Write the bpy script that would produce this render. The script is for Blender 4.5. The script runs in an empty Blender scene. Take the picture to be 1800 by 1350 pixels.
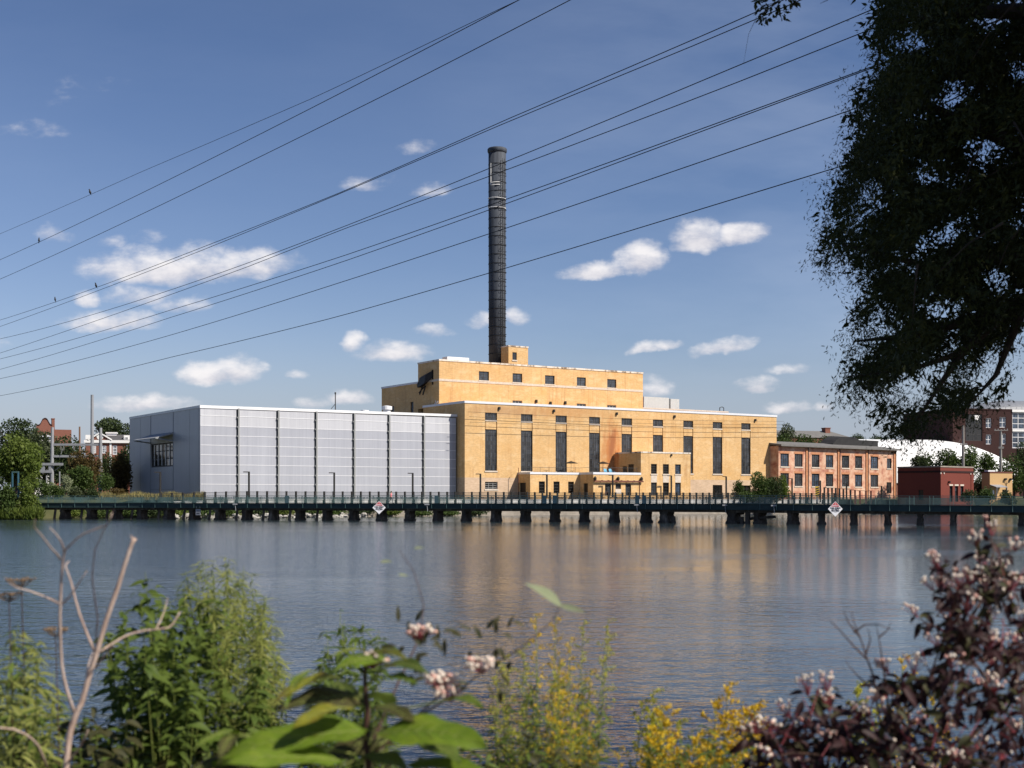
import bpy, math, random
import numpy as np
from mathutils import Vector, Matrix
R = math.radians
C = bpy.context.scene.collection
sc = bpy.context.scene

# ------------------------------------------------------------------ camera
FPX, CXP, HYP, CAMZ = 2350.0, 900.0, 877.0, 3.2      # focal length / optical axis / horizon measured on the photo
cam = bpy.data.cameras.new('camera'); camo = bpy.data.objects.new('camera', cam); C.objects.link(camo)
camo.location = (0, 0, CAMZ); camo.rotation_euler = (R(90), 0, 0)
cam.sensor_width = 36; cam.lens = FPX / 1800 * 36; cam.shift_y = (HYP - 675) / 1800
cam.clip_start = 0.1; cam.clip_end = 12000
cam.dof.use_dof = True; cam.dof.focus_distance = 220; cam.dof.aperture_fstop = 5
sc.camera = camo

# ------------------------------------------------------------------ light
SUN_TO = Vector((0.896, -0.45, 1.0)).normalized()
sun = bpy.data.lights.new('sun', 'SUN'); sun.energy = 4.8; sun.angle = R(0.5); sun.color = (1, 0.93, 0.82)
suno = bpy.data.objects.new('sun', sun); C.objects.link(suno)
suno.rotation_euler = (-SUN_TO).to_track_quat('-Z', 'Y').to_euler(); suno.location = (60, -30, 80)
sc.view_settings.view_transform = 'Standard'; sc.view_settings.look = 'None'
sc.view_settings.exposure = 0.5; sc.view_settings.gamma = 1.0; sc.view_settings.use_curve_mapping = False

SKY_STRENGTH = 0.075
world = bpy.data.worlds.new('World'); sc.world = world; world.use_nodes = True
def build_sky():
    nt = world.node_tree; N = nt.nodes; L = nt.links; N.clear()
    out = N.new('ShaderNodeOutputWorld'); bg = N.new('ShaderNodeBackground'); bg.inputs[1].default_value = SKY_STRENGTH
    L.new(bg.outputs[0], out.inputs[0])
    sky = N.new('ShaderNodeTexSky'); sky.sky_type = 'NISHITA'; sky.sun_disc = False
    sky.sun_elevation = math.asin(SUN_TO.z); sky.sun_rotation = math.atan2(SUN_TO.x, SUN_TO.y)
    sky.air_density = 1.0; sky.dust_density = 0.5; sky.ozone_density = 2.5
    def math_(op, a, b=None, clamp=False):
        n = N.new('ShaderNodeMath'); n.operation = op; n.use_clamp = clamp
        for i, x in enumerate((a, b)):
            if x is None: continue
            if isinstance(x, (int, float)): n.inputs[i].default_value = x
            else: L.new(x, n.inputs[i])
        return n.outputs[0]
    tc = N.new('ShaderNodeTexCoord'); sep = N.new('ShaderNodeSeparateXYZ'); L.new(tc.outputs['Generated'], sep.inputs[0])
    yy = math_('MAXIMUM', sep.outputs[1], 0.05)
    u = math_('DIVIDE', sep.outputs[0], yy); w = math_('DIVIDE', sep.outputs[2], yy)
    cmb = N.new('ShaderNodeCombineXYZ'); L.new(u, cmb.inputs[0]); L.new(w, cmb.inputs[1])
    # ragged edges: warp the sky directions with fractal noise
    nz = N.new('ShaderNodeTexNoise'); nz.inputs['Scale'].default_value = 34; nz.inputs['Detail'].default_value = 5; nz.inputs['Roughness'].default_value = 0.6
    L.new(cmb.outputs[0], nz.inputs['Vector'])
    vs = N.new('ShaderNodeVectorMath'); vs.operation = 'SUBTRACT'; L.new(nz.outputs['Color'], vs.inputs[0]); vs.inputs[1].default_value = (0.5, 0.5, 0.5)
    sc1 = N.new('ShaderNodeVectorMath'); sc1.operation = 'MULTIPLY'; L.new(vs.outputs[0], sc1.inputs[0]); sc1.inputs[1].default_value = (0.022, 0.012, 0)
    va = N.new('ShaderNodeVectorMath'); va.operation = 'ADD'; L.new(cmb.outputs[0], va.inputs[0]); L.new(sc1.outputs[0], va.inputs[1])
    nf = N.new('ShaderNodeTexNoise'); nf.inputs['Scale'].default_value = 52; nf.inputs['Detail'].default_value = 8; nf.inputs['Roughness'].default_value = 0.56
    mpn = N.new('ShaderNodeMapping'); mpn.inputs['Scale'].default_value = (0.7, 1.3, 1); L.new(cmb.outputs[0], mpn.inputs[0]); L.new(mpn.outputs[0], nf.inputs['Vector'])
    # (bearing and height in the sky as measured, half sizes, tilt, density)
    clouds = [(300, 476, 150, 34, 0, 1.0), (420, 472, 105, 28, 3, .9), (350, 455, 60, 24, 0, .9), (195, 568, 88, 20, 0, .9), (245, 521, 62, 19, 0, .75),
              (152, 526, 26, 15, 0, .75), (318, 538, 48, 15, 3, .75), (372, 660, 62, 22, 0, 1), (412, 655, 50, 26, 0, 1), (250, 713, 92, 17, 0, .95),
              (690, 621, 68, 20, 0, .9), (621, 603, 20, 17, 0, .8), (612, 700, 42, 15, 0, .85), (546, 707, 34, 11, 0, .7),
              (1128, 461, 46, 27, 6, 1.1), (1050, 478, 60, 16, 8, 1.0), (1226, 424, 52, 29, 4, 1.15), (1298, 415, 50, 19, 8, 1.0),
              (1136, 614, 36, 11, 5, .75), (1172, 608, 28, 9, 5, .7), (1272, 613, 60, 14, 10, .85), (1330, 679, 44, 13, 0, .85), (1386, 718, 40, 12, 0, .85), (1446, 717, 24, 9, 0, .7),
              (1150, 684, 30, 22, 0, .65), (905, 562, 26, 16, 0, .6), (845, 567, 30, 14, 0, .6), (760, 584, 34, 11, 0, .6), (648, 323, 40, 16, 0, .5),
              (757, 336, 36, 12, 0, .46), (96, 417, 34, 18, 0, .5), (195, 430, 30, 13, 0, .38), (60, 233, 56, 14, 0, .3), (730, 264, 36, 13, 0, .28), (1385, 652, 34, 9, 5, .45),
              (130, 160, 60, 16, 12, .18), (515, 657, 22, 7, 0, .45), (270, 424, 30, 14, 0, .25), (-150, 600, 150, 30, 0, .9), (1950, 560, 150, 30, 0, .9), (-300, 420, 120, 26, 0, .8)]
    mask = None; shade = None
    for (px, py, hw, hh, tilt, amp) in clouds:
        m = N.new('ShaderNodeMapping'); m.vector_type = 'TEXTURE'
        m.inputs['Location'].default_value = ((px - CXP) / FPX, (HYP - py) / FPX, 0)
        m.inputs['Rotation'].default_value = (0, 0, R(tilt)); m.inputs['Scale'].default_value = (hw * 1.18 / FPX, hh * 1.5 / FPX, 1)
        L.new(va.outputs[0], m.inputs[0])
        s = N.new('ShaderNodeSeparateXYZ'); L.new(m.outputs[0], s.inputs[0])
        # flat base: the lower half is squeezed
        lo = math_('MINIMUM', s.outputs[1], 0.0); y2 = math_('ADD', s.outputs[1], math_('MULTIPLY', lo, 0.7))
        r2 = math_('ADD', math_('MULTIPLY', s.outputs[0], s.outputs[0]), math_('MULTIPLY', y2, y2))
        k = math_('MULTIPLY', math_('SUBTRACT', 1.0, r2), amp)
        k = math_('MAXIMUM', k, -1.0)
        ks = math_('MULTIPLY', math_('MAXIMUM', k, 0.0), s.outputs[1])
        mask = k if mask is None else math_('MAXIMUM', mask, k)
        shade = ks if shade is None else math_('ADD', shade, ks)
    f = math_('SUBTRACT', nf.outputs['Fac'], 0.52)
    dens = math_('ADD', mask, math_('MULTIPLY', f, 1.9))
    mr = N.new('ShaderNodeMapRange'); mr.interpolation_type = 'SMOOTHSTEP'; mr.inputs[1].default_value = -0.05; mr.inputs[2].default_value = 1.15; L.new(dens, mr.inputs[0])
    gate = N.new('ShaderNodeMapRange'); gate.interpolation_type = 'SMOOTHSTEP'; gate.inputs[1].default_value = -0.35; gate.inputs[2].default_value = 0.25; L.new(mask, gate.inputs[0])
    fac = math_('MULTIPLY', math_('MULTIPLY', mr.outputs[0], gate.outputs[0]), 0.93, True)
    front = math_('GREATER_THAN', sep.outputs[1], 0.06); fac = math_('MULTIPLY', fac, front)
    sh = math_('ADD', math_('ADD', math_('MULTIPLY', shade, 0.75), math_('MULTIPLY', f, 1.5)), 0.5, True)
    ramp = N.new('ShaderNodeValToRGB'); e = ramp.color_ramp.elements
    k = 1 / SKY_STRENGTH
    e[0].position = 0.1; e[0].color = (0.44 * k, 0.435 * k, 0.485 * k, 1); e[1].position = 0.8; e[1].color = (0.70 * k, 0.675 * k, 0.675 * k, 1); L.new(sh, ramp.inputs[0])
    # thin high veil
    nv = N.new('ShaderNodeTexNoise'); nv.inputs['Scale'].default_value = 2.4; nv.inputs['Detail'].default_value = 6; nv.inputs['Roughness'].default_value = 0.55
    mv = N.new('ShaderNodeMapping'); mv.inputs['Scale'].default_value = (1.2, 4, 1); mv.inputs['Rotation'].default_value = (0, 0, R(25)); L.new(cmb.outputs[0], mv.inputs[0]); L.new(mv.outputs[0], nv.inputs['Vector'])
    mvr = N.new('ShaderNodeMapRange'); mvr.inputs[1].default_value = 0.40; mvr.inputs[2].default_value = 0.72; mvr.inputs[4].default_value = 0.30; L.new(nv.outputs['Fac'], mvr.inputs[0])
    hs = N.new('ShaderNodeHueSaturation'); hs.inputs['Saturation'].default_value = 0.86; hs.inputs['Value'].default_value = 1.0; L.new(sky.outputs[0], hs.inputs['Color'])
    # deep late-summer blue: each channel of the physical sky gets its own contrast
    sx = N.new('ShaderNodeSeparateXYZ'); L.new(hs.outputs[0], sx.inputs[0]); cx = N.new('ShaderNodeCombineXYZ')
    for i, (g, a) in enumerate(((1.53, 1.48), (1.37, 1.14), (1.3, 1.2))):
        L.new(math_('MULTIPLY', math_('POWER', math_('MULTIPLY', sx.outputs[i], SKY_STRENGTH), g), a / SKY_STRENGTH), cx.inputs[i])
    mx0 = N.new('ShaderNodeMixRGB'); side = N.new('ShaderNodeMapRange'); side.interpolation_type = 'SMOOTHSTEP'; side.inputs[1].default_value = -0.12; side.inputs[2].default_value = 0.26; side.inputs[3].default_value = 0.18; L.new(u, side.inputs[0]); L.new(math_('MULTIPLY', math_('MULTIPLY', mvr.outputs[0], side.outputs[0]), front), mx0.inputs[0]); L.new(cx.outputs[0], mx0.inputs[1]); mx0.inputs[2].default_value = (0.40 * k, 0.46 * k, 0.58 * k, 1)
    hz = N.new('ShaderNodeMapRange'); hz.interpolation_type = 'SMOOTHSTEP'; hz.inputs[1].default_value = 0.0; hz.inputs[2].default_value = 0.13; hz.inputs[3].default_value = 0.85; hz.inputs[4].default_value = 0.0; L.new(sep.outputs[2], hz.inputs[0])
    mxh = N.new('ShaderNodeMixRGB'); L.new(hz.outputs[0], mxh.inputs[0]); L.new(mx0.outputs[0], mxh.inputs[1]); mxh.inputs[2].default_value = (0.275 * k, 0.32 * k, 0.40 * k, 1)
    mx = N.new('ShaderNodeMixRGB'); L.new(fac, mx.inputs[0]); L.new(mxh.outputs[0], mx.inputs[1]); L.new(ramp.outputs[0], mx.inputs[2])
    L.new(mx.outputs[0], bg.inputs[0])
build_sky()

# ------------------------------------------------------------------ helpers
rng = np.random.default_rng(7); random.seed(7)
def at(px, py, D):                       # a measured bearing and height at a real distance
    return Vector(((px - CXP) / FPX * D, D, CAMZ + (HYP - py) / FPX * D))

def mat(name, cols, scale=3.0, stretch=(1, 1, 1), rough=0.85, detail=6, big=None, spec=0.3, metal=0.0, bump=0.0, trans=0.0, lo=0.3, hi=0.7):
    """procedural material: a fractal-noise ramp over object coordinates, optional large mottling, bump and leaf translucency"""
    m = bpy.data.materials.new(name); m.use_nodes = True; nt = m.node_tree; N = nt.nodes; L = nt.links
    b = N['Principled BSDF']; b.inputs['Roughness'].default_value = rough; b.inputs['Specular IOR Level'].default_value = spec; b.inputs['Metallic'].default_value = metal
    tc = N.new('ShaderNodeTexCoord'); mp = N.new('ShaderNodeMapping'); mp.inputs['Scale'].default_value = stretch; L.new(tc.outputs['Object'], mp.inputs[0])
    nz = N.new('ShaderNodeTexNoise'); nz.inputs['Scale'].default_value = scale; nz.inputs['Detail'].default_value = detail; nz.inputs['Roughness'].default_value = 0.65; L.new(mp.outputs[0], nz.inputs['Vector'])
    rp = N.new('ShaderNodeValToRGB'); el = rp.color_ramp.elements
    while len(el) < len(cols): el.new(0.5)
    for i, c in enumerate(cols):
        el[i].position = lo + (hi - lo) * i / max(1, len(cols) - 1); el[i].color = (*c, 1)
    L.new(nz.outputs['Fac'], rp.inputs[0]); col = rp.outputs[0]
    if big:
        n2 = N.new('ShaderNodeTexNoise'); n2.inputs['Scale'].default_value = big[0]; n2.inputs['Detail'].default_value = 4; L.new(tc.outputs['Object'], n2.inputs['Vector'])
        r2 = N.new('ShaderNodeMapRange'); r2.inputs[1].default_value = 0.3; r2.inputs[2].default_value = 0.7; r2.inputs[3].default_value = 1 - big[1]; r2.inputs[4].default_value = 1 + big[1]; L.new(n2.outputs['Fac'], r2.inputs[0])
        ml = N.new('ShaderNodeVectorMath'); ml.operation = 'SCALE'; L.new(col, ml.inputs[0]); L.new(r2.outputs[0], ml.inputs['Scale']); col = ml.outputs[0]
    L.new(col, b.inputs['Base Color'])
    if bump:
        bp = N.new('ShaderNodeBump'); bp.inputs['Strength'].default_value = bump; bp.inputs['Distance'].default_value = 0.05; L.new(nz.outputs['Fac'], bp.inputs['Height']); L.new(bp.outputs[0], b.inputs['Normal'])
    if trans:
        out = N['Material Output']; tr = N.new('ShaderNodeBsdfTranslucent'); L.new(col, tr.inputs[0]); ms = N.new('ShaderNodeMixShader'); ms.inputs[0].default_value = trans
        L.new(b.outputs[0], ms.inputs[1]); L.new(tr.outputs[0], ms.inputs[2]); L.new(ms.outputs[0], out.inputs[0])
    return m

def tag(o, label, cat=None, group=None, kind=None):
    if label: o['label'] = label
    if cat: o['category'] = cat
    if group: o['group'] = group
    if kind: o['kind'] = kind
    return o
def thing(name, label, cat, loc=(0, 0, 0), rotz=0, group=None):
    o = bpy.data.objects.new(name, None); C.objects.link(o); o.location = loc; o.rotation_euler = (0, 0, rotz); o.empty_display_size = 0.3
    return tag(o, label, cat, group)
def copy_tree(o, parent=None, loc=None, rotz=None, label=None):
    c = o.copy(); C.objects.link(c); c.parent = parent
    if loc is not None: c.location = loc
    if rotz is not None: c.rotation_euler = (0, 0, rotz)
    if label: c['label'] = label
    for ch in list(o.children): copy_tree(ch, c)
    return c

class MB:
    def __init__(s): s.v = []; s.f = []; s.m = []; s.mi = 0
    def add(s, vs, fs):
        n = len(s.v); s.v += [tuple(p) for p in vs]; s.f += [tuple(i + n for i in f) for f in fs]; s.m += [s.mi] * len(fs)
    def quad(s, a, b, c, d): s.add([a, b, c, d], [(0, 1, 2, 3)])
    def box(s, x0, x1, y0, y1, z0, z1):
        s.add([(x0, y0, z0), (x1, y0, z0), (x1, y1, z0), (x0, y1, z0), (x0, y0, z1), (x1, y0, z1), (x1, y1, z1), (x0, y1, z1)],
              [(3, 2, 1, 0), (4, 5, 6, 7), (0, 1, 5, 4), (1, 2, 6, 5), (2, 3, 7, 6), (3, 0, 4, 7)])
    def obox(s, mp, s0, s1, z0, z1, d0, d1):          # box in wall coordinates
        p = [mp(a, z, d) for d in (d0, d1) for (a, z) in ((s0, z0), (s1, z0), (s1, z1), (s0, z1))]
        s.add(p, [(0, 1, 2, 3), (7, 6, 5, 4), (0, 4, 5, 1), (1, 5, 6, 2), (2, 6, 7, 3), (3, 7, 4, 0)])
    def tube(s, pts, r, n=6, cap=True):
        pts = [Vector(p) for p in pts]; rr = r if isinstance(r, (list, tuple)) else [r] * len(pts); base = len(s.v)
        prev = None
        for i, p in enumerate(pts):
            t = (pts[min(i + 1, len(pts) - 1)] - pts[max(i - 1, 0)]).normalized()
            if prev is None: a = t.orthogonal().normalized()
            else: a = (prev - t * prev.dot(t)); a = a.normalized() if a.length > 1e-6 else t.orthogonal().normalized()
            prev = a; b = t.cross(a)
            s.v += [tuple(p + (a * math.cos(2 * math.pi * k / n) + b * math.sin(2 * math.pi * k / n)) * rr[i]) for k in range(n)]
        fs = []
        for i in range(len(pts) - 1):
            for k in range(n):
                fs.append((base + i * n + k, base + i * n + (k + 1) % n, base + (i + 1) * n + (k + 1) % n, base + (i + 1) * n + k))
        if cap: fs.append(tuple(base + k for k in reversed(range(n)))); fs.append(tuple(base + (len(pts) - 1) * n + k for k in range(n)))
        s.f += fs; s.m += [s.mi] * len(fs)
    def lathe(s, c, prof, n=16):                       # profile of (radius, z)
        base = len(s.v); fs = []
        for (r, z) in prof: s.v += [(c[0] + r * math.cos(2 * math.pi * k / n), c[1] + r * math.sin(2 * math.pi * k / n), c[2] + z) for k in range(n)]
        for i in range(len(prof) - 1):
            for k in range(n): fs.append((base + i * n + k, base + i * n + (k + 1) % n, base + (i + 1) * n + (k + 1) % n, base + (i + 1) * n + k))
        fs.append(tuple(base + k for k in reversed(range(n)))); fs.append(tuple(base + (len(prof) - 1) * n + k for k in range(n)))
        s.f += fs; s.m += [s.mi] * len(fs)
    def blob(s, c, r, seed=0, n=8, m=6, amp=0.12):     # slightly uneven ellipsoid
        rd = random.Random(seed); base = len(s.v); r = (r, r, r) if isinstance(r, (int, float)) else r
        for i in range(m + 1):
            th = math.pi * i / m
            for k in range(n):
                q = 1 + rd.uniform(-amp, amp); ph = 2 * math.pi * k / n
                s.v.append((c[0] + r[0] * q * math.sin(th) * math.cos(ph), c[1] + r[1] * q * math.sin(th) * math.sin(ph), c[2] + r[2] * (q if 0 < i < m else 1) * math.cos(th)))
        for i in range(m):
            for k in range(n): s.f.append((base + i * n + k, base + (i + 1) * n + k, base + (i + 1) * n + (k + 1) % n, base + i * n + (k + 1) % n)); s.m.append(s.mi)
    def leaf(s, base, d, nrm, ln, wd, droop=0.3, fold=0.25, seg=5):
        d = Vector(d).normalized(); nrm = Vector(nrm); nrm = (nrm - d * nrm.dot(d)); nrm = nrm.normalized() if nrm.length > 1e-5 else d.orthogonal().normalized()
        side = d.cross(nrm); p = Vector(base); b = len(s.v); dd = d.copy()
        for i in range(seg + 1):
            t = i / seg; w = wd * 0.5 * (math.sin(math.pi * min(1, t * 0.97 + 0.03) ** 0.75)) * (1 - 0.15 * t)
            w = max(w, 0.0004)
            nn = dd.cross(side) * -1
            s.v += [tuple(p + side * w + nn * (w * fold)), tuple(p), tuple(p - side * w + nn * (w * fold))]
            p = p + dd * (ln / seg); dd = (dd - nrm * (droop / seg)).normalized()
        for i in range(seg):
            a = b + i * 3
            s.f += [(a, a + 1, a + 4, a + 3), (a + 1, a + 2, a + 5, a + 4)]; s.m += [s.mi] * 2
    def broad_leaf(s, base, tip, nrm, wd, droop, rd, na=18, nc=8, veins=7, vm=None):
        base = Vector(base); d = Vector(tip) - base; ln = d.length; d.normalize(); nrm = Vector(nrm); nrm = (nrm - d * nrm.dot(d)).normalized(); side = d.cross(nrm); b = len(s.v); p = base.copy(); dd = d.copy(); ph = rd.uniform(0, 6); skew = rd.uniform(-.15, .15)
        for i in range(na + 1):
            t = i / na; w = max(.0006, wd * .5 * math.sin(math.pi * min(1, t * .985 + .012) ** .72) ** .85); nn = dd.cross(side) * -1
            for j in range(nc + 1):
                q = 2 * j / nc - 1; h = .20 * abs(q) * w - .10 * q * q * w + .030 * wd * abs(math.sin(math.pi * (t * veins - abs(q) * 1.1))) * (1 - abs(q) * .4) + .05 * wd * abs(q) ** 2 * math.sin(t * 11 + ph + (2 if q > 0 else 0)) + .03 * wd * math.sin(t * 5 + q * 2 + ph)
                s.v.append(tuple(p + side * (q * w * (1 + .05 * math.sin(t * 25 + ph))) + nn * h))
            p = p + dd * (ln / na) + side * (skew * ln / na * (t - .4)); dd = (dd - nrm * (droop / na)).normalized()
        if vm is not None:
            P = lambda i, j: Vector(s.v[b + i * (nc + 1) + j]) + nrm * .0006
            vm.tube([P(i, nc // 2) for i in range(na)], [.0016 * (1 - .8 * i / na) for i in range(na)], 4, False)
            for i in range(1, na - 4, 2):
                for sg in (-1, 1): vm.tube([P(i + (k * 3) // 4, nc // 2 + sg * k) for k in range(nc // 2)], [.0008, .0007, .0005, .0004], 3, False)
        for i in range(na):
            for j in range(nc): a = b + i * (nc + 1) + j; s.f.append((a, a + 1, a + nc + 2, a + nc + 1)); s.m.append(s.mi)
    def build(s, name, m, parent=None, smooth=False, off=None):
        me = bpy.data.meshes.new(name); me.from_pydata(s.v, [], s.f)
        for x in (m if isinstance(m, (list, tuple)) else [m]): me.materials.append(x)
        if isinstance(m, (list, tuple)): me.polygons.foreach_set('material_index', s.m)
        if smooth: me.polygons.foreach_set('use_smooth', [True] * len(me.polygons))
        me.update(); o = bpy.data.objects.new(name, me); C.objects.link(o); o.parent = parent
        if off is not None: o.location = off
        return o

def quads(name, P, m, parent=None):                    # P: (n,4,3) loose leaf faces as one mesh
    n = len(P); me = bpy.data.meshes.new(name)
    me.vertices.add(n * 4); me.vertices.foreach_set('co', P.reshape(-1).astype(np.float32))
    me.loops.add(n * 4); me.loops.foreach_set('vertex_index', np.arange(n * 4, dtype=np.int32))
    me.polygons.add(n); me.polygons.foreach_set('loop_start', np.arange(0, n * 4, 4, dtype=np.int32)); me.polygons.foreach_set('loop_total', np.full(n, 4, dtype=np.int32))
    me.materials.append(m); me.update(calc_edges=True); me.validate()
    o = bpy.data.objects.new(name, me); C.objects.link(o); o.parent = parent
    return o
def leaf_quads(p, d, ln, wd, spread=1.0):              # diamond leaves at p along d
    n = len(p); d = d / np.maximum(np.linalg.norm(d, axis=1, keepdims=True), 1e-6)
    r = rng.normal(size=(n, 3)); s = np.cross(d, r); s /= np.maximum(np.linalg.norm(s, axis=1, keepdims=True), 1e-6)
    ln = np.asarray(ln).reshape(-1, 1); wd = np.asarray(wd).reshape(-1, 1)
    nn = np.cross(s, d)
    return np.stack([p, p + d * ln * 0.45 + s * wd * 0.5 + nn * ln * 0.06, p + d * ln, p + d * ln * 0.45 - s * wd * 0.5 + nn * ln * 0.06], axis=1)

# ------------------------------------------------------------------ materials
M = {}
def brick_yellow():
    m = mat('yellow_brick', [(0.535, 0.335, 0.148), (0.595, 0.378, 0.170), (0.635, 0.412, 0.190)], 1.3, (1, 1, 4.0), 0.9, 8, (0.07, 0.10), bump=0.15)
    nt = m.node_tree; N = nt.nodes; L = nt.links; b = N['Principled BSDF']
    src = b.inputs['Base Color'].links[0].from_socket
    tc = N.new('ShaderNodeTexCoord')
    # single courses of brick
    bt = N.new('ShaderNodeTexBrick'); bt.inputs['Scale'].default_value = 1.0; bt.inputs['Mortar Size'].default_value = 0.012; bt.inputs['Brick Width'].default_value = 0.4; bt.inputs['Row Height'].default_value = 0.13
    bt.inputs['Color1'].default_value = (1.08, 1.08, 1.08, 1); bt.inputs['Color2'].default_value = (0.86, 0.86, 0.86, 1); bt.inputs['Mortar'].default_value = (1.0, 1.05, 1.15, 1)
    sp = N.new('ShaderNodeSeparateXYZ'); L.new(tc.outputs['Object'], sp.inputs[0])
    ad = N.new('ShaderNodeMath'); L.new(sp.outputs[0], ad.inputs[0]); L.new(sp.outputs[1], ad.inputs[1])
    cb = N.new('ShaderNodeCombineXYZ'); L.new(ad.outputs[0], cb.inputs[0]); L.new(sp.outputs[2], cb.inputs[1]); L.new(cb.outputs[0], bt.inputs['Vector'])
    mu = N.new('ShaderNodeMixRGB'); mu.blend_type = 'MULTIPLY'; mu.inputs[0].default_value = 1; L.new(src, mu.inputs[1]); L.new(bt.outputs['Color'], mu.inputs[2])
    # patched and weathered brickwork: pale repairs, dark sooty drips
    def patch(scale, stretch, lo, hi, colr, amt, prev):
        mp = N.new('ShaderNodeMapping'); mp.inputs['Scale'].default_value = stretch; L.new(tc.outputs['Object'], mp.inputs[0])
        nz = N.new('ShaderNodeTexNoise'); nz.inputs['Scale'].default_value = scale; nz.inputs['Detail'].default_value = 7; nz.inputs['Roughness'].default_value = 0.7; L.new(mp.outputs[0], nz.inputs['Vector'])
        mr = N.new('ShaderNodeMapRange'); mr.inputs[1].default_value = lo; mr.inputs[2].default_value = hi; mr.inputs[4].default_value = amt; L.new(nz.outputs['Fac'], mr.inputs[0])
        mx = N.new('ShaderNodeMixRGB'); L.new(mr.outputs[0], mx.inputs[0]); L.new(prev, mx.inputs[1]); mx.inputs[2].default_value = (*colr, 1); return mx.outputs[0]
    c = patch(0.35, (1, 1, 2.2), 0.50, 0.66, (0.66, 0.48, 0.27), 0.8, mu.outputs[0])
    c = patch(0.8, (1, 1, 0.16), 0.55, 0.74, (0.37, 0.18, 0.06), 0.6, c)
    c = patch(2.2, (1, 1, 1.2), 0.60, 0.70, (0.68, 0.54, 0.35), 0.4, c)
    c = patch(1.7, (1, 1, 0.045), 0.54, 0.68, (0.33, 0.17, 0.07), 0.55, c)
    c = patch(0.12, (1, 1, 1.6), 0.5, 0.68, (0.56, 0.31, 0.10), 0.45, c)
    # the big rust stain between two bays and sooty wall head
    def stain(cx, cz, wx, wz, colr, amt, prev):
        mp = N.new('ShaderNodeMapping'); mp.vector_type = 'TEXTURE'; mp.inputs['Location'].default_value = (cx, 0, cz); mp.inputs['Scale'].default_value = (wx, 2.2, wz); L.new(tc.outputs['Object'], mp.inputs[0])
        ln = N.new('ShaderNodeVectorMath'); ln.operation = 'LENGTH'; L.new(mp.outputs[0], ln.inputs[0])
        nz = N.new('ShaderNodeTexNoise'); nz.inputs['Scale'].default_value = 0.9; nz.inputs['Detail'].default_value = 7; m2 = N.new('ShaderNodeMapping'); m2.inputs['Scale'].default_value = (1, 1, 0.35); L.new(tc.outputs['Object'], m2.inputs[0]); L.new(m2.outputs[0], nz.inputs['Vector'])
        sub = N.new('ShaderNodeMath'); sub.operation = 'SUBTRACT'; sub.inputs[0].default_value = 1.0; L.new(ln.outputs['Value'], sub.inputs[1])
        ml = N.new('ShaderNodeMath'); ml.operation = 'MULTIPLY_ADD'; L.new(nz.outputs['Fac'], ml.inputs[0]); ml.inputs[1].default_value = 1.6; ml.inputs[2].default_value = -0.8
        sm = N.new('ShaderNodeMath'); L.new(sub.outputs[0], sm.inputs[0]); L.new(ml.outputs[0], sm.inputs[1])
        mr = N.new('ShaderNodeMapRange'); mr.inputs[1].default_value = 0; mr.inputs[2].default_value = 0.7; mr.inputs[4].default_value = amt; L.new(sm.outputs[0], mr.inputs[0])
        mx = N.new('ShaderNodeMixRGB'); L.new(mr.outputs[0], mx.inputs[0]); L.new(prev, mx.inputs[1]); mx.inputs[2].default_value = (*colr, 1); return mx.outputs[0]
    c = stain(36.5, 13.5, 3.6, 7.5, (0.42, 0.15, 0.045), 0.85, c)
    c = stain(36.8, 15.0, 1.2, 4.5, (0.25, 0.09, 0.04), 0.7, c)
    c = stain(10, 21, 12, 1.6, (0.36, 0.20, 0.10), 0.6, c)
    c = stain(26, 21.4, 14, 2.0, (0.45, 0.22, 0.08), 0.55, c)
    c = stain(70, 20, 16, 1.4, (0.50, 0.27, 0.09), 0.45, c)
    L.new(c, b.inputs['Base Color'])
    return m
M['yellow'] = brick_yellow()
M['tan'] = mat('tan_brick', [(0.46, 0.29, 0.13), (0.56, 0.36, 0.17)], 3, (1, 1, 4))
M['limestone'] = mat('limestone', [(0.40, 0.28, 0.185), (0.50, 0.365, 0.25), (0.56, 0.42, 0.30)], 0.9, (1, 1, 5), 0.85, big=(0.4, 0.12))
M['stone_trim'] = mat('stone_trim', [(0.48, 0.40, 0.32), (0.62, 0.55, 0.47)], 2.0, (1, 1, 1), 0.8)
M['worn_coping'] = mat('worn_coping', [(0.22, 0.16, 0.11), (0.55, 0.47, 0.38), (0.68, 0.62, 0.55)], 0.9, (1, 1, 0.5), 0.8, lo=0.38, hi=0.55)
M['coping'] = mat('metal_coping', [(0.60, 0.61, 0.64), (0.68, 0.69, 0.72)], 0.5, rough=0.5)
M['white_metal'] = mat('white_metal', [(0.70, 0.70, 0.71), (0.78, 0.78, 0.78)], 1.0, rough=0.45)
M['screen'] = mat('grey_panel', [(0.40, 0.42, 0.42), (0.48, 0.49, 0.49)], 1.5, rough=0.5)
M['roof'] = mat('flat_roof', [(0.16, 0.16, 0.16), (0.24, 0.235, 0.23)], 1.0)
M['polycarb'] = mat('polycarbonate', [(0.325, 0.335, 0.375), (0.385, 0.395, 0.435)], 1.3, (2.2, 2.2, 0.05), 0.38, 5, (0.09, 0.06), spec=0.4)
M['polycarb_top'] = mat('polycarbonate_clear', [(0.44, 0.445, 0.475), (0.52, 0.525, 0.55)], 1.3, (2.2, 2.2, 0.05), 0.35, 5, (0.09, 0.06), spec=0.4)
M['fin'] = mat('fin_metal', [(0.25, 0.255, 0.25), (0.33, 0.335, 0.33)], 1.2, (1, 1, 0.3), 0.6)
M['fin_dark'] = mat('fin_shade', [(0.03, 0.032, 0.03), (0.05, 0.05, 0.05)], 1.2, (1, 1, 1), 0.6)  # near-black tone for the painted shadow beside each hall fin
M['frame'] = mat('steel_sash', [(0.035, 0.033, 0.032), (0.06, 0.058, 0.056)], 2.0, rough=0.6)
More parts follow.
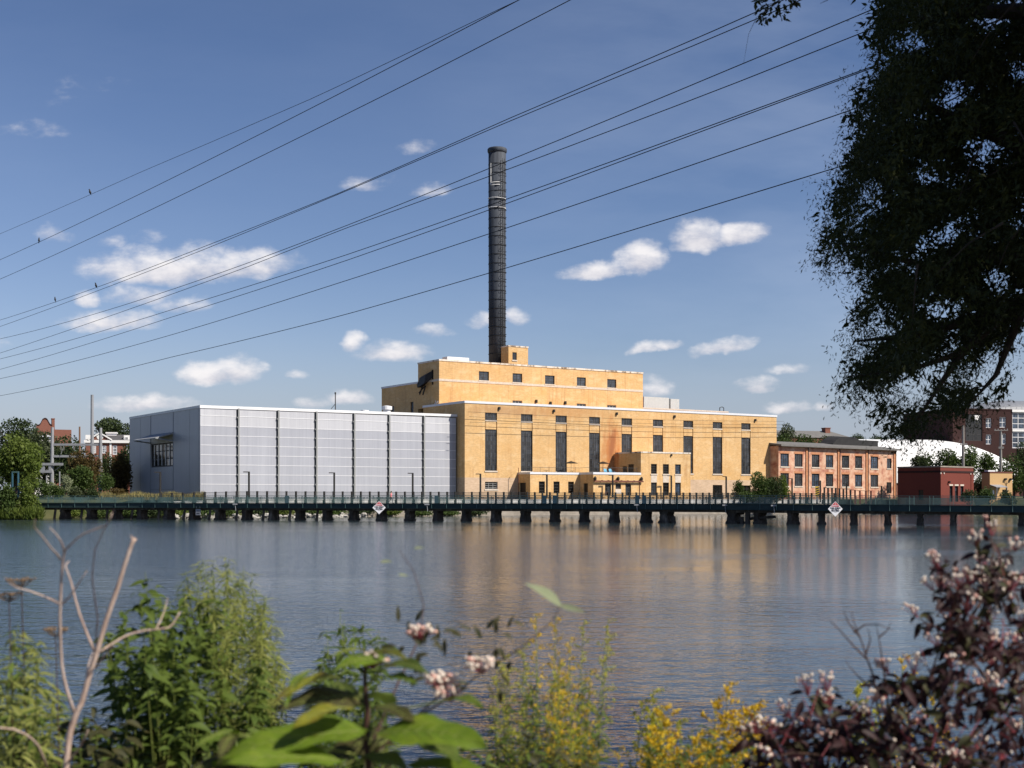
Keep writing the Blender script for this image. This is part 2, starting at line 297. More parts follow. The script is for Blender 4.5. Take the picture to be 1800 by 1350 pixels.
M['frame_light'] = mat('pale_sash', [(0.32, 0.32, 0.31), (0.40, 0.40, 0.39)], 2.0, rough=0.6)
M['dark'] = mat('black_steel', [(0.012, 0.012, 0.012), (0.022, 0.02, 0.018)], 3.0, rough=0.55)
M['door'] = mat('dark_door', [(0.018, 0.014, 0.012), (0.03, 0.024, 0.02)], 2.0, rough=0.5)
M['rust'] = mat('rusty_steel', [(0.10, 0.035, 0.025), (0.17, 0.06, 0.04)], 3.0, (1, 1, 1), 0.75)
M['stack'] = mat('sooty_concrete', [(0.022, 0.026, 0.034), (0.045, 0.052, 0.065), (0.07, 0.08, 0.096)], 1.1, (1.6, 1.6, 0.12), 0.7, 7, (0.08, 0.25))
M['teal'] = mat('teal_paint', [(0.05, 0.10, 0.098), (0.085, 0.15, 0.145)], 1.5, (1, 1, 1), 0.5)
M['teal_plate'] = mat('pale_teal_paint', [(0.10, 0.17, 0.17), (0.15, 0.23, 0.23)], 1.5, (1, 1, 1), 0.5)
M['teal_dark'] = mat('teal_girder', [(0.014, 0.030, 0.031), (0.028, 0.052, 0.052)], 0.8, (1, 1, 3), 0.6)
M['pier'] = mat('weathered_pier', [(0.05, 0.04, 0.032), (0.09, 0.075, 0.06), (0.24, 0.20, 0.16)], 1.0, (1, 1, 0.6), 0.9, 7, lo=0.4, hi=0.72)
M['concrete'] = mat('concrete', [(0.22, 0.19, 0.155), (0.34, 0.30, 0.25)], 0.8, (1, 1, 1.5), 0.9, big=(0.15, 0.12))
M['paving'] = mat('paving', [(0.26, 0.25, 0.23), (0.34, 0.33, 0.30)], 0.6)
M['panel'] = mat('white_panel', [(0.60, 0.59, 0.56), (0.72, 0.71, 0.68)], 1.2, (1, 1, 0.4), 0.7)
M['oldbrick'] = mat('old_brick', [(0.25, 0.09, 0.065), (0.40, 0.18, 0.12), (0.52, 0.30, 0.20), (0.58, 0.38, 0.27), (0.62, 0.46, 0.35)], 0.42, (1, 1, 1.1), 0.9, 12, (0.10, 0.12), bump=0.15, lo=0.32, hi=0.68)
M['oldbrick_b'] = mat('old_brick_pier', [(0.34, 0.13, 0.07), (0.52, 0.26, 0.13)], 2.2, (1, 1, 2.2), 0.9, 8)
M['redbrick'] = mat('red_brick', [(0.125, 0.03, 0.02), (0.18, 0.043, 0.029)], 2.5, (1, 1, 3), 0.85, big=(0.1, 0.1))
M['darkbrick'] = mat('dark_red_brick', [(0.026, 0.010, 0.009), (0.042, 0.014, 0.012)], 2.0, (1, 1, 3), 0.85)
M['farbrick'] = mat('far_brick', [(0.17, 0.07, 0.05), (0.24, 0.10, 0.07)], 1.5, (1, 1, 3), 0.9)
M['slate'] = mat('slate_roof', [(0.06, 0.058, 0.06), (0.10, 0.096, 0.098)], 1.0, (1, 1, 3))
M['black_roof'] = mat('black_roof', [(0.015, 0.015, 0.016), (0.03, 0.03, 0.03)], 1.0, rough=0.8)
M['grey_roof'] = mat('grey_roof', [(0.12, 0.115, 0.11), (0.17, 0.165, 0.155)], 0.7)
M['white'] = mat('white_paint', [(0.74, 0.73, 0.71), (0.80, 0.79, 0.77)], 1.0, rough=0.6)
M['membrane'] = mat('white_membrane', [(0.74, 0.74, 0.73), (0.82, 0.82, 0.81)], 0.3, (1, 1, 1), 0.55, big=(0.05, 0.04))
M['metal_roof'] = mat('metal_roof', [(0.15, 0.16, 0.18), (0.22, 0.23, 0.25)], 0.8, (4, 0.2, 1), 0.5)
M['galv'] = mat('galvanised_steel', [(0.22, 0.225, 0.24), (0.32, 0.33, 0.345)], 1.0, (1, 1, 0.3), 0.5)
M['wood_pole'] = mat('wood_pole', [(0.16, 0.085, 0.05), (0.24, 0.14, 0.085)], 2.0, (4, 4, 0.2))
M['grey_pole'] = mat('grey_pole', [(0.20, 0.19, 0.175), (0.29, 0.275, 0.25)], 2.0, (4, 4, 0.2))
M['signwhite'] = mat('sign_white', [(0.72, 0.72, 0.74), (0.78, 0.78, 0.8)], 3.0, rough=0.4)
M['signred'] = mat('sign_red', [(0.48, 0.05, 0.055), (0.56, 0.07, 0.07)], 3.0, rough=0.4)
M['ink'] = mat('sign_ink', [(0.015, 0.015, 0.03), (0.02, 0.02, 0.035)], 3.0, rough=0.5)
M['signgrey'] = mat('sign_grey', [(0.30, 0.30, 0.31), (0.36, 0.36, 0.37)], 3.0, rough=0.5)
M['blue_chair'] = mat('blue_plastic', [(0.07, 0.30, 0.48), (0.10, 0.38, 0.56)], 3.0, rough=0.5)
M['hazard'] = mat('yellow_paint', [(0.62, 0.40, 0.03), (0.70, 0.46, 0.04)], 3.0, rough=0.5)
M['wire'] = mat('cable', [(0.012, 0.012, 0.014), (0.02, 0.02, 0.022)], 3.0, rough=0.6)
M['feather'] = mat('black_feather', [(0.01, 0.01, 0.012), (0.02, 0.02, 0.024)], 8.0, rough=0.5)
M['bark'] = mat('bark', [(0.035, 0.026, 0.02), (0.075, 0.055, 0.042)], 6, (1, 1, 0.3), 0.95, bump=0.4)
M['grass'] = mat('grass', [(0.05, 0.075, 0.02), (0.14, 0.13, 0.045)], 0.5, trans=0.25)
M['drygrass'] = mat('dry_grass', [(0.20, 0.17, 0.06), (0.30, 0.26, 0.11)], 0.6, trans=0.3)
M['soil'] = mat('soil', [(0.055, 0.045, 0.03), (0.10, 0.085, 0.05)], 1.5)
M['rock'] = mat('riprap', [(0.26, 0.24, 0.21), (0.42, 0.40, 0.36)], 1.0)
def glass(name, col, rough=0.06):
    m = mat(name, [tuple(0.6 * c for c in col), tuple(1.5 * c for c in col)], 0.5, (1, 1, 0.8), rough, 3, spec=0.5); m.node_tree.nodes['Principled BSDF'].inputs['IOR'].default_value = 1.75
    nt = m.node_tree; N = nt.nodes; L = nt.links; b = N['Principled BSDF']; src = b.inputs['Base Color'].links[0].from_socket
    tc = N.new('ShaderNodeTexCoord'); sn = N.new('ShaderNodeVectorMath'); sn.operation = 'SNAP'; sn.inputs[1].default_value = (0.478, 0.5, 0.83); L.new(tc.outputs['Object'], sn.inputs[0])
    wn = N.new('ShaderNodeTexWhiteNoise'); L.new(sn.outputs[0], wn.inputs['Vector']); mr = N.new('ShaderNodeMapRange'); mr.inputs[3].default_value = 0.5; mr.inputs[4].default_value = 1.9; L.new(wn.outputs['Value'], mr.inputs[0])
    ml = N.new('ShaderNodeVectorMath'); ml.operation = 'SCALE'; L.new(src, ml.inputs[0]); L.new(mr.outputs[0], ml.inputs['Scale']); L.new(ml.outputs[0], b.inputs['Base Color']); return m
M['glass'] = glass('window_glass', (0.026, 0.030, 0.036)); M['glass_blue'] = glass('blue_window_glass', (0.03, 0.045, 0.07)); M['glass_dark'] = glass('dark_window_glass', (0.006, 0.006, 0.006))
def leafm(name, a, b, tr=0.35, sc_=0.5): return mat(name, [a, b], sc_, rough=0.6, trans=tr, spec=0.25)
M['lf_dark'] = leafm('dark_leaves', (0.03, 0.048, 0.016), (0.065, 0.092, 0.032))
M['lf_mid'] = leafm('green_leaves', (0.035, 0.065, 0.014), (0.085, 0.125, 0.03))
M['lf_olive'] = leafm('olive_leaves', (0.04, 0.055, 0.022), (0.09, 0.11, 0.05))
M['lf_bright'] = leafm('bright_leaves', (0.07, 0.115, 0.016), (0.16, 0.20, 0.04), 0.45)
M['lf_brown'] = leafm('russet_leaves', (0.07, 0.05, 0.018), (0.12, 0.085, 0.025))
M['lf_pale'] = leafm('pale_leaves', (0.16, 0.19, 0.10), (0.30, 0.33, 0.20), 0.3, 1.5)
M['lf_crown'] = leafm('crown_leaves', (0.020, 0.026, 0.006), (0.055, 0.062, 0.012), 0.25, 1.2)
M['lf_herb'] = leafm('herb_leaves', (0.06, 0.10, 0.018), (0.14, 0.19, 0.035), 0.45, 6)
M['lf_lime'] = mat('lime_leaves', [(0.15, 0.11, 0.02), (0.10, 0.165, 0.012), (0.15, 0.22, 0.016), (0.25, 0.29, 0.03)], 16, rough=0.55, trans=0.38, spec=0.3, lo=.22, hi=.78, bump=.2)
M['lf_vein'] = leafm('leaf_veins', (0.22, 0.27, 0.06), (0.30, 0.34, 0.09), 0.3, 9)
M['lf_yellow'] = mat('yellowing_leaves', [(0.16, 0.08, 0.02), (0.20, 0.20, 0.015), (0.40, 0.32, 0.03)], 18, rough=0.55, trans=0.4, spec=0.3, bump=.2)
M['lf_maroon'] = leafm('maroon_leaves', (0.010, 0.007, 0.006), (0.048, 0.012, 0.014), 0.2, 14)
M['lf_greenbrown'] = leafm('dull_leaves', (0.03, 0.035, 0.014), (0.075, 0.065, 0.02), 0.3, 12)
M['lf_feather'] = leafm('feathery_leaves', (0.17, 0.195, 0.04), (0.33, 0.34, 0.10), 0.45, 8)
M['stem_red'] = mat('red_stem', [(0.13, 0.022, 0.03), (0.26, 0.045, 0.055)], 20, rough=0.6)
M['stem_dark'] = mat('dark_stem', [(0.03, 0.016, 0.012), (0.075, 0.032, 0.02)], 30, rough=0.7)
M['stem_green'] = mat('green_stem', [(0.12, 0.16, 0.03), (0.22, 0.24, 0.06)], 20, rough=0.6)
M['berry'] = mat('white_berry', [(0.52, 0.40, 0.32), (0.74, 0.66, 0.55)], 40, rough=0.35, spec=0.5)
M['berry_pink'] = mat('pink_berry', [(0.52, 0.24, 0.2), (0.70, 0.44, 0.34)], 40, rough=0.35, spec=0.5)
M['deadwood'] = mat('dead_wood', [(0.26, 0.17, 0.13), (0.42, 0.31, 0.25), (0.54, 0.44, 0.38)], 25, (1, 1, 0.35), 0.85, 7, bump=0.3)
M['gold'] = mat('goldenrod_flower', [(0.50, 0.30, 0.01), (0.70, 0.48, 0.02)], 60, trans=0.25)
M['gold_green'] = mat('budding_flower', [(0.30, 0.30, 0.02), (0.50, 0.46, 0.04)], 60, trans=0.3)
M['seed'] = mat('brown_seedhead', [(0.10, 0.065, 0.04), (0.18, 0.12, 0.07)], 60)

# ------------------------------------------------------------------ setting: water, land
ANG = R(33); U2 = Vector((math.cos(ANG), math.sin(ANG))); V2 = Vector((-math.sin(ANG), math.cos(ANG)))
O2 = Vector(((817 - CXP) / FPX * 266, 266.0))            # front left corner of the yellow power station
def uv(u, v): p = O2 + U2 * u + V2 * v; return (p.x, p.y)
class Frame:                                             # plan axes of a building: positions along its walls from measured bearings
    def __init__(s, px, D, ang): s.o = Vector(((px - CXP) / FPX * D, D)); s.a = ang; s.u = Vector((math.cos(ang), math.sin(ang))); s.v = Vector((-math.sin(ang), math.cos(ang)))
    def onv(s, px, v=0): k = (px - CXP) / FPX; b = s.o + s.v * v; return (k * b.y - b.x) / (s.u.x - k * s.u.y)
    def onu(s, px, u=0): k = (px - CXP) / FPX; b = s.o + s.u * u; return (k * b.y - b.x) / (s.v.x - k * s.v.y)
    def z(s, u, v, y): return CAMZ + (HYP - y) * (s.o.y + s.u.y * u + s.v.y * v) / FPX
    def root(s, name, label, cat, group=None): return thing(name, label, cat, (s.o.x, s.o.y, 0), s.a, group)

def water():
    mb = MB(); mb.quad((-2500, -300, 0), (2500, -300, 0), (2500, 700, 0), (-2500, 700, 0))
    m = bpy.data.materials.new('river_water'); m.use_nodes = True; nt = m.node_tree; N = nt.nodes; L = nt.links
    b = N['Principled BSDF']; b.inputs['Base Color'].default_value = (0.022, 0.034, 0.040, 1); b.inputs['Roughness'].default_value = 0.11; b.inputs['IOR'].default_value = 1.33
    tc = N.new('ShaderNodeTexCoord')
    def nz(scale, st, det, rot=0):
        mp = N.new('ShaderNodeMapping'); mp.inputs['Scale'].default_value = st; mp.inputs['Rotation'].default_value = (0, 0, R(rot)); L.new(tc.outputs['Object'], mp.inputs[0])
        n = N.new('ShaderNodeTexNoise'); n.inputs['Scale'].default_value = scale; n.inputs['Detail'].default_value = det; n.inputs['Roughness'].default_value = 0.55; L.new(mp.outputs[0], n.inputs['Vector']); return n.outputs['Fac']
    a = nz(1.0, (0.9, 1.4, 1), 4, 14); c = nz(4.2, (1, 1.5, 1), 2, -16)
    ad = N.new('ShaderNodeMath'); ad.operation = 'MULTIPLY_ADD'; L.new(c, ad.inputs[0]); ad.inputs[1].default_value = 0.22; L.new(a, ad.inputs[2])
    wind = nz(0.022, (0.6, 1.6, 1), 3, 20)
    mr = N.new('ShaderNodeMapRange'); mr.inputs[1].default_value = 0.38; mr.inputs[2].default_value = 0.62; mr.inputs[3].default_value = 0.024; mr.inputs[4].default_value = 0.12
    # the breeze ruffles the left and middle of the river, the water to the right lies in the lee
    sx = N.new('ShaderNodeSeparateXYZ'); L.new(tc.outputs['Object'], sx.inputs[0]); lee = N.new('ShaderNodeMapRange'); lee.interpolation_type = 'SMOOTHSTEP'; lee.inputs[1].default_value = 0.0; lee.inputs[2].default_value = 16.0; lee.inputs[3].default_value = 0.10; lee.inputs[4].default_value = -0.13; L.new(sx.outputs[0], lee.inputs[0])
    aw = N.new('ShaderNodeMath'); L.new(wind, aw.inputs[0]); L.new(lee.outputs[0], aw.inputs[1]); L.new(aw.outputs[0], mr.inputs[0])
    bp = N.new('ShaderNodeBump'); bp.inputs['Distance'].default_value = 1.0; L.new(ad.outputs[0], bp.inputs['Height']); L.new(mr.outputs[0], bp.inputs['Strength']); L.new(bp.outputs[0], b.inputs['Normal'])
    tag(mb.build('river', m), 'wide calm river with fine ripples and blurred building reflections', None, None, 'structure')
water()

def uvl(lst): return [uv(u, v) for (u, v) in lst]
SHORE = [(-900, 160), (-300, 188), (-110, 205), (-78, 213)] + [tuple(at(115, 0, 226).xy)] + uvl([(-70, -3), (-52, -11), (0, -12.2), (50, -12.2), (91, -12.2), (93, -6)]) + [(78, 306), (115, 300), (190, 290), (320, 280), (900, 270)]
def land():
    mb = MB(); n = len(SHORE); g = 3.0
    for i, (x, y) in enumerate(SHORE):
        s = 4.5 if (i < 6 or i > 10) else 0.4
        mb.v += [(x, y - s, -0.8), (x, y, g if i not in (0, 1, 2) else 2.6), (x * 1.0 + 0, y + 120, g + 1.0), (x * 3, 1200 + abs(x) * 0.2, 9), (x * 9, 9000, 20)]
    for i in range(n - 1):
        for k in range(4): mb.f.append((i * 5 + k, (i + 1) * 5 + k, (i + 1) * 5 + k + 1, i * 5 + k + 1))
    m = mat('land', [(0.035, 0.045, 0.015), (0.07, 0.075, 0.028), (0.11, 0.10, 0.05)], 0.12, detail=8)
    tag(mb.build('ground', m), 'far river bank with grass and soil behind the bridge', None, None, 'structure')
    # near bank under the photographer, bulging out to the right under the overhanging tree
    mb = MB(); xs = np.linspace(-30, 60, 91); prof = [(-40, 2.2), (-6, 1.9), (0.5, 1.65), (2.6, 1.35), (4.2, 0.8), (5.8, 0.1), (7.5, -0.7)]
    rd = random.Random(3)
    for x in xs:
        sh = 0 if x < 5.5 else min(9, (x - 5.5) * 2.2)
        for j, (y, z) in enumerate(prof): mb.v.append((x, y + (sh if j > 2 else 0) + rd.uniform(-.2, .2), z + rd.uniform(-.06, .06)))
    k = len(prof)
    for i in range(len(xs) - 1):
        for j in range(k - 1): mb.f.append((i * k + j, (i + 1) * k + j, (i + 1) * k + j + 1, i * k + j + 1))
    tag(mb.build('bank', M['soil'], smooth=True), 'soil of the near river bank below the foreground plants', None, None, 'structure')
land()

# ------------------------------------------------------------------ walls, windows
def front_map(y0): return lambda s, z, d: (s, y0 + d, z)
def left_map(x0): return lambda s, z, d: (x0 + d, s, z)
def right_map(x1): return lambda s, z, d: (x1 - d, s, z)
def wall_face(mb, mp, s0, s1, z0, z1, ops, depth=0.35):
    ss = sorted({s0, s1, *[a for o in ops for a in o[:2]]}); zs = sorted({z0, z1, *[a for o in ops for a in o[2:4]]})
    for i in range(len(ss) - 1):
        for j in range(len(zs) - 1):
            cs, cz = (ss[i] + ss[i + 1]) / 2, (zs[j] + zs[j + 1]) / 2
            if any(o[0] < cs < o[1] and o[2] < cz < o[3] for o in ops): continue
            mb.quad(mp(ss[i], zs[j], 0), mp(ss[i + 1], zs[j], 0), mp(ss[i + 1], zs[j + 1], 0), mp(ss[i], zs[j + 1], 0))
    for o in ops:
        a, b, c, d = o[:4]; e = o[4] if len(o) > 4 and o[4] else depth
        mb.quad(mp(a, c, 0), mp(a, d, 0), mp(a, d, e), mp(a, c, e)); mb.quad(mp(b, c, 0), mp(b, c, e), mp(b, d, e), mp(b, d, 0))
        mb.quad(mp(a, c, 0), mp(a, c, e), mp(b, c, e), mp(b, c, 0)); mb.quad(mp(a, d, 0), mp(b, d, 0), mp(b, d, e), mp(a, d, e))
def block(root, name, m, x0, x1, y0, y1, z0, z1, front=(), left=(), right=(), depth=0.35, roof=True):
    mb = MB(); wall_face(mb, front_map(y0), x0, x1, z0, z1, front, depth); wall_face(mb, left_map(x0), y0, y1, z0, z1, left, depth); wall_face(mb, right_map(x1), y0, y1, z0, z1, right, depth)
    mb.quad((x0, y1, z0), (x0, y1, z1), (x1, y1, z1), (x1, y1, z0))
    if roof: mb.quad((x0, y0, z1 - .02), (x1, y0, z1 - .02), (x1, y1, z1 - .02), (x0, y1, z1 - .02))
    return mb.build(name, m, root)
def coping(root, m, x0, x1, y0, y1, z, h=0.4, p=0.1, w=0.5, name='coping', back=True):
    mb = MB(); mb.box(x0 - p, x1 + p, y0 - p, y0 + w, z, z + h); mb.box(x0 - p, x0 + w, y0 + w, y1 + p, z, z + h); mb.box(x1 - w, x1 + p, y0 + w, y1 + p, z, z + h)
    if back: mb.box(x0 + w, x1 - w, y1 - w, y1 + p, z, z + h)
    return mb.build(name, m, root)
def window(root, mp, a, b, c, d, depth=0.3, nx=2, nz=3, fm='frame', gm='glass', bar=0.05, rim=0.09, sill=None, name='window', mull=None, label=None):
    mb = MB(); d0, d1 = depth - 0.1, depth
    e = 0.004
    mb.obox(mp, a + e, a + rim, c + e, d - e, d0, d1); mb.obox(mp, b - rim, b - e, c + e, d - e, d0, d1); mb.obox(mp, a + rim, b - rim, c + e, c + rim, d0, d1); mb.obox(mp, a + rim, b - rim, d - rim, d - e, d0, d1)
    for i in range(1, nx):
        s = a + (b - a) * i / nx; w = (mull if (mull and i * 2 == nx) else bar) / 2; mb.obox(mp, s - w, s + w, c + rim, d - rim, d0 + .02, d1)
    for j in range(1, nz):
        z = c + (d - c) * j / nz; mb.obox(mp, a + rim, b - rim, z - bar / 2, z + bar / 2, d0 + .035, d1)
    w = mb.build(name, M[fm], root)
    if label: w['label'] = label
    g = MB(); g.obox(mp, a + .02, b - .02, c + .02, d - .02, depth - .03, depth + .02); g.build('pane', M[gm], w)
    if sill:
        s = MB(); s.obox(mp, a - .12, b + .12, c - .28, c - .004, -.12, depth - .12); s.build('sill', M[sill], w)
    return w

F0 = Frame(817, 266, ANG)
# ------------------------------------------------------------------ the yellow power station
def power_station():
    r = F0.root('power_station', 'large yellow brick power station with tall steel windows and stepped roofs', 'power station')
    zt = 22.3; W = 84.87; bays = [4.74 + 8.635 * i for i in range(9)]; bw = 2.87
    fr = []; hid = (4, 5, 6)
    for i, x in enumerate(bays): fr += [(x, x + bw, 8.88, 20.58, 0.32)]
    base_w = [(bays[0], bays[0] + 3.0, 5.15, 6.65, .3), (bays[7], bays[7] + bw, 3.05, 6.35, .3), (bays[8], bays[8] + bw, 4.6, 6.3, .3), (51.6, 53.0, 4.9, 6.6, .3)]
    block(r, 'main_wall', M['yellow'], 0, W, 0, 16.9, 7.48, zt, fr, [], [], .32)
    lm = MB(); wall_face(lm, front_map(0.0), 0, W, 0.0, 7.476, base_w, .3); wall_face(lm, left_map(0.0), 0, 16.9, 0.0, 7.476, [], .3); wall_face(lm, right_map(W), 0, 16.9, 0, 7.476, [], .3)
    lm.build('limestone_base', M['limestone'], r)
    coping(r, M['coping'], 0, W, 0, 16.9, zt, 0.45, 0.12)
    fm = front_map(0)
    for i, x in enumerate(bays):
        window(r, fm, x, x + bw, 19.12, 20.58, .32, 6, 3, 'frame', 'glass', .05, .1, mull=.22)
        sp = MB(); sp.obox(fm, x + .17, x + bw - .17, 17.22, 18.85, .06, .3); sp.build('spandrel', M['yellow'], r)
        sl = MB(); sl.obox(fm, x + .02, x + bw - .02, 18.85, 19.115, -.05, .3); sl.build('sill', M['stone_trim'], r)
        window(r, fm, x, x + bw, 8.88, 17.215, .32, 6, 10, 'frame', 'glass', .055, .1, sill='stone_trim', mull=.17)
    window(r, fm, *base_w[0][:4], .3, 3, 4, 'frame_light', 'glass_dark', .06, .1, sill='stone_trim')
    window(r, fm, *base_w[2][:4], .3, 3, 2, 'frame', 'glass_dark', .06, .1)
    window(r, fm, *base_w[3][:4], .3, 1, 3, 'frame', 'glass_dark', .05, .1)
    a, b, c, d = base_w[1][:4]
    dm = MB()
    for s in (0, 1, 2): dm.obox(fm, a + s * (b - a) / 3 + .03, a + (s + 1) * (b - a) / 3 - .03, c, d - .05, .22, .3)
    dm.build('entrance_door', M['glass_dark'], r)
    # upper boiler house block with its step down at the back
    x0, x1, y0, y1 = 1.03, 54.7, 12.0, 21.0; zu = 31.8
    f2 = Frame(817, 266, ANG)
    up = [(f2.onv(a, 12), f2.onv(b, 12), 28.25, 30.15, .3) for a, b in ((841.8, 859.6), (901, 918), (958, 974.9), (1014, 1029.9), (1067.4, 1083.3))]
    dn = [(o[0], o[1], 21.6, 24.33, .3) for o in (up[1], up[3], up[4])]
    block(r, 'upper_wall', M['yellow'], x0, x1, y0, y1, 22.29, zu, up + dn, [(14.4, 15.3, 27.0, 30.2, .3)])
    for o in up: window(r, front_map(y0), *o[:4], .3, 2, 3, 'frame', 'glass', .07, .1, sill='stone_trim')
    for o in dn: window(r, front_map(y0), *o[:4], .3, 3, 2, 'frame_light', 'glass', .08, .12)
    window(r, left_map(x0), 14.4, 15.3, 27.0, 30.2, .3, 1, 4, 'frame', 'glass_dark')
    coping(r, M['worn_coping'], x0, x1, y0, y1, zu, 0.35, 0.1)
    b = MB(); b.box(x0 - .07, x1 + .05, y0 - .07, y0 - .001, 27.62, 28.1); b.box(x0 - .07, x0 - .001, y0 - .001, y1, 27.62, 28.1); b.build('string_course', M['stone_trim'], r)
    sw = [(23.0, 24.4, 21.5, 24.0, .3), (31.8, 33.3, 21.2, 23.6, .3)]
    block(r, 'rear_wall', M['yellow'], x0, x1, y1 + .01, 37.7, 2, 27.75, [], sw)
    for o in sw: window(r, left_map(x0), *o[:4], .3, 2, 2, 'frame', 'glass_blue', .1, .14)
    coping(r, M['coping'], x0, x1, y1 + .12, 37.7, 27.75, 0.4, 0.1)
    # broken conveyor hood clinging to the side wall
    h = MB(); hx = x0
    h.add([(hx, 12.9, 28.5), (hx, 17.3, 26.7), (hx, 17.3, 29.2), (hx, 12.9, 30.0), (hx - 1.6, 13.6, 27.3), (hx - 1.6, 16.6, 26.6), (hx - 1.3, 16.2, 28.6), (hx - 1.3, 13.6, 29.0)], [(0, 1, 5, 4), (1, 2, 6, 5), (2, 3, 7, 6), (3, 0, 4, 7), (4, 5, 6, 7)])
    h.tube([(hx - .3, 18.5, 27.3), (hx - 1.3, 16.3, 27.5)], .35); h.tube([(hx - .6, 16, 27), (hx - .9, 16.8, 25.2)], .16); h.tube([(hx - .6, 14.8, 27), (hx - .9, 15.4, 25.0)], .16); h.tube([(hx - .4, 15.6, 26.8), (hx - .8, 17.3, 25.6)], .12)
    h.v = [(x, y + 1.9, z) for x, y, z in h.v]
    h.build('chute_hood', M['dark'], r)
    g = MB()
    for k, (q, zz) in enumerate(((12.25, 22.9), (12.75, 22.7), (13.2, 23.0), (13.5, 22.7))): g.tube([(x0 - .05, q, zz), (x0 - .05, q + .35, zz + .7 - .3 * (k % 2))], .07, 5)
    g.tube([(x0 - .05, 12.2, 23.4), (x0 - .05, 13.8, 23.0)], .07, 5); g.build('graffiti_mark', M['white'], r)
    # stair house beside the chimney
    s0, s1 = f2.onv(893.8, 13), f2.onv(928.2, 13); sz = f2.z(s0, 13, 606.7); wn = (f2.onv(900.7, 13), f2.onv(908.4, 13), f2.z(s0, 13, 632), f2.z(s0, 13, 618.5), .25)
    d1 = f2.onu(881, s0)
    block(r, 'stair_house', M['yellow'], s0, s1, 13, d1, zu - .2, sz - .3, [wn]); window(r, front_map(13), *wn[:4], .25, 2, 3, 'frame', 'glass_dark', .06, .1, sill='stone_trim'); coping(r, M['worn_coping'], s0, s1, 13, d1, sz - .3, .3, .08)
    # low rear roof and equipment enclosure
    a, b = x1 + .2, f2.onv(1280, 20); zz = f2.z(a, 20, 714)
    block(r, 'rear_low_wall', M['oldbrick'], a, b, 20, 36, 16, zz - .35); coping(r, M['stone_trim'], a, b, 20, 36, zz - .35, .3, .08)
    e0, e1 = f2.onv(1132, 22), f2.onv(1176, 22); zq = f2.z(e0, 22, 697)
    q = MB(); q.box(e0, e1, 22, 30, zz, zq); q.build('equipment_screen', M['screen'], r); e2 = f2.onv(1194, 22); q = MB(); q.box(e1 + .5, e2, 22, 30, zz, zq - .2); q.build('equipment_screen', M['screen'], r)
    q = MB(); q.box(3.5, 8.8, 12.9, 15, 32.1, 32.9); q.build('roof_curb', M['white_metal'], r)
    # river side annex with its roof terrace
    A0, A1, AP, az = f2.onv(932, -4.5), 26.8, -4.5, 8.2
    aw = [(f2.onv(p, AP), f2.onv(q, AP), 4.35, 6.75, .3) for p, q in ((947.2, 957.9), (973, 983.7), (998.7, 1009))]
    dl = [(-2.9, -0.6, 3.02, 6.5, .3)]
    block(r, 'annex_wall', M['yellow'], A0, A1, AP, -.004, 0.5, az, aw, dl)
    for o in aw: window(r, front_map(AP), *o[:4], .3, 1, 4, 'frame', 'glass_dark', .07, .1)
    d = MB(); d.obox(left_map(A0), -2.87, -.63, 3.03, 6.47, .2, .3); d.build('door', M['door'], r)
    q = MB(); q.box(A0 - .1, A1, AP - .1, AP + .45, az, az + .42); q.box(A0 - .1, A0 + .45, AP + .45, -.01, az, az + .42); q.build('coping', M['coping'], r)
    B0, B1, BP = f2.onv(1043, -9.3), f2.onv(1126.6, -9.3), -9.3
    z5 = lambda y, p: f2.z(f2.onv(p, BP), BP, y)
    bwn = [(f2.onv(1063.5, BP), f2.onv(1074.2, BP), 3.9, 6.35, .3), (f2.onv(1082, BP), f2.onv(1091.7, BP), z5(859.5, 1087), 6.35, .3), (f2.onv(1099.4, BP), f2.onv(1109.5, BP), 3.9, 6.35, .3)]
    block(r, 'porch_wall', M['yellow'], B0, B1, BP, AP - .004, 0.5, az, bwn, [(-7.4, -5.9, 3.02, 6.4, .3)])
    for o in bwn: window(r, front_map(BP), *o[:4], .3, 2, 3, 'frame', 'glass', .06, .1)
    o = bwn[1]; q = MB(); q.obox(front_map(BP), o[0] - .05, o[1] + .05, o[2] - 1.0, o[2] - .02, -.03, .1); q.build('window_panel', M['stone_trim'], r)
    d = MB(); d.obox(left_map(B0), -7.37, -5.93, 3.03, 6.37, .2, .3); d.build('door', M['door'], r)
    q = MB(); q.box(B0 - .1, B1, BP - .1, BP + .45, az, az + .45); q.box(B0 - .1, B0 + .45, BP + .45, AP - .12, az, az + .45); q.build('coping', M['coping'], r)
    t = MB(); t.box(A0 + .46, B0 - .01, AP + .46, -.01, az, az + .05); t.box(B0 + .46, B1, BP + .46, -.01, az + .01, az + .06); t.build('terrace_deck', M['paving'], r)
    cb = MB(); zc = z5(847.5, 1087); cb.box(B0 - .05, B1 + .3, BP - .55, BP - .3, zc, zc + .3)
    for k in range(8): xx = B0 + .3 + k * (B1 - B0 - .6) / 7; cb.box(xx - .05, xx + .05, BP - .55, BP - .01, zc + .3, zc + .38)
    cb.build('canopy_beam', M['rust'], r)
    for p in (1046.5, 1087, 1128):
        xx = f2.onv(p, BP - .4); q = MB(); q.lathe((xx, BP - .35, zc + .31), [(.2, 0), (.28, .1), (.3, .55), (.2, .7), (.08, .85)], 8); q.build('lantern', M['dark'], r)
    q = MB(); q.tube([(B1 - .4, BP - .08, zc), (B1 - .4, BP - .08, 3.1)], .07, 6); q.build('downpipe', M['rust'], r)
    q = MB(); q.tube([(B0 + 2.2, BP - .05, 4.1), (B0 + 3.2, BP - .1, 4.3), (B0 + 3.5, BP - .1, 4.7)], .045, 6); q.build('spout', M['rust'], r)
    # taller wing
    W0, W1, wz = B1, f2.onv(1213.7, BP), f2.z(B1, BP, 796.0)
    ww = [(f2.onv(p, BP), f2.onv(q, BP)) for p, q in ((1144.3, 1154.6), (1165.3, 1175.8), (1186.7, 1196.8))]
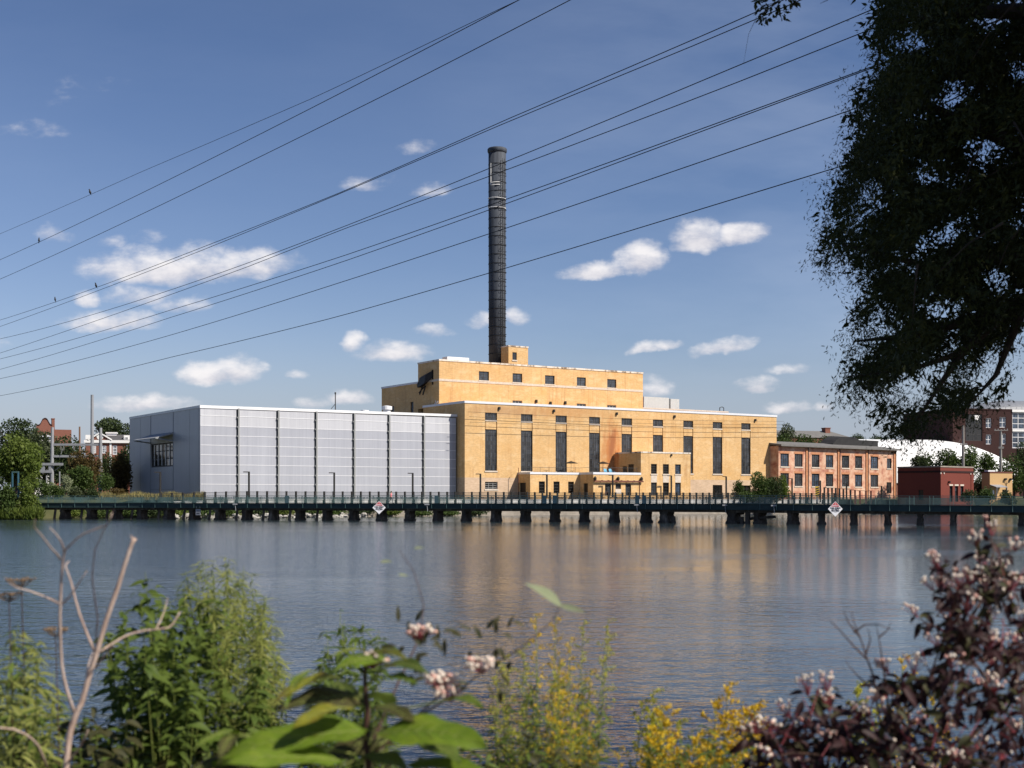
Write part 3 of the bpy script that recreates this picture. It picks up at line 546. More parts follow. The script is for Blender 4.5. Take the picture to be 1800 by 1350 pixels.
    wo = [(a, b, z5(833, 1165), z5(815.8, 1165), .3) for a, b in ww] + [(a, b, 4.0, z5(848.5, 1165), .3) for a, b in ww]
    lo = [(-6.9, -5.0, az + .1, az + 2.3, .25), (-4.6, -3.1, az + .1, az + 1.9, .25)]
    block(r, 'wing_wall', M['yellow'], W0, W1, BP - .005, -.004, 0.5, wz, wo, lo)
    for i, o in enumerate(wo): window(r, front_map(BP - .005), *o[:4], .3, 1, 4, 'frame', ('glass_dark', 'glass_dark', 'glass_blue', 'glass', 'glass_dark', 'glass_blue')[i], .06, .1, sill='stone_trim' if i < 3 else None)
    for (a, b) in ww: q = MB(); q.obox(front_map(BP), a, b, wo[3][3] + .05, wo[0][2] - .35, -.04, .05); q.build('window_panel', M['stone_trim'], r)
    for o in lo: d = MB(); d.obox(left_map(W0), o[0] + .05, o[1] - .05, o[2], o[3] - .04, .15, .25); d.build('door', M['door'], r)
    coping(r, M['worn_coping'], W0, W1, BP - .005, -.65, wz, .3, .07, back=False)
    # small wall lamps, vents
    for (p, y) in ((877, 717.5), (973, 722), (1083.5, 727), (1185, 732), (1327, 738.5)):
        u = f2.onv(p, 0); z = f2.z(u, 0, y); q = MB(); q.box(u - .2, u + .2, -.35, -.001, z - .3, z + .25); q.build('wall_lamp', M['dark'], r)
    for (p, y) in ((942, 706), (993, 708.6), (967, 709.4)):
        u = f2.onv(p, 12); z = f2.z(u, 12, y); q = MB(); q.box(u - .2, u + .2, 11.6, 11.999, z - .3, z + .4); q.build('wall_lamp', M['dark'], r)
    u = f2.onv(1179.5, BP); z = z5(800, 1179); q = MB(); q.box(u - .15, u + .15, BP - .3, BP - .006, z - .2, z + .2); q.build('wall_lamp', M['dark'], r)
    u = f2.onv(1362, 0); q = MB(); q.tube([(u, -.15, 3), (u, -.15, 13.0)], .13, 6); q.build('downpipe', M['rust'], r)
    u = f2.onv(902, 0); q = MB(); q.tube([(u, -2, 3), (u, -2, 9.4), (u + .2, -1.6, 9.5)], .07, 6); q.build('vent_pipe', M['rust'], r)
    q = MB(); u = f2.onv(1270, 20); q.tube([(u, 21, zz - .1), (u, 21, zz + .9), (u + .7, 21, zz + 1.1), (u + 1.3, 21, zz + .9), (u + 1.3, 21, zz - .1)], .1, 5); q.build('roof_hatch_rail', M['dark'], r)
    # terrace railing
    q = MB(); v1 = AP + .7; v2 = BP + .7
    def rail(xa, xb, y):
        q.tube([(xa, y, az + 1.42), (xb, y, az + 1.42)], .035, 5); q.tube([(xa, y, az + .5), (xb, y, az + .5)], .025, 4); n = int((xb - xa) / .22)
        for i in range(n + 1): xx = xa + (xb - xa) * i / n; w = .05 if i % 10 == 0 else .016; q.box(xx - w / 2, xx + w / 2, y - w / 2, y + w / 2, az + .06, az + (1.55 if i % 10 == 0 else 1.4))
    rail(A0 + .7, B0 + .6, v1); rail(B0 + .7, B1 - .1, v2); q.tube([(B0 + .65, v1, az + 1.42), (B0 + .65, v2, az + 1.42)], .035, 5)
    q.build('terrace_railing', M['frame'], r)
    return r, az, f2, (A0, A1, AP, B0, B1, BP)
PS, TZ, f2, (A0, A1, AP, B0, B1, BP) = power_station()

for k, (lb, za, zb_) in enumerate((('upper of three thin cables strung across the yellow facade', 20.45, 21.3), ('middle of three thin cables strung across the yellow facade', 19.5, 20.5), ('lowest of three thin cables strung across the yellow facade', 18.4, 19.75))):
    m = MB(); m.tube([(*uv(.1 + 86 * t, -1.2 - .3 * k), za + (zb_ - za) * t - .5 * math.sin(math.pi * t)) for t in np.linspace(0, 1, 14)], .035, 4); tag(m.build('facade_cable', mat('dark_cable', [(0.03, 0.025, 0.02), (0.05, 0.04, 0.03)], 2)), lb, 'cable', 'thin cables across the yellow facade')
def on_ps(u, v, z): x, y = uv(u, v); return (x, y, z)
# chimney
def chimney():
    c = on_ps(f2.onv(874, 19.5), 19.5, 0); D = c[1]; zt = CAMZ + (HYP - 266) * D / FPX; rr = 30.2 / 2 * D / FPX; z0 = 25.0
    r = thing('chimney_stack', 'tall dark sooty round chimney rising behind the yellow roof', 'chimney', (c[0], c[1], z0))
    mb = MB(); H = zt - z0; mb.lathe((0, 0, 0), [(rr * .98, 0), (rr, H * .4), (rr * 1.02, H)], 40); mb.build('shaft', M['stack'], r, True)
    mb = MB(); mb.lathe((0, 0, H - .5), [(rr * 1.03, 0), (rr * 1.13, .35), (rr * 1.14, .9), (rr * 1.05, 1.1), (rr * .8, 1.12)], 40); mb.build('rim', M['stack'], r, True)
    mb = MB()
    for k in range(26):
        z = 2 + k * (H - 5) / 25; mb.lathe((0, 0, z), [(rr * 1.0, -.07), (rr * 1.018 + .05, -.06), (rr * 1.018 + .05, .06), (rr * 1.0, .07)], 40)
    mb.build('hoop', M['dark'], r)
    mb = MB(); a = R(-52); lx, ly = math.cos(a), math.sin(a)
    for s in (-.28, .28): mb.tube([(lx * (rr + .35) - ly * s, ly * (rr + .35) + lx * s, .5), (lx * (rr + .35) - ly * s, ly * (rr + .35) + lx * s, H - 2)], .045, 5)
    k = 1.0
    while k < H - 2: mb.tube([(lx * (rr + .35) + ly * .28, ly * (rr + .35) - lx * .28, k), (lx * (rr + .35) - ly * .28, ly * (rr + .35) + lx * .28, k)], .025, 4); k += .45
    k = 2.0
    while k < H - 2:
        ring = [((rr + .35 + .42 + .42 * math.cos(t)) * lx - .4 * math.sin(t) * ly, (rr + .35 + .42 + .42 * math.cos(t)) * ly + .4 * math.sin(t) * lx, k) for t in np.linspace(-2.6, 2.6, 9)]; mb.tube(ring, .045, 4); k += 1.5
    mb.build('caged_ladder', M['dark'], r)
    mb = MB(); rc = rr + .12
    def arc(z, a0, a1, dz=0): mb.tube([(rc * math.cos(R(t)), rc * math.sin(R(t)), z + dz * (t - a0) / (a1 - a0)) for t in np.linspace(a0, a1, 12)], .09, 5)
    zp = lambda y: CAMZ + (HYP - y) * D / FPX - z0
    arc(zp(323.5), -130, -70); arc(zp(328), -133, -72); arc(zp(349.5), -168, -20, -.2); arc(zp(366), -168, -20, -.2)
    mb.tube([(rc * math.cos(R(-133)), rc * math.sin(R(-133)), zp(328)), (rc * math.cos(R(-133)), rc * math.sin(R(-133)), zp(290))], .08, 5); mb.tube([(rc * math.cos(R(-166)), rc * math.sin(R(-166)), zp(366)), (rc * math.cos(R(-166)), rc * math.sin(R(-166)), zp(358))], .07, 5)
    mb.build('aerial_bracket', M['white'], r)
chimney()

# ------------------------------------------------------------------ the white field house
def field_house():
    Y = 3.0; X0 = F0.onv(352, Y); X1 = -.02; Y1 = F0.onu(228, X0)
    r = F0.root('field_house', 'long pale grey translucent panel hall with dark vertical fins', 'sports hall')
    zt = 19.75; fm = front_map(Y); lmap = left_map(X0)
    fins = [F0.onv(p, Y) for p in (418, 488, 555, 621.5, 683, 744)]; edges = [X0] + fins + [X1]
    cb = MB(); cb.box(X0 + .3, X1, Y + .3, Y1, 1.0, zt - .1); cb.build('roof_slab', M['roof'], r)
    zl = [1.0, 3.2, 5.85, 7.62, 9.37, 11.12, 12.87, 14.62, 16.35]
    for i in range(7):
        a, b = edges[i] + (.25 if i else 0), edges[i + 1] - .25
        w = MB(); w.obox(fm, a, b, 1.0, 16.35, 0, .12); p = w.build('wall_panel', M['polycarb'], r)
        w = MB(); w.obox(fm, a, b, 16.352, 18.2, .01, .12); w.obox(fm, a, b, 18.202, zt - .3, .0, .12); w.build('clear_panel', M['polycarb_top'], p)
        j = MB()
        for z in zl[2:]: j.obox(fm, a + .05, b - .05, z - .035, z + .04, -.03, -.003)
        j.obox(fm, a + .05, b - .05, 18.15, 18.24, -.03, -.002)
        j.build('joint_strip', M['white_metal'], p)
    for x in fins:
        w = MB(); w.obox(fm, x - .05, x + .22, 1.0, zt - .1, -.42, .15); f = w.build('fin', M['fin'], r)
        w = MB(); w.obox(fm, x - .24, x - .055, 1.0, zt - .15, -.1, .14); w.build('fin_shade', M['fin_dark'], f)  # dark strip painting in the shadow on the fin's left side
        w = MB()
        for z in (3.5, 5.9, 7.6, 9.4, 11.1, 12.9, 14.6, 16.3, 18.0): w.obox(fm, x - .24, x - .06, z - .12, z + .12, -.3, -.11)
        w.build('bracket', M['fin'], f)
    c = MB(); c.add([(X0 - .1, Y - .12, zt - .28), (X1, Y - .12, zt - .05), (X1, Y - .12, zt + .42), (X0 - .1, Y - .12, zt + .25), (X0 - .1, Y + .5, zt - .28), (X1, Y + .5, zt - .05), (X1, Y + .5, zt + .42), (X0 - .1, Y + .5, zt + .25)], [(0, 1, 2, 3), (5, 4, 7, 6), (3, 2, 6, 7), (0, 4, 5, 1), (0, 3, 7, 4), (1, 5, 6, 2)])
    c.box(X0 - .1, X0 + .4, Y + .501, Y1, zt - .2, zt + .24); c.build('eaves_trim', M['white_metal'], r)
    # shaded end wall
    va, vb = F0.onu(304.5, X0), F0.onu(265, X0); z0, z1 = F0.z(X0, vb, 822.0), F0.z(X0, vb, 781)
    w = MB(); wall_face(w, lmap, Y + .01, Y1, 1.0, zt - .2, [(va + .15, vb - .15, z0, z1, .3)], .3); w.build('end_wall', M['polycarb'], r)
    j = MB()
    for v in (va, vb): j.obox(lmap, v - .06, v + .06, 1.0, zt - .2, -.06, -.002)
    for v in (Y + 5.5, Y + 1.0, vb + 6.5): j.obox(lmap, v - .03, v + .03, 1.0, zt - .2, -.02, -.002)
    j.obox(lmap, va + .06, vb - .06, z0 - 4.4, z0 - 4.3, -.05, -.002); j.build('wall_joint', M['fin'], r)
    wd = window(r, lmap, va + .15, vb - .15, z0, z1, .3, 6, 3, 'frame', 'glass_dark', .2, .25)
    p = MB()
    for k in range(1, 6): s = va + (vb - va) * k / 6; p.obox(lmap, s + .25, s + .55, z0 + .3, z1 - .3, .12, .2)
    p.build('blind', M['polycarb_top'], wd)
    c = MB(); zc = z1 + .1
    c.add([(X0, va, zc + 1.4), (X0, vb + .3, zc + 1.4), (X0 - 3.4, vb + .3, zc + .45), (X0 - 3.4, va, zc + .45), (X0, va, zc + 1.75), (X0, vb + .3, zc + 1.75), (X0 - 3.4, vb + .3, zc + .62), (X0 - 3.4, va, zc + .62)], [(0, 1, 2, 3), (4, 7, 6, 5), (3, 2, 6, 7), (0, 3, 7, 4), (1, 5, 6, 2)])
    c.tube([(X0, va + .1, zc + .1), (X0 - 3.3, va + .1, zc + .5)], .12, 5); c.tube([(X0, vb, zc + .1), (X0 - 3.3, vb, zc + .5)], .12, 5)
    c.build('window_canopy', M['galv'], r)
    for (p, rad, h) in ((641, .75, .95), (680, .95, 1.9)):
        u = F0.onv(p, 9); q = MB(); q.lathe((u, 9, zt), [(rad * .8, 0), (rad * .8, h * .6), (rad * 1.1, h * .65), (rad * 1.1, h), (rad * .3, h * 1.08)], 16); q.build('roof_vent', M['white_metal'], r)
    u = F0.onv(589.5, 12); q = MB(); q.tube([(u, 12, zt - .2), (u, 12, zt + 4.1)], .1, 6); q.tube([(u - .9, 12, zt + 1.2), (u, 12, zt + 2.2)], .06, 5); q.tube([(u, 12, zt + 4.1), (u, 12, zt + 4.5)], .16, 6); q.build('antenna_mast', M['frame'], r)
    q = MB(); q.tube([(F0.onv(620, 15), 15, zt + .9), (F0.onv(665, 15), 15, zt + .9)], .04, 4); q.tube([(F0.onv(661, 15), 15, zt), (F0.onv(661, 15), 15, zt + .9)], .04, 4); q.build('roof_rail', M['galv'], r)
field_house()

# ------------------------------------------------------------------ things on the terrace
def terrace_things():
    zb = TZ + .065
    rot = ANG
    def umbrella(px, v):
        u = f2.onv(px, v); r = thing('parasol', '', 'parasol', on_ps(u, v, zb), rot, 'dark parasols on the roof terrace')
        m = MB(); m.tube([(0, 0, 0), (0, 0, 2.7)], .035, 6); m.build('pole', M['frame'], r)
        m = MB(); m.lathe((0, 0, 2.3), [(1.45, 0), (1.47, .03), (.75, .28), (.06, .5)], 8); m.build('canopy', M['dark'], r)
        m = MB(); m.lathe((0, 0, 0), [(.3, 0), (.3, .08), (.06, .12)], 10); m.build('base', M['dark'], r); return r
    umbrella(1004, -2.2)['label'] = 'dark parasol beside the third tall window on the roof terrace'
    umbrella(1060, -3.4)['label'] = 'dark parasol beside the fourth tall window near the blue chairs'
    def table(px, v, lab, h=.75):
        u = f2.onv(px, v); r = thing('cafe_table', lab, 'table', on_ps(u, v, zb), rot, 'cafe tables on the roof terrace')
        m = MB(); m.lathe((0, 0, h - .04), [(.55, 0), (.57, .02), (.55, .04)], 12); m.build('tabletop', M['dark'], r)
        m = MB(); m.tube([(0, 0, .03), (0, 0, h - .04)], .04, 6); m.build('pedestal', M['dark'], r); m = MB(); m.box(-.3, .3, -.05, .05, 0, .03); m.box(-.05, .05, -.3, .3, .031, .05); m.build('foot', M['dark'], r); return r
    table(960, -2.4, 'dark cafe table at left end of the terrace railing'); table(1006, -2.4, 'dark cafe table under the parasol by the third tall window'); table(1056, -5.0, 'dark cafe table under the parasol near the blue chairs')
    def seat(px, v, lab):
        u = f2.onv(px, v); r = thing('lounge_chair', lab, 'chair', on_ps(u, v, zb), rot, 'blue lounge chairs on the roof terrace')
        m = MB(); m.add([(-.35, -.35, .42), (.35, -.35, .42), (.35, .3, .3), (-.35, .3, .3), (-.35, -.35, .37), (.35, -.35, .37), (.35, .3, .25), (-.35, .3, .25)], [(0, 1, 2, 3), (7, 6, 5, 4), (0, 4, 5, 1), (1, 5, 6, 2), (2, 6, 7, 3), (3, 7, 4, 0)]); m.build('seat', M['blue_chair'], r)
        m = MB(); m.add([(-.35, .28, .3), (.35, .28, .3), (.4, .62, 1.15), (-.4, .62, 1.15), (0, .66, 1.25), (-.35, .33, .3), (.35, .33, .3), (.4, .67, 1.13), (-.4, .67, 1.13), (0, .71, 1.23)], [(0, 1, 2, 4, 3), (5, 8, 9, 7, 6), (0, 5, 6, 1), (1, 6, 7, 2), (2, 7, 9, 4), (4, 9, 8, 3), (3, 8, 5, 0)]); m.build('backrest', M['blue_chair'], r)
        for s in (-1, 1):
            m = MB(); m.box(s * .42 - .06, s * .42 + .06, -.42, .45, .58, .62); m.build('armrest', M['blue_chair'], r)
            m = MB(); m.box(s * .42 - .03, s * .42 + .03, -.4, -.3, 0, .58); m.build('leg', M['blue_chair'], r)
            m = MB(); m.box(s * .42 - .03, s * .42 + .03, .35, .45, 0, .58); m.build('leg', M['blue_chair'], r)
        return r
    seat(1066.5, -6.5, 'left of the two blue lounge chairs on the terrace'); seat(1075.5, -6.5, 'right of the two blue lounge chairs on the terrace')
terrace_things()
exec_order = 1

# ------------------------------------------------------------------ promenade, retaining panels, fence, lamp posts
def promenade():
    mb = MB(); U = [-70, -60, -50, 0, 50, 91]; o = [-10, -11, -12.1, -12.1, -12.1, -12.1]
    for i in range(5):
        a, b = uv(U[i], o[i]), uv(U[i + 1], o[i + 1]); c, d = uv(U[i + 1], -4 if U[i + 1] < 0 else -0.1), uv(U[i], -4 if U[i] < 0 else -0.1)
        mb.quad((*a, 3.04), (*b, 3.04), (*c, 3.04), (*d, 3.04))
    tag(mb.build('promenade_path', M['paving']), 'paved riverside path in front of the buildings', None, None, 'structure')
    r = thing('seawall', 'pale concrete river wall below the promenade', 'wall', (*uv(0, 0), 0), ANG)
    mb = MB(); mb.box(-38, 92, -12.6, -12.25, -.8, 1.75); mb.box(-38, 92, -12.75, -12.2, 1.752, 2.0); mb.build('wall', M['concrete'], r)
    r = thing('retaining_panels', 'row of white panels edging the riverside promenade', 'retaining wall', (*uv(0, 0), 0), ANG)
    n = 88; us = [-65 + 1.79 * i for i in range(n + 1)]
    off = lambda u: -12.3 if u > -50 else -12.3 + (-50 - u) * .13
    top = lambda u: 3.12 if u > -52 else 3.12 - (-52 - u) * .028
    bot = lambda u: 2.2 if u > -38 else min(2.2 + (-38 - u) * .014, 2.75)
    for i in range(n):
        a, b = us[i] + .28, us[i + 1] - .28; y = (off(us[i]) + off(us[i + 1])) / 2
        m = MB(); m.box(a, b, y - .12, y + .1, bot(a), top(a) - .1); m.box(a - .05, b + .05, y - .2, y + .1, top(a) - .098, top(a))
        m.build('panel', M['panel'], r)
    f = thing('promenade_fence', 'long low black fence with square posts along the promenade edge', 'fence', (*uv(0, 0), 0), ANG)
    bal = MB()
    for i in range(n + 1):
        u = us[i]; m = MB(); m.box(u - .15, u + .15, off(u) - .3, off(u) - .02, bot(u) - .1, top(u) + 1.42); m.build('post', M['dark'], f)
        if i < n:
            v = us[i + 1]; z0, z1 = top(u), top(v); y0, y1 = off(u) - .1, off(v) - .1
            bal.tube([(u + .15, y0, z0 + 1.3), (v - .15, y1, z1 + 1.3)], .04, 4); bal.tube([(u + .15, y0, z0 + .15), (v - .15, y1, z1 + .15)], .03, 4)
            for k in range(1, 10):
                t = k / 10; bal.box(u + (v - u) * t - .018, u + (v - u) * t + .018, y0 + (y1 - y0) * t - .018, y0 + (y1 - y0) * t + .018, z0 + (z1 - z0) * t + .15, z0 + 1.3 + (z1 - z0) * t)
    bal.build('railing', M['dark'], f)
    # lamp posts
    lm = None
    pts = [(281.7, 831), (437.6, 830.5), (587.5, 832), (725.5, 832.7), (844.5, 834), (961.3, 835), (1077, 836), (1180, 837), (1276.5, 838.5), (1339, 840), (1392.3, 842), (1442, 846), (1488, 850.6), (1549.6, 855)]
    descr = ['in front of the shaded end wall of the pale hall', 'in front of the second bay of the pale hall', 'in front of the fourth bay of the pale hall', 'in front of the sixth bay of the pale hall', 'beside the left corner of the yellow brick power station',
             'in front of the first three windows of the low yellow annex', 'in front of the porch with the rusty beam', 'between the lower windows of the taller yellow wing', 'right of the dark entrance door of the yellow building', 'among the green shrubs at the yellow building end',
             'at the left end of the old brick mill', 'beside the yellow striped marker', 'among the ramp railing posts', 'at the low right end of the ramp railing']
    for i, ((px, y), d) in enumerate(zip(pts, descr)):
        u = F0.onv(px, -11.3); x, yy = uv(u, -11.3)
        if i > 10: D = 300; x, yy = (px - CXP) / FPX * D, D
        zb = 3.04 if i < 11 else 2.4; top_ = CAMZ + (HYP - y) * yy / FPX
        if lm is None:
            lm = thing('lamp_post', '', 'street lamp', (x, yy, zb), ANG, 'black lamp posts along the promenade'); H = top_ - zb; H0 = H
            m = MB(); m.box(-.13, .13, -.13, .13, 0.12, H); m.build('pole', M['dark'], lm); m = MB(); m.box(-1.0, .13, -.11, .11, H + .002, H + .16); m.build('lamp_head', M['dark'], lm)
            m = MB(); m.box(-.25, .25, -.25, .25, 0, .12); m.build('base', M['dark'], lm); o = lm
        else:
            o = copy_tree(lm, None, (x, yy, top_ - H0 if i < 11 else zb)); o.scale = (1, 1, 1 if i < 11 else (top_ - zb) / H0)
        o['label'] = 'slim black lamp post ' + d
promenade()

# ------------------------------------------------------------------ footbridge
BPL = [(-160, 213), (20, 212.5), (70, 211.8), (250, 208), (400, 203), (620, 196.5), (850, 189), (1100, 179.5), (1290, 171.5), (1400, 166), (1600, 160.5), (1750, 156.7), (1900, 153), (2100, 148)]
BPL = [Vector(((p - CXP) / FPX * d, d)) for p, d in BPL]
BL = [0.0]
for i in range(1, len(BPL)): BL.append(BL[-1] + (BPL[i] - BPL[i - 1]).length)
def bpos(s):
    for i in range(1, len(BPL)):
        if s <= BL[i] or i == len(BPL) - 1:
            t = (s - BL[i - 1]) / (BL[i] - BL[i - 1]); d = (BPL[i] - BPL[i - 1]).normalized(); return BPL[i - 1].lerp(BPL[i], t), d
def bpx(px):                              # station along the bridge of a measured bearing
    lo, hi = 0.0, BL[-1]
    for _ in range(50):
        m = (lo + hi) / 2; p, _d = bpos(m)
        if CXP + FPX * p.x / p.y < px: lo = m
        else: hi = m
    return lo
def bz(s): return 2.52 - 0.17 * max(0, (s - bpx(1250)) / (bpx(1800) - bpx(1250)))
def bpt(s, off, z): p, d = bpos(s); n = Vector((-d.y, d.x)); q = p + n * off; return (q.x, q.y, z)
def strip(mb, s0, s1, o0, o1, za, zb_, step=6.0):    # swept box along the bridge
    n = max(1, int((s1 - s0) / step)); b = len(mb.v)
    for i in range(n + 1):
        s = s0 + (s1 - s0) * i / n; z = bz(s); mb.v += [bpt(s, o0, z + za), bpt(s, o1, z + za), bpt(s, o1, z + zb_), bpt(s, o0, z + zb_)]
    for i in range(n):
        for k in range(4): mb.f.append((b + i * 4 + k, b + i * 4 + (k + 1) % 4, b + (i + 1) * 4 + (k + 1) % 4, b + (i + 1) * 4 + k)); mb.m.append(mb.mi)
    mb.f += [(b, b + 3, b + 2, b + 1), (b + n * 4, b + n * 4 + 1, b + n * 4 + 2, b + n * 4 + 3)]; mb.m += [mb.mi] * 2
def bridge():
    r = thing('footbridge', 'long dark teal footbridge on stubby piers crossing the river', 'bridge', (0, 0, 0))
    S0, S1 = bpx(62), BL[-1] - 1; Wd = 4.2
    m = MB(); strip(m, S0, S1, 0, Wd, -.12, 0); m.build('deck', M['concrete'], r)
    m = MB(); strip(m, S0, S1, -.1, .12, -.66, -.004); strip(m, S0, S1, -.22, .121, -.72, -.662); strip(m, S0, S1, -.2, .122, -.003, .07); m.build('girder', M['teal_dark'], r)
    m = MB(); strip(m, S0, S1, .5, 1.0, -1.05, -.122); strip(m, S0, S1, 2.0, 2.5, -1.05, -.122); strip(m, S0, S1, Wd - .3, Wd, -1.05, -.122); m.build('stringer', M['pier'], r)
    # railing bays
    st = [S0]; sp = 2.32
    while st[-1] + sp < S1: st.append(st[-1] + sp)
    rear = MB()
    for i in range(len(st) - 1):
        a, b = st[i], st[i + 1]; z = bz(a); z2 = bz(b); m = MB()
        for (off, t) in ((-.16, m), (Wd - .1, rear)):
            t.tube([bpt(a, off, z - (.66 if off < 0 else .1)), bpt(a, off, z + 1.16)], .045, 4)
            t.tube([bpt(a, off, z + 1.15), bpt(b, off, z2 + 1.15)], .04, 4); t.tube([bpt(a, off, z + .12), bpt(b, off, z2 + .12)], .03, 4); t.tube([bpt(a, off, z + .95), bpt(b, off, z2 + .95)], .022, 4)
            for k in range(1, 20): s = a + (b - a) * k / 20; t.tube([bpt(s, off, z + .12), bpt(s, off, z + .95)], .026, 4, False)
        m.build('railing_bay', M['teal'], r)
    rear.build('rear_railing', M['teal'], r)
    # broad overlook plates on the railing
    for px in (958, 976, 1121, 1133, 505, 768):
        s = bpx(px); m = MB(); b0 = 0; m.v += [bpt(s - .3, -.19, bz(s) + .05), bpt(s + .3, -.19, bz(s) + .05), bpt(s + .3, -.19, bz(s) + 1.12), bpt(s - .3, -.19, bz(s) + 1.12), bpt(s - .3, -.14, bz(s) + .05), bpt(s + .3, -.14, bz(s) + .05), bpt(s + .3, -.14, bz(s) + 1.12), bpt(s - .3, -.14, bz(s) + 1.12)]
        m.f += [(b0, b0 + 1, b0 + 2, b0 + 3), (b0 + 7, b0 + 6, b0 + 5, b0 + 4), (b0, b0 + 3, b0 + 7, b0 + 4), (b0 + 1, b0 + 5, b0 + 6, b0 + 2), (b0 + 3, b0 + 2, b0 + 6, b0 + 7)]; m.m = [0] * 5; m.build('railing_plate', M['teal_plate'], r)
    px_ = [105, 152, 197, 241, 287, 332, 377, 425, 472, 519, 567, 614, 662, 712, 762, 812, 863, 915, 967, 1018.7, 1072, 1126.8, 1163, 1282, 1325, 1383.5, 1439.7, 1497, 1557, 1614.7, 1673.5, 1733.6, 1793.7, 1855]
    rd = random.Random(5)
    for i, px in enumerate(px_):
        s = bpx(px); z = bz(s); m = MB(); hw = .33 if px < 1330 else .27
        if px in (1163, 1282): hw = .6
        jit = [rd.uniform(.92, 1.08) for _ in range(8)]
        prof = [(-.6, 1.45), (.22, 1.25), (.4, 1.0), (.8, .95), (z - 1.4, .88), (z - 1.3, 1.02), (z - 1.05, 1.04)]
        b = len(m.v)
        for j, (zz, q) in enumerate(prof):
            w = hw * q * jit[j]
            for (ds, off) in ((-w, .8 - .25 * q), (w, .8 - .25 * q), (w * 1.02, 2.5 + .25 * q), (-w * .98, 2.5 + .25 * q)): m.v.append(bpt(s + ds + rd.uniform(-.05, .05), off, zz))
        for j in range(len(prof) - 1):
            for k in range(4): m.f.append((b + j * 4 + k, b + j * 4 + (k + 1) % 4, b + (j + 1) * 4 + (k + 1) % 4, b + (j + 1) * 4 + k))
        m.f.append(tuple(b + (len(prof) - 1) * 4 + k for k in range(4)))
        if px < 580 and i % 1 == 0:      # separate leaning pile on the left side of the old trestle piers
            x = s - 1.15; m.tube([bpt(x - .1, .4, -.6), bpt(x, .4, .3), bpt(x + .12, .5, z - 1.05)], [.34, .2, .2], 7)
        if px in (1163, 1282): m.tube([bpt(s + 1.5, .6, -.6), bpt(s + 1.4, .6, .9)], .3, 7)
        if px == 1282: m.tube([bpt(s + 2.2, 1, .65), bpt(s + 6, 1, .95)], .18, 6); m.tube([bpt(s + 2.3, .6, -.6), bpt(s + 2.2, .7, z - 1.06)], .35, 7)
        m.m = [0] * len(m.f); m.build('pier', M['pier'], r)
    # brackets with small lamps / conduits hanging on the girder
    m = MB()
    for px in (415, 752, 1121, 1276, 1362):
        s = bpx(px); p = bpt(s, -.3, bz(s) - .2); m.box(p[0] - .35, p[0] + .35, p[1] - .1, p[1] + .05, p[2], p[2] + .18); m.tube([(p[0], p[1], p[2]), (p[0] + .1, p[1], p[2] - .9)], .05, 5)
    m.build('girder_bracket', M['galv'], r)
bridge()

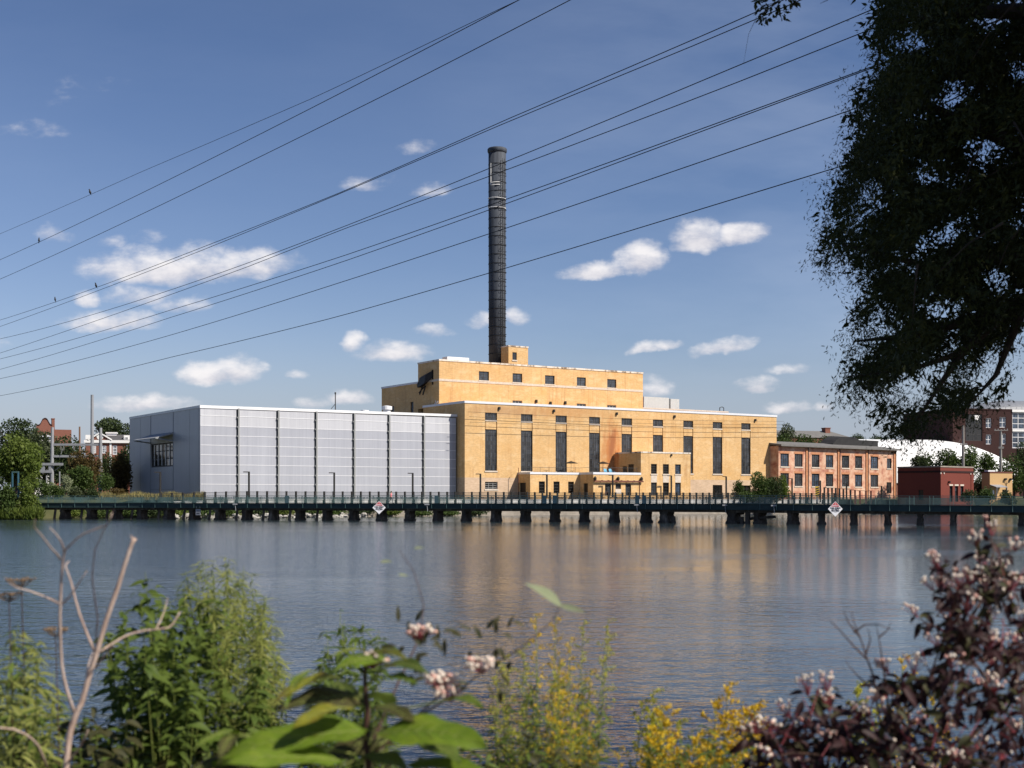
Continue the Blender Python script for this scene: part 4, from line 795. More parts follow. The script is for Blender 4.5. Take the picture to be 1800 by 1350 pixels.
def lettering(text, size, m, parent, x, z, y, name='lettering', bold=True):
    cu = bpy.data.curves.new('text', 'FONT'); cu.body = text; cu.size = size; cu.align_x = 'CENTER'; cu.align_y = 'CENTER'; cu.extrude = 0.004; cu.offset = 0.008 if bold else 0
    t = bpy.data.objects.new('text', cu); C.objects.link(t); dg = bpy.context.evaluated_depsgraph_get(); me = bpy.data.meshes.new_from_object(t.evaluated_get(dg))
    bpy.data.objects.remove(t); me.materials.clear(); me.materials.append(m); o = bpy.data.objects.new(name, me); C.objects.link(o); o.parent = parent; o.rotation_euler = (R(90), 0, 0); o.location = (x, y, z); return o
def signs():
    def dia(px, yc, hw, label):
        s = bpx(px); p, d = bpos(s); D = p.y; w = hw * D / FPX; zc = CAMZ + (HYP - yc) * D / FPX; q = bpt(s, -.75, zc)
        r = thing('warning_sign', label, 'warning sign', q, .12, 'diamond warning signs hung on the footbridge')
        m = MB(); c = [(0, -w), (w, 0), (0, w), (-w, 0)]; m.add([(x, 0, z) for x, z in c] + [(x, .04, z) for x, z in c], [(0, 1, 2, 3), (7, 6, 5, 4)] + [(i, i + 4, (i + 1) % 4 + 4, (i + 1) % 4) for i in range(4)]); m.build('board', M['signwhite'], r)
        t = .52 * w; m = MB(); m.add([(-(w - t) + .05 * w, -.004, t), ((w - t) - .05 * w, -.004, t), (0, -.004, w * .94), (-(w - t) + .05 * w, .0, t), ((w - t) - .05 * w, .0, t), (0, .0, w * .94)], [(0, 1, 2), (0, 3, 4, 1), (1, 4, 5, 2), (2, 5, 3, 0)]); m.build('red_corner', M['signred'], r)
        lettering('!', .38 * w, M['signwhite'], r, 0, .70 * w, -.012); lettering('DANGER', .26 * w, M['signred'], r, 0, .36 * w, -.012)
        lettering('DAM AHEAD', .25 * w, M['ink'], r, 0, .12 * w, -.012); lettering('DO NOT', .25 * w, M['ink'], r, 0, -.07 * w, -.012); lettering('PROCEED', .25 * w, M['ink'], r, 0, -.26 * w, -.012)
        m = MB(); m.box(-.2 * w, .2 * w, -.008, -.002, -.47 * w, -.42 * w); m.build('small_print', M['signgrey'], r)
        for x in (-.3, .3): m = MB(); m.box(x * w - .04, x * w + .04, .041, .55 + x * .9, .2 * w, .45 * w); m.build('bracket', M['galv'], r)
    dia(670.5, 892.3, 11.6, 'white and red diamond danger sign on the bridge before the pale hall')
    dia(1470.3, 894.6, 13.4, 'white and red diamond danger sign on the bridge before the old brick mill')
    s = bpx(349); p, d = bpos(s); D = p.y; w = 4.8 * D / FPX; zc = CAMZ + (HYP - 900.3) * D / FPX
    r = thing('notice_board', 'small grey rectangular notice hanging in shade under the bridge', 'sign', bpt(s, -.15, zc), math.atan2(d.y, d.x))
    m = MB(); m.box(-w, w, 0, .05, -w * 1.1, w * 1.1); m.build('board', M['signgrey'], r)
    m = MB(); m.box(-.6 * w, .6 * w, -.006, -.001, -.62 * w, -.35 * w); m.lathe((0, 0, .45 * w), [(.001, -.01), (.001, .01)], 3); m.box(-.5 * w, -.1 * w, -.006, -.001, .3 * w, .6 * w); m.box(.15 * w, .55 * w, -.006, -.001, .3 * w, .6 * w); m.build('dark_mark', M['ink'], r)
    m = MB(); m.box(-w * .8, -w * .7, .02, .06, w * 1.1, w * 1.1 + .5); m.box(w * .7, w * .8, .02, .06, w * 1.1, w * 1.1 + .5); m.build('hanger', M['galv'], r)
signs()

# ------------------------------------------------------------------ person on the bridge
def person():
    s = bpx(676); x, y, z = bpt(s, 2.1, bz(s)); d = bpos(s)[1]
    J = {'pel': (0, 0, .93), 'sp': (0.01, 0, 1.12), 'ch': (.03, 0, 1.32), 'nk': (.04, 0, 1.5), 'hd0': (.06, 0, 1.58), 'hd1': (.075, 0, 1.74),
         'hl': (0, .09, .9), 'kl': (.2, .1, .5), 'al': (.24, .1, .09), 'tl': (.4, .1, .05), 'hr': (0, -.09, .9), 'kr': (-.08, -.1, .5), 'ar': (-.38, -.1, .17), 'tr': (-.29, -.1, .03),
         'sl': (.03, .18, 1.4), 'el': (-.12, .24, 1.15), 'wl': (0.0, .25, .93), 'fl': (.06, .25, .85), 'sr': (.03, -.18, 1.4), 'er': (.0, -.25, 1.13), 'wr': (.2, -.25, 1.0), 'fr': (.28, -.24, .97)}
    rad = {'pel': .15, 'sp': .125, 'ch': .14, 'nk': .055, 'hd0': .085, 'hd1': .085, 'hl': .095, 'kl': .062, 'al': .042, 'tl': .04, 'hr': .095, 'kr': .062, 'ar': .042, 'tr': .04, 'sl': .065, 'el': .042, 'wl': .03, 'fl': .032, 'sr': .065, 'er': .042, 'wr': .03, 'fr': .032}
    E = [('pel', 'sp'), ('sp', 'ch'), ('ch', 'nk'), ('nk', 'hd0'), ('hd0', 'hd1'), ('pel', 'hl'), ('hl', 'kl'), ('kl', 'al'), ('al', 'tl'), ('pel', 'hr'), ('hr', 'kr'), ('kr', 'ar'), ('ar', 'tr'), ('ch', 'sl'), ('sl', 'el'), ('el', 'wl'), ('wl', 'fl'), ('ch', 'sr'), ('sr', 'er'), ('er', 'wr'), ('wr', 'fr')]
    K = list(J); me = bpy.data.meshes.new('body'); me.from_pydata([J[k] for k in K], [(K.index(a), K.index(b)) for a, b in E], [])
    o = bpy.data.objects.new('body', me); C.objects.link(o); md = o.modifiers.new('skin', 'SKIN'); o.modifiers.new('sub', 'SUBSURF').levels = 2
    for i, k in enumerate(K): me.skin_vertices[0].data[i].radius = (rad[k], rad[k])
    me.skin_vertices[0].data[0].use_root = True
    dg = bpy.context.evaluated_depsgraph_get(); m2 = bpy.data.meshes.new_from_object(o.evaluated_get(dg)); bpy.data.objects.remove(o)
    pink = mat('pink_cloth', [(0.62, 0.16, 0.2), (0.72, 0.24, 0.27)], 6); leg = mat('dark_cloth', [(0.03, 0.03, 0.04), (0.05, 0.05, 0.06)], 6); skin = mat('skin', [(0.50, 0.27, 0.19), (0.56, 0.32, 0.23)], 6, rough=0.6)
    m2.materials.clear()
    for q in (pink, leg, skin): m2.materials.append(q)
    for f in m2.polygons:
        c = f.center; f.material_index = 2 if (c.z > 1.47 or (abs(c.y) > .2 and c.z < 1.3)) else (1 if c.z < .98 else 0); f.use_smooth = True
    r = thing('person', 'person in a pink top walking across the footbridge', 'person', (x, y, z), math.atan2(d.y, d.x))
    b = bpy.data.objects.new('body', m2); C.objects.link(b); b.parent = r
    h = MB(); h.blob((.055, 0, 1.73), (.115, .1, .115), 3, 10, 8, .05); h.blob((-.05, 0, 1.66), (.05, .05, .1), 4, 8, 6, .05); h.build('hair', mat('brown_hair', [(0.05, 0.03, 0.02), (0.08, 0.05, 0.03)], 20), r, True)
person()

# ------------------------------------------------------------------ the old brick mill and the other buildings on the right
def mill():
    f = Frame(1368.5, 309, R(40)); r = f.root('brick_mill', 'two storey old mottled brick mill with black roof and paired windows', 'mill building')
    L = f.onv(1576); ze = f.z(0, 0, 783.5)
    sx = [(125, 183), (222, 277), (340, 393), (437, 488), (547, 598), (638, 687), (745, 797)]; px = lambda q: 1340 + q / 3.913
    z = lambda y, p: f.z(f.onv(p), 0, y)
    up = [(f.onv(px(a)), f.onv(px(b)), 10.75, 13.75, .3) for a, b in sx]; dn = [(f.onv(px(a)), f.onv(px(b)), 6.2, 9.2, .3) for a, b in sx]
    ex = [(f.onv(px(857)), f.onv(px(888)), 10.9, 13.4, .3), (f.onv(px(855)), f.onv(px(888)), 4.6, 7.4, .3)]
    block(r, 'wall', M['oldbrick'], 0, L, 0, 22, 0, ze, up + dn + ex)
    fm = front_map(0)
    for i, o in enumerate(up + dn): window(r, fm, *o[:4], .3, 4, 5, 'frame', 'glass_blue' if i % 3 == 0 else 'glass', .07, .12, sill='stone_trim', mull=.2)
    window(r, fm, *ex[0][:4], .3, 2, 3, 'frame', 'glass', .07, .1, sill='stone_trim')
    d = MB(); d.obox(fm, ex[1][0] + .03, ex[1][1] - .03, 4.62, 7.37, .2, .3); d.build('door', M['door'], r)
    for o in up + dn: m = MB(); m.obox(fm, o[0] - .25, o[1] + .25, o[3] + .004, o[3] + .5, -.04, .1); m.build('lintel', M['oldbrick_b'], r)
    for q in (302, 520, 715, 906):
        u = f.onv(px(q)); m = MB(); m.obox(fm, u - .3, u + .35, 2.8, ze - .5, -.22, -.003); m.build('pilaster', M['oldbrick_b'], r)
        m = MB(); m.tube([(u + .62, -.15, 2.8), (u + .62, -.15, ze - .2)], .11, 6); m.build('downpipe', M['dark'], r)
    m = MB(); m.add([(-.2, -1.0, ze - .1), (L + .9, -1.0, ze - .1), (L + .9, 9, ze + 1.2), (-.2, 9, ze + 1.2), (-.2, -1.0, ze + .3), (L + .9, -1.0, ze + .3), (L + .9, 9, ze + 1.6), (-.2, 9, ze + 1.6)], [(0, 3, 2, 1), (4, 5, 6, 7), (0, 1, 5, 4), (1, 2, 6, 5), (3, 0, 4, 7)]); m.build('roof', M['grey_roof'], r)
    m = MB(); n = 14; a0, a1 = f.onv(1464, 6), L + .7      # black curved parapet at the far end
    for i in range(n + 1):
        t = i / n; u = a0 + (a1 - a0) * t; h = (1.9 * math.sin(math.pi * min(1, t / .55)) ** .8 if t < .5 else 1.9 - .9 * min(1, (t - .5) / .1) + 0.25 * (t > .6)) + .5
        m.v += [(u, 6.0, ze + .2), (u, 6.0, ze + .9 + h), (u, 10.0, ze + 1.2 + h), (u, 10, ze + .2)]
    for i in range(n):
        for k in range(3): m.f.append((i * 4 + k, i * 4 + k + 1, (i + 1) * 4 + k + 1, (i + 1) * 4 + k))
    m.f += [(0, 1, 2, 3), (n * 4, n * 4 + 3, n * 4 + 2, n * 4 + 1)]; m.m = [0] * len(m.f); m.build('curved_parapet', M['black_roof'], r)
mill()
def pump_house():
    f = Frame(1653, 292, R(41)); r = f.root('pump_house', 'dark red flat roofed brick pump house with three slit windows', 'building')
    L = f.onv(1711); D = f.onu(1578); zt = f.z(0, 0, 818.7); z = lambda y: f.z(4, 0, y)
    ws = [(f.onv(a), f.onv(b), z(882), z(854), .4) for a, b in ((1669.2, 1674.5), (1678.6, 1684.2), (1688.5, 1693.7))]
    lw = [(4.2, 5.4, 3.0, 5.2, .25)]
    block(r, 'wall', M['redbrick'], 0, L, 0, D, 1.5, zt - .3, ws, lw, (), .4); coping(r, M['concrete'], 0, L, 0, D, zt - .3, .3, .1)
    for o in ws: window(r, front_map(0), *o[:4], .4, 1, 4, 'frame', 'glass', .06, .1); m = MB(); m.obox(front_map(0), o[0] - .15, o[1] + .15, o[3] + .003, o[3] + .35, -.04, .05); m.build('lintel', M['stone_trim'], r)
    d = MB(); d.obox(left_map(0), 4.23, 5.37, 3.0, 5.17, .15, .25); d.build('door', M['door'], r)
    zc = z(829.5); m = MB(); m.box(-.12, L + .1, -.12, -.003, zc - .15, zc + .25); m.box(-.12, -.003, -.003, D, zc - .15, zc + .25); m.build('string_course', M['darkbrick'], r)
    for u in (.05, 1.3, L - 1.3, L - .05): m = MB(); m.box(u - .16, u + .16, -.16, -.004, zc - .5, zc - .18); m.build('corner_block', M['stone_trim'], r)
    for u in (0, L - 1.1): m = MB(); m.box(u, u + 1.1, -.1, -.004, 1.5, zc - .52); m.build('pilaster', M['redbrick'], r)
    m = MB(); m.box(L * .22, L * .22 + .35, -.5, -.004, z(849), z(846)); m.build('wall_lamp', M['dark'], r)
pump_house()
def tan_box():
    f = Frame(1740, 300, R(24)); r = f.root('utility_building', 'small tan brick utility building with grey porch roof among trees', 'building')
    L = f.onv(1779.5); zt = f.z(0, 0, 829)
    block(r, 'wall', M['tan'], 0, L, 0, 2.5, 1.5, zt - .3, [(L * .08, L * .22, 3.0, 5.2, .2), (L * .55, L * .75, 4.2, 5.3, .2)]); coping(r, M['rust'], 0, L, 0, 2.5, zt - .3, .3, .08)
    d = MB(); d.obox(front_map(0), L * .09, L * .21, 3.0, 5.15, .1, .2); d.build('door', M['white'], r); window(r, front_map(0), L * .55, L * .75, 4.2, 5.3, .2, 2, 2, 'frame', 'glass_dark')
    m = MB(); zc = f.z(0, 0, 853); m.add([(0, -2, zc - .5), (L * .5, -2, zc - .5), (L * .5, -.01, zc), (0, -.01, zc), (0, -2, zc - .38), (L * .5, -2, zc - .38), (L * .5, -.01, zc + .15), (0, -.01, zc + .15)], [(0, 3, 2, 1), (4, 5, 6, 7), (0, 1, 5, 4), (0, 4, 7, 3), (1, 2, 6, 5)]); m.tube([(.2, -1.9, 2.5), (.2, -1.9, zc - .5)], .08, 5); m.tube([(L * .48, -1.9, 2.5), (L * .48, -1.9, zc - .5)], .08, 5); m.build('porch_roof', M['galv'], r)
    m = MB(); m.tube([(L * .72, -.1, 3), (L * .72, -.1, zc + .3), (L * .66, -.3, zc + 1.2)], .06, 5); m.tube([(L * .72, -.1, zc + .3), (L * .9, -.3, zc + 1.2)], .06, 5); m.box(L * .66 - .25, L * .66 + .25, -.5, -.1, zc + 1.2, zc + 1.6); m.box(L * .9 - .25, L * .9 + .25, -.5, -.1, zc + 1.2, zc + 1.6); m.build('flood_lamp', M['dark'], r)
    m = MB(); m.box(.3, L * .35, .8, 2, zt, zt + .35); m.build('roof_hatch', M['white_metal'], r)
tan_box()
def white_hall():
    f = Frame(1478, 400, R(8)); r = f.root('vaulted_hall', 'large hall with a white barrel vaulted roof behind the trees', 'hall')
    L = f.onv(1795); zt = f.z(0, 18, 770.0); ze = 8.0; Wd = 52; n = 20; mm = 40
    m = MB()
    for i in range(mm + 1):
        t = i / mm; u = L * t; k = 1 if t < .62 else math.sqrt(max(0.0, 1 - ((t - .62) / .38) ** 2.4 * .62))
        for j in range(n + 1):
            a = math.pi * j / n; m.v.append((u, Wd / 2 - Wd / 2 * math.cos(a), ze + (zt - ze) * k * math.sin(a) ** .75))
    for i in range(mm):
        for j in range(n): m.f.append((i * (n + 1) + j, (i + 1) * (n + 1) + j, (i + 1) * (n + 1) + j + 1, i * (n + 1) + j + 1))
    m.m = [0] * len(m.f); m.build('roof', M['membrane'], r, True)
    m = MB(); m.box(.3, L - .3, .4, Wd - .4, 1, ze); m.build('wall', M['farbrick'], r)
    m = MB(); m.v = [(-.4, Wd / 2 - Wd / 2 * 1.015 * math.cos(math.pi * j / n), ze + (zt - ze + .6) * math.sin(math.pi * j / n) ** .75) for j in range(n + 1)] + [(.3, Wd / 2 - Wd / 2 * 1.015 * math.cos(math.pi * j / n), ze + (zt - ze + .6) * math.sin(math.pi * j / n) ** .75) for j in range(n + 1)]
    m.f = [tuple(range(n + 1))] + [(j, j + 1, n + 2 + j, n + 1 + j) for j in range(n)]; m.m = [0] * len(m.f); m.build('gable_end', M['grey_roof'], r)
white_hall()
def modern_building():
    f = Frame(1700, 430, R(14)); r = f.root('modern_block', 'large modern dark red brick block with curved metal roof and glass bays', 'building')
    X0 = f.onv(1675); L = f.onv(1930); z = lambda y, p=1750: f.z(f.onv(p), 0, y); zt = z(722, 1780)
    w = []
    def W(a, b, t, bt): return (f.onv(a), f.onv(b), z(bt, (a + b) / 2), z(t, (a + b) / 2), .4)
    big = [W(1697, 1727, 728, 775)]; small = [W(1757, 1768.5, 733, 751.5), W(1757, 1768.5, 762, 781), W(1733, 1743, 735, 752), W(1733, 1743, 764, 781)]; wall_ = [W(1779.5, 1835, 725, 755), W(1779.5, 1835, 759, 788), W(1850, 1862, 733, 752), W(1880, 1920, 725, 788)]
    block(r, 'wall', M['darkbrick'], X0, L, 0, 30, 1, zt, big + small + wall_, (), (), .4); coping(r, M['darkbrick'], X0, L, 0, 30, zt, .5, .12)
    for o in big: window(r, front_map(0), *o[:4], .4, 4, 4, 'frame', 'glass_dark', .12, .2); 
    o = big[0]; m = MB(); m.add([(o[0] + 3.0, -.5, o[3] - .4), (o[0] + 4.9, -.5, o[3] - .4), (o[0] + 4.4, -.5, o[3] - 1.9), (o[0] + 3.4, -.5, o[3] - 1.9), (o[0] + 3.0, -.1, o[3] - .4), (o[0] + 4.9, -.1, o[3] - .4), (o[0] + 4.4, -.1, o[3] - 1.9), (o[0] + 3.4, -.1, o[3] - 1.9)], [(0, 1, 2, 3), (0, 4, 5, 1), (1, 5, 6, 2), (2, 6, 7, 3), (3, 7, 4, 0)]); m.build('light_hood', M['white'], r)
    for o in small: window(r, front_map(0), *o[:4], .4, 2, 2, 'white_metal', 'glass_blue', .16, .2)
    for o in wall_: window(r, front_map(0), *o[:4], .4, 5, 3, 'white_metal', 'glass_blue', .2, .3)
    o, p = wall_[0], wall_[1]; m = MB(); m.obox(front_map(0), o[0], o[1], p[3] + .05, o[2] - .05, -.1, .1); m.build('white_band', M['white'], r)
    m = MB(); m.obox(front_map(0), o[0] - .2, o[1], o[3] + .05, o[3] + .9, -.3, .1); m.build('white_band', M['white'], r)
    # curved metal roof, set back
    a, b = f.onv(1722, 6), L; n = 16; m = MB(); hz = z(699, 1800) - zt
    for i in range(25):
        t = i / 24; u = a + (b - a) * t; k = math.sin(min(1, .12 + t * 2.2) * math.pi / 2)
        for j in range(n + 1): an = math.pi * j / n; m.v.append((u, 6 + 11 - 11 * math.cos(an), zt + .2 + hz * k * math.sin(an) ** .8))
    for i in range(24):
        for j in range(n): m.f.append((i * (n + 1) + j, (i + 1) * (n + 1) + j, (i + 1) * (n + 1) + j + 1, i * (n + 1) + j + 1))
    m.f.append(tuple(range(n + 1))); m.m = [0] * len(m.f); m.build('curved_roof', M['metal_roof'], r, True)
    m = MB(); q = a + 4
    m.tube([(a + 3, .6, zt + 1.3), (L, .6, zt + 1.3)], .08, 4)
    while q < L: m.tube([(q, .6, zt + .4), (q, .6, zt + 1.3)], .06, 4); q += 2
    m.build('roof_railing', M['galv'], r)
modern_building()
def far_roofs():
    f = Frame(1362, 390, R(20)); r = f.root('slate_roofed_house', 'long grey hipped roof with brick chimney above the trees', 'house')
    L = f.onv(1502); zr = f.z(f.onv(1440), 6, 757); ze = f.z(0, 0, 768)
    m = MB(); m.box(.3, L - .3, .3, 13.7, 1, ze + .01); m.build('wall', M['farbrick'], r)
    m = MB(); m.v = [(0, 0, ze), (L, 0, ze), (L, 14, ze), (0, 14, ze), (4, 7, zr), (L - 4, 7, zr)]; m.f = [(0, 1, 5, 4), (1, 2, 5), (2, 3, 4, 5), (3, 0, 4)]; m.m = [0] * 4; ro = m.build('roof', M['grey_roof'], r)
    u = f.onv(1452, 6); m = MB(); m.box(u - .85, u + .85, 5, 7, zr - 2, f.z(u, 6, 752.5)); m.box(u - 1, u + 1, 4.85, 7.15, f.z(u, 6, 753.4), f.z(u, 6, 752)); m.build('chimney', M['farbrick'], ro)
    f = Frame(1657, 470, R(20)); r = f.root('rooftop_stack', 'small dark brick penthouse stack behind the white vaulted roof', 'building')
    L = f.onv(1670); zt = f.z(0, 0, 765); m = MB(); m.box(0, L, 0, 4, 5, zt - .4); m.build('wall', M['darkbrick'], r); m = MB(); m.box(-.15, L + .15, -.15, 4.15, zt - .398, zt); m.build('coping', M['darkbrick'], r); m = MB(); m.box(L + .8, L + 2.1, .5, 2.5, 5, zt - .8); m.build('flue', M['darkbrick'], r)
far_roofs()
def left_houses():
    # Dutch gable
    f = Frame(64, 430, R(25)); r = f.root('gabled_brick_house', 'red brick house with curly Dutch gable rising above the trees', 'house')
    L = f.onv(92); z = lambda y: f.z(0, 0, y); k = L / 28
    prof = [(0, 800), (0, 748), (5, 748), (7, 746), (8.5, 743), (10, 740), (11.5, 737.5), (14, 736), (16.5, 736), (19, 737.5), (20.5, 740), (22, 743), (24, 746), (26, 747.5), (28, 748), (28, 800)]
    m = MB(); n = len(prof); m.v = [(x * k, 0, z(y)) for x, y in prof] + [(x * k, .8, z(y)) for x, y in prof]; m.f = [tuple(range(n)), tuple(reversed(range(n, 2 * n)))] + [(i, n + i, n + (i + 1) % n, (i + 1) % n) for i in range(n)]; m.m = [0] * len(m.f); m.build('gable_wall', M['farbrick'], r)
    m = MB(); m.v = []; c = prof[1:-1]; q = len(c)
    for d0, d1 in ((-.15, .95),):
        for x, y in c: m.v += [(x * k, d0, z(y)), (x * k, d1, z(y)), (x * k, d1, z(y) + .35), (x * k, d0, z(y) + .35)]
    for i in range(q - 1):
        for e in range(4): m.f.append((i * 4 + e, i * 4 + (e + 1) % 4, (i + 1) * 4 + (e + 1) % 4, (i + 1) * 4 + e))
    m.m = [0] * len(m.f); m.build('gable_coping', M['darkbrick'], r)
    m = MB(); m.box(.3, L + 6, .81, 14, 1, z(754)); m.build('wall', M['farbrick'], r)
    m = MB(); zz = z(752); m.v = [(0, .82, zz - 1), (L, .82, zz - 1), (L, 14, zz - 1), (0, 14, zz - 1), (L / 2, .82, z(740)), (L / 2, 14, z(740))]; m.f = [(0, 4, 5, 3), (1, 2, 5, 4), (2, 3, 5)]; m.m = [0] * 3; ro = m.build('roof', M['slate'], r)
    u = f.onv(92.5, 1.2); m = MB(); m.box(u - .35, u + .55, .3, 2.0, z(790), z(736)); m.box(u - .45, u + .65, .2, 2.1, z(736), z(734.5)); m.build('chimney', M['farbrick'], ro)
    # Georgian house
    f = Frame(150, 360, R(12)); r = f.root('georgian_house', 'red brick house with white trim, pediment and dormers', 'house')
    L = f.onv(262); z = lambda y: f.z(4, 0, y); e0 = z(778.5); g0, g1 = f.onv(157), f.onv(195); ug = (g0 + g1) / 2
    ws = [(f.onv(a), f.onv(b), z(t2), z(t), .2) for a, b, t, t2 in ((164, 169, 783.5, 797), (179, 187, 783, 797), (198, 206, 782.5, 799), (222, 230, 782, 799), (244, 251, 782, 799))]
    block(r, 'wall', M['farbrick'], 0, L, 0, 12, 1, e0, ws, (), (), .2, False)
    for o in ws: window(r, front_map(0), *o[:4], .15, 2, 3, 'white_metal', 'glass_blue', .12, .22)
    for a in (f.onv(194.5), f.onv(236)): m = MB(); m.box(a - .25, a + .25, -.15, -.002, 1, e0); m.build('pilaster', M['white'], r)
    m = MB(); m.box(-.3, L + .3, -.5, 12.3, e0, e0 + .75); m.build('cornice', M['white'], r)
    m = MB(); zr = z(762); m.v = [(-.2, -.4, e0 + .752), (L + .2, -.4, e0 + .752), (L + .2, 12.2, e0 + .752), (-.2, 12.2, e0 + .752), (3.5, 6, zr), (L - 3, 6, zr)]; m.f = [(0, 1, 5, 4), (1, 2, 5), (2, 3, 4, 5), (3, 0, 4)]; m.m = [0] * 4; ro = m.build('roof', M['slate'], r)
    m = MB(); m.v = [(g0, -.3, e0 + .755), (g1, -.3, e0 + .755), (ug, -.3, z(761.5)), (g0, 4, e0 + .755), (g1, 4, e0 + .755), (ug, 4, z(761.5))]; m.f = [(0, 1, 2), (0, 2, 5, 3), (1, 4, 5, 2)]; m.m = [0] * 3; pe = m.build('pediment', M['farbrick'], r)
    m = MB(); m.tube([(g0 - .3, -.45, e0 + .8), (ug, -.45, z(761)), (g1 + .3, -.45, e0 + .8)], .26, 4); m.build('pediment_trim', M['white'], pe); m = MB(); m.lathe((0, 0, 0), [(.9, -.05), (.9, .05)], 12); o = m.build('half_round_window', M['white'], pe); o.rotation_euler = (R(90), 0, 0); o.location = (ug, -.34, e0 + 1.7)
    for p0, p1 in ((150, 158), (217.5, 227.5)):
        a, b = f.onv(p0), f.onv(p1); m = MB(); m.box(a, b, .3, 4, e0 + .76, z(764.5)); d = m.build('dormer', M['white'], ro)
        if p0 > 200: window(d, front_map(.3), a + .35, b - .35, z(776), z(767.5), -.02, 2, 2, 'white_metal', 'glass', .08, .12)
    a, b = f.onv(184), f.onv(202); m = MB(); m.box(a, b, 5, 7, zr - .8, z(760.5)); m.box(a - .2, b + .2, 4.8, 7.2, z(760.5), z(758)); m.build('chimney', M['white'], ro)
    # white house glimpsed between trees
    f = Frame(61, 350, R(15)); r = f.root('white_house', 'white house half hidden by trees below the gabled brick house', 'house'); L = f.onv(90); z = lambda y: f.z(0, 0, y)
    block(r, 'wall', M['white'], 0, L, 0, 7, 1, z(768), [(.6, 1.5, z(778), z(771), .2), (2.4, 3.3, z(778), z(771), .2)], (), (), .2)
    for a in (.6, 2.4): window(r, front_map(0), a, a + .9, z(778), z(771), .15, 2, 2, 'white_metal', 'glass')
    m = MB(); m.v = [(-.4, -.4, z(768)), (L + .4, -.4, z(768)), (L + .4, 7.4, z(768)), (-.4, 7.4, z(768)), (1, 3.5, z(763)), (L - 1, 3.5, z(763))]; m.f = [(0, 1, 5, 4), (1, 2, 5), (2, 3, 4, 5), (3, 0, 4)]; m.m = [0] * 4; m.build('roof', M['coping'], r)
left_houses()

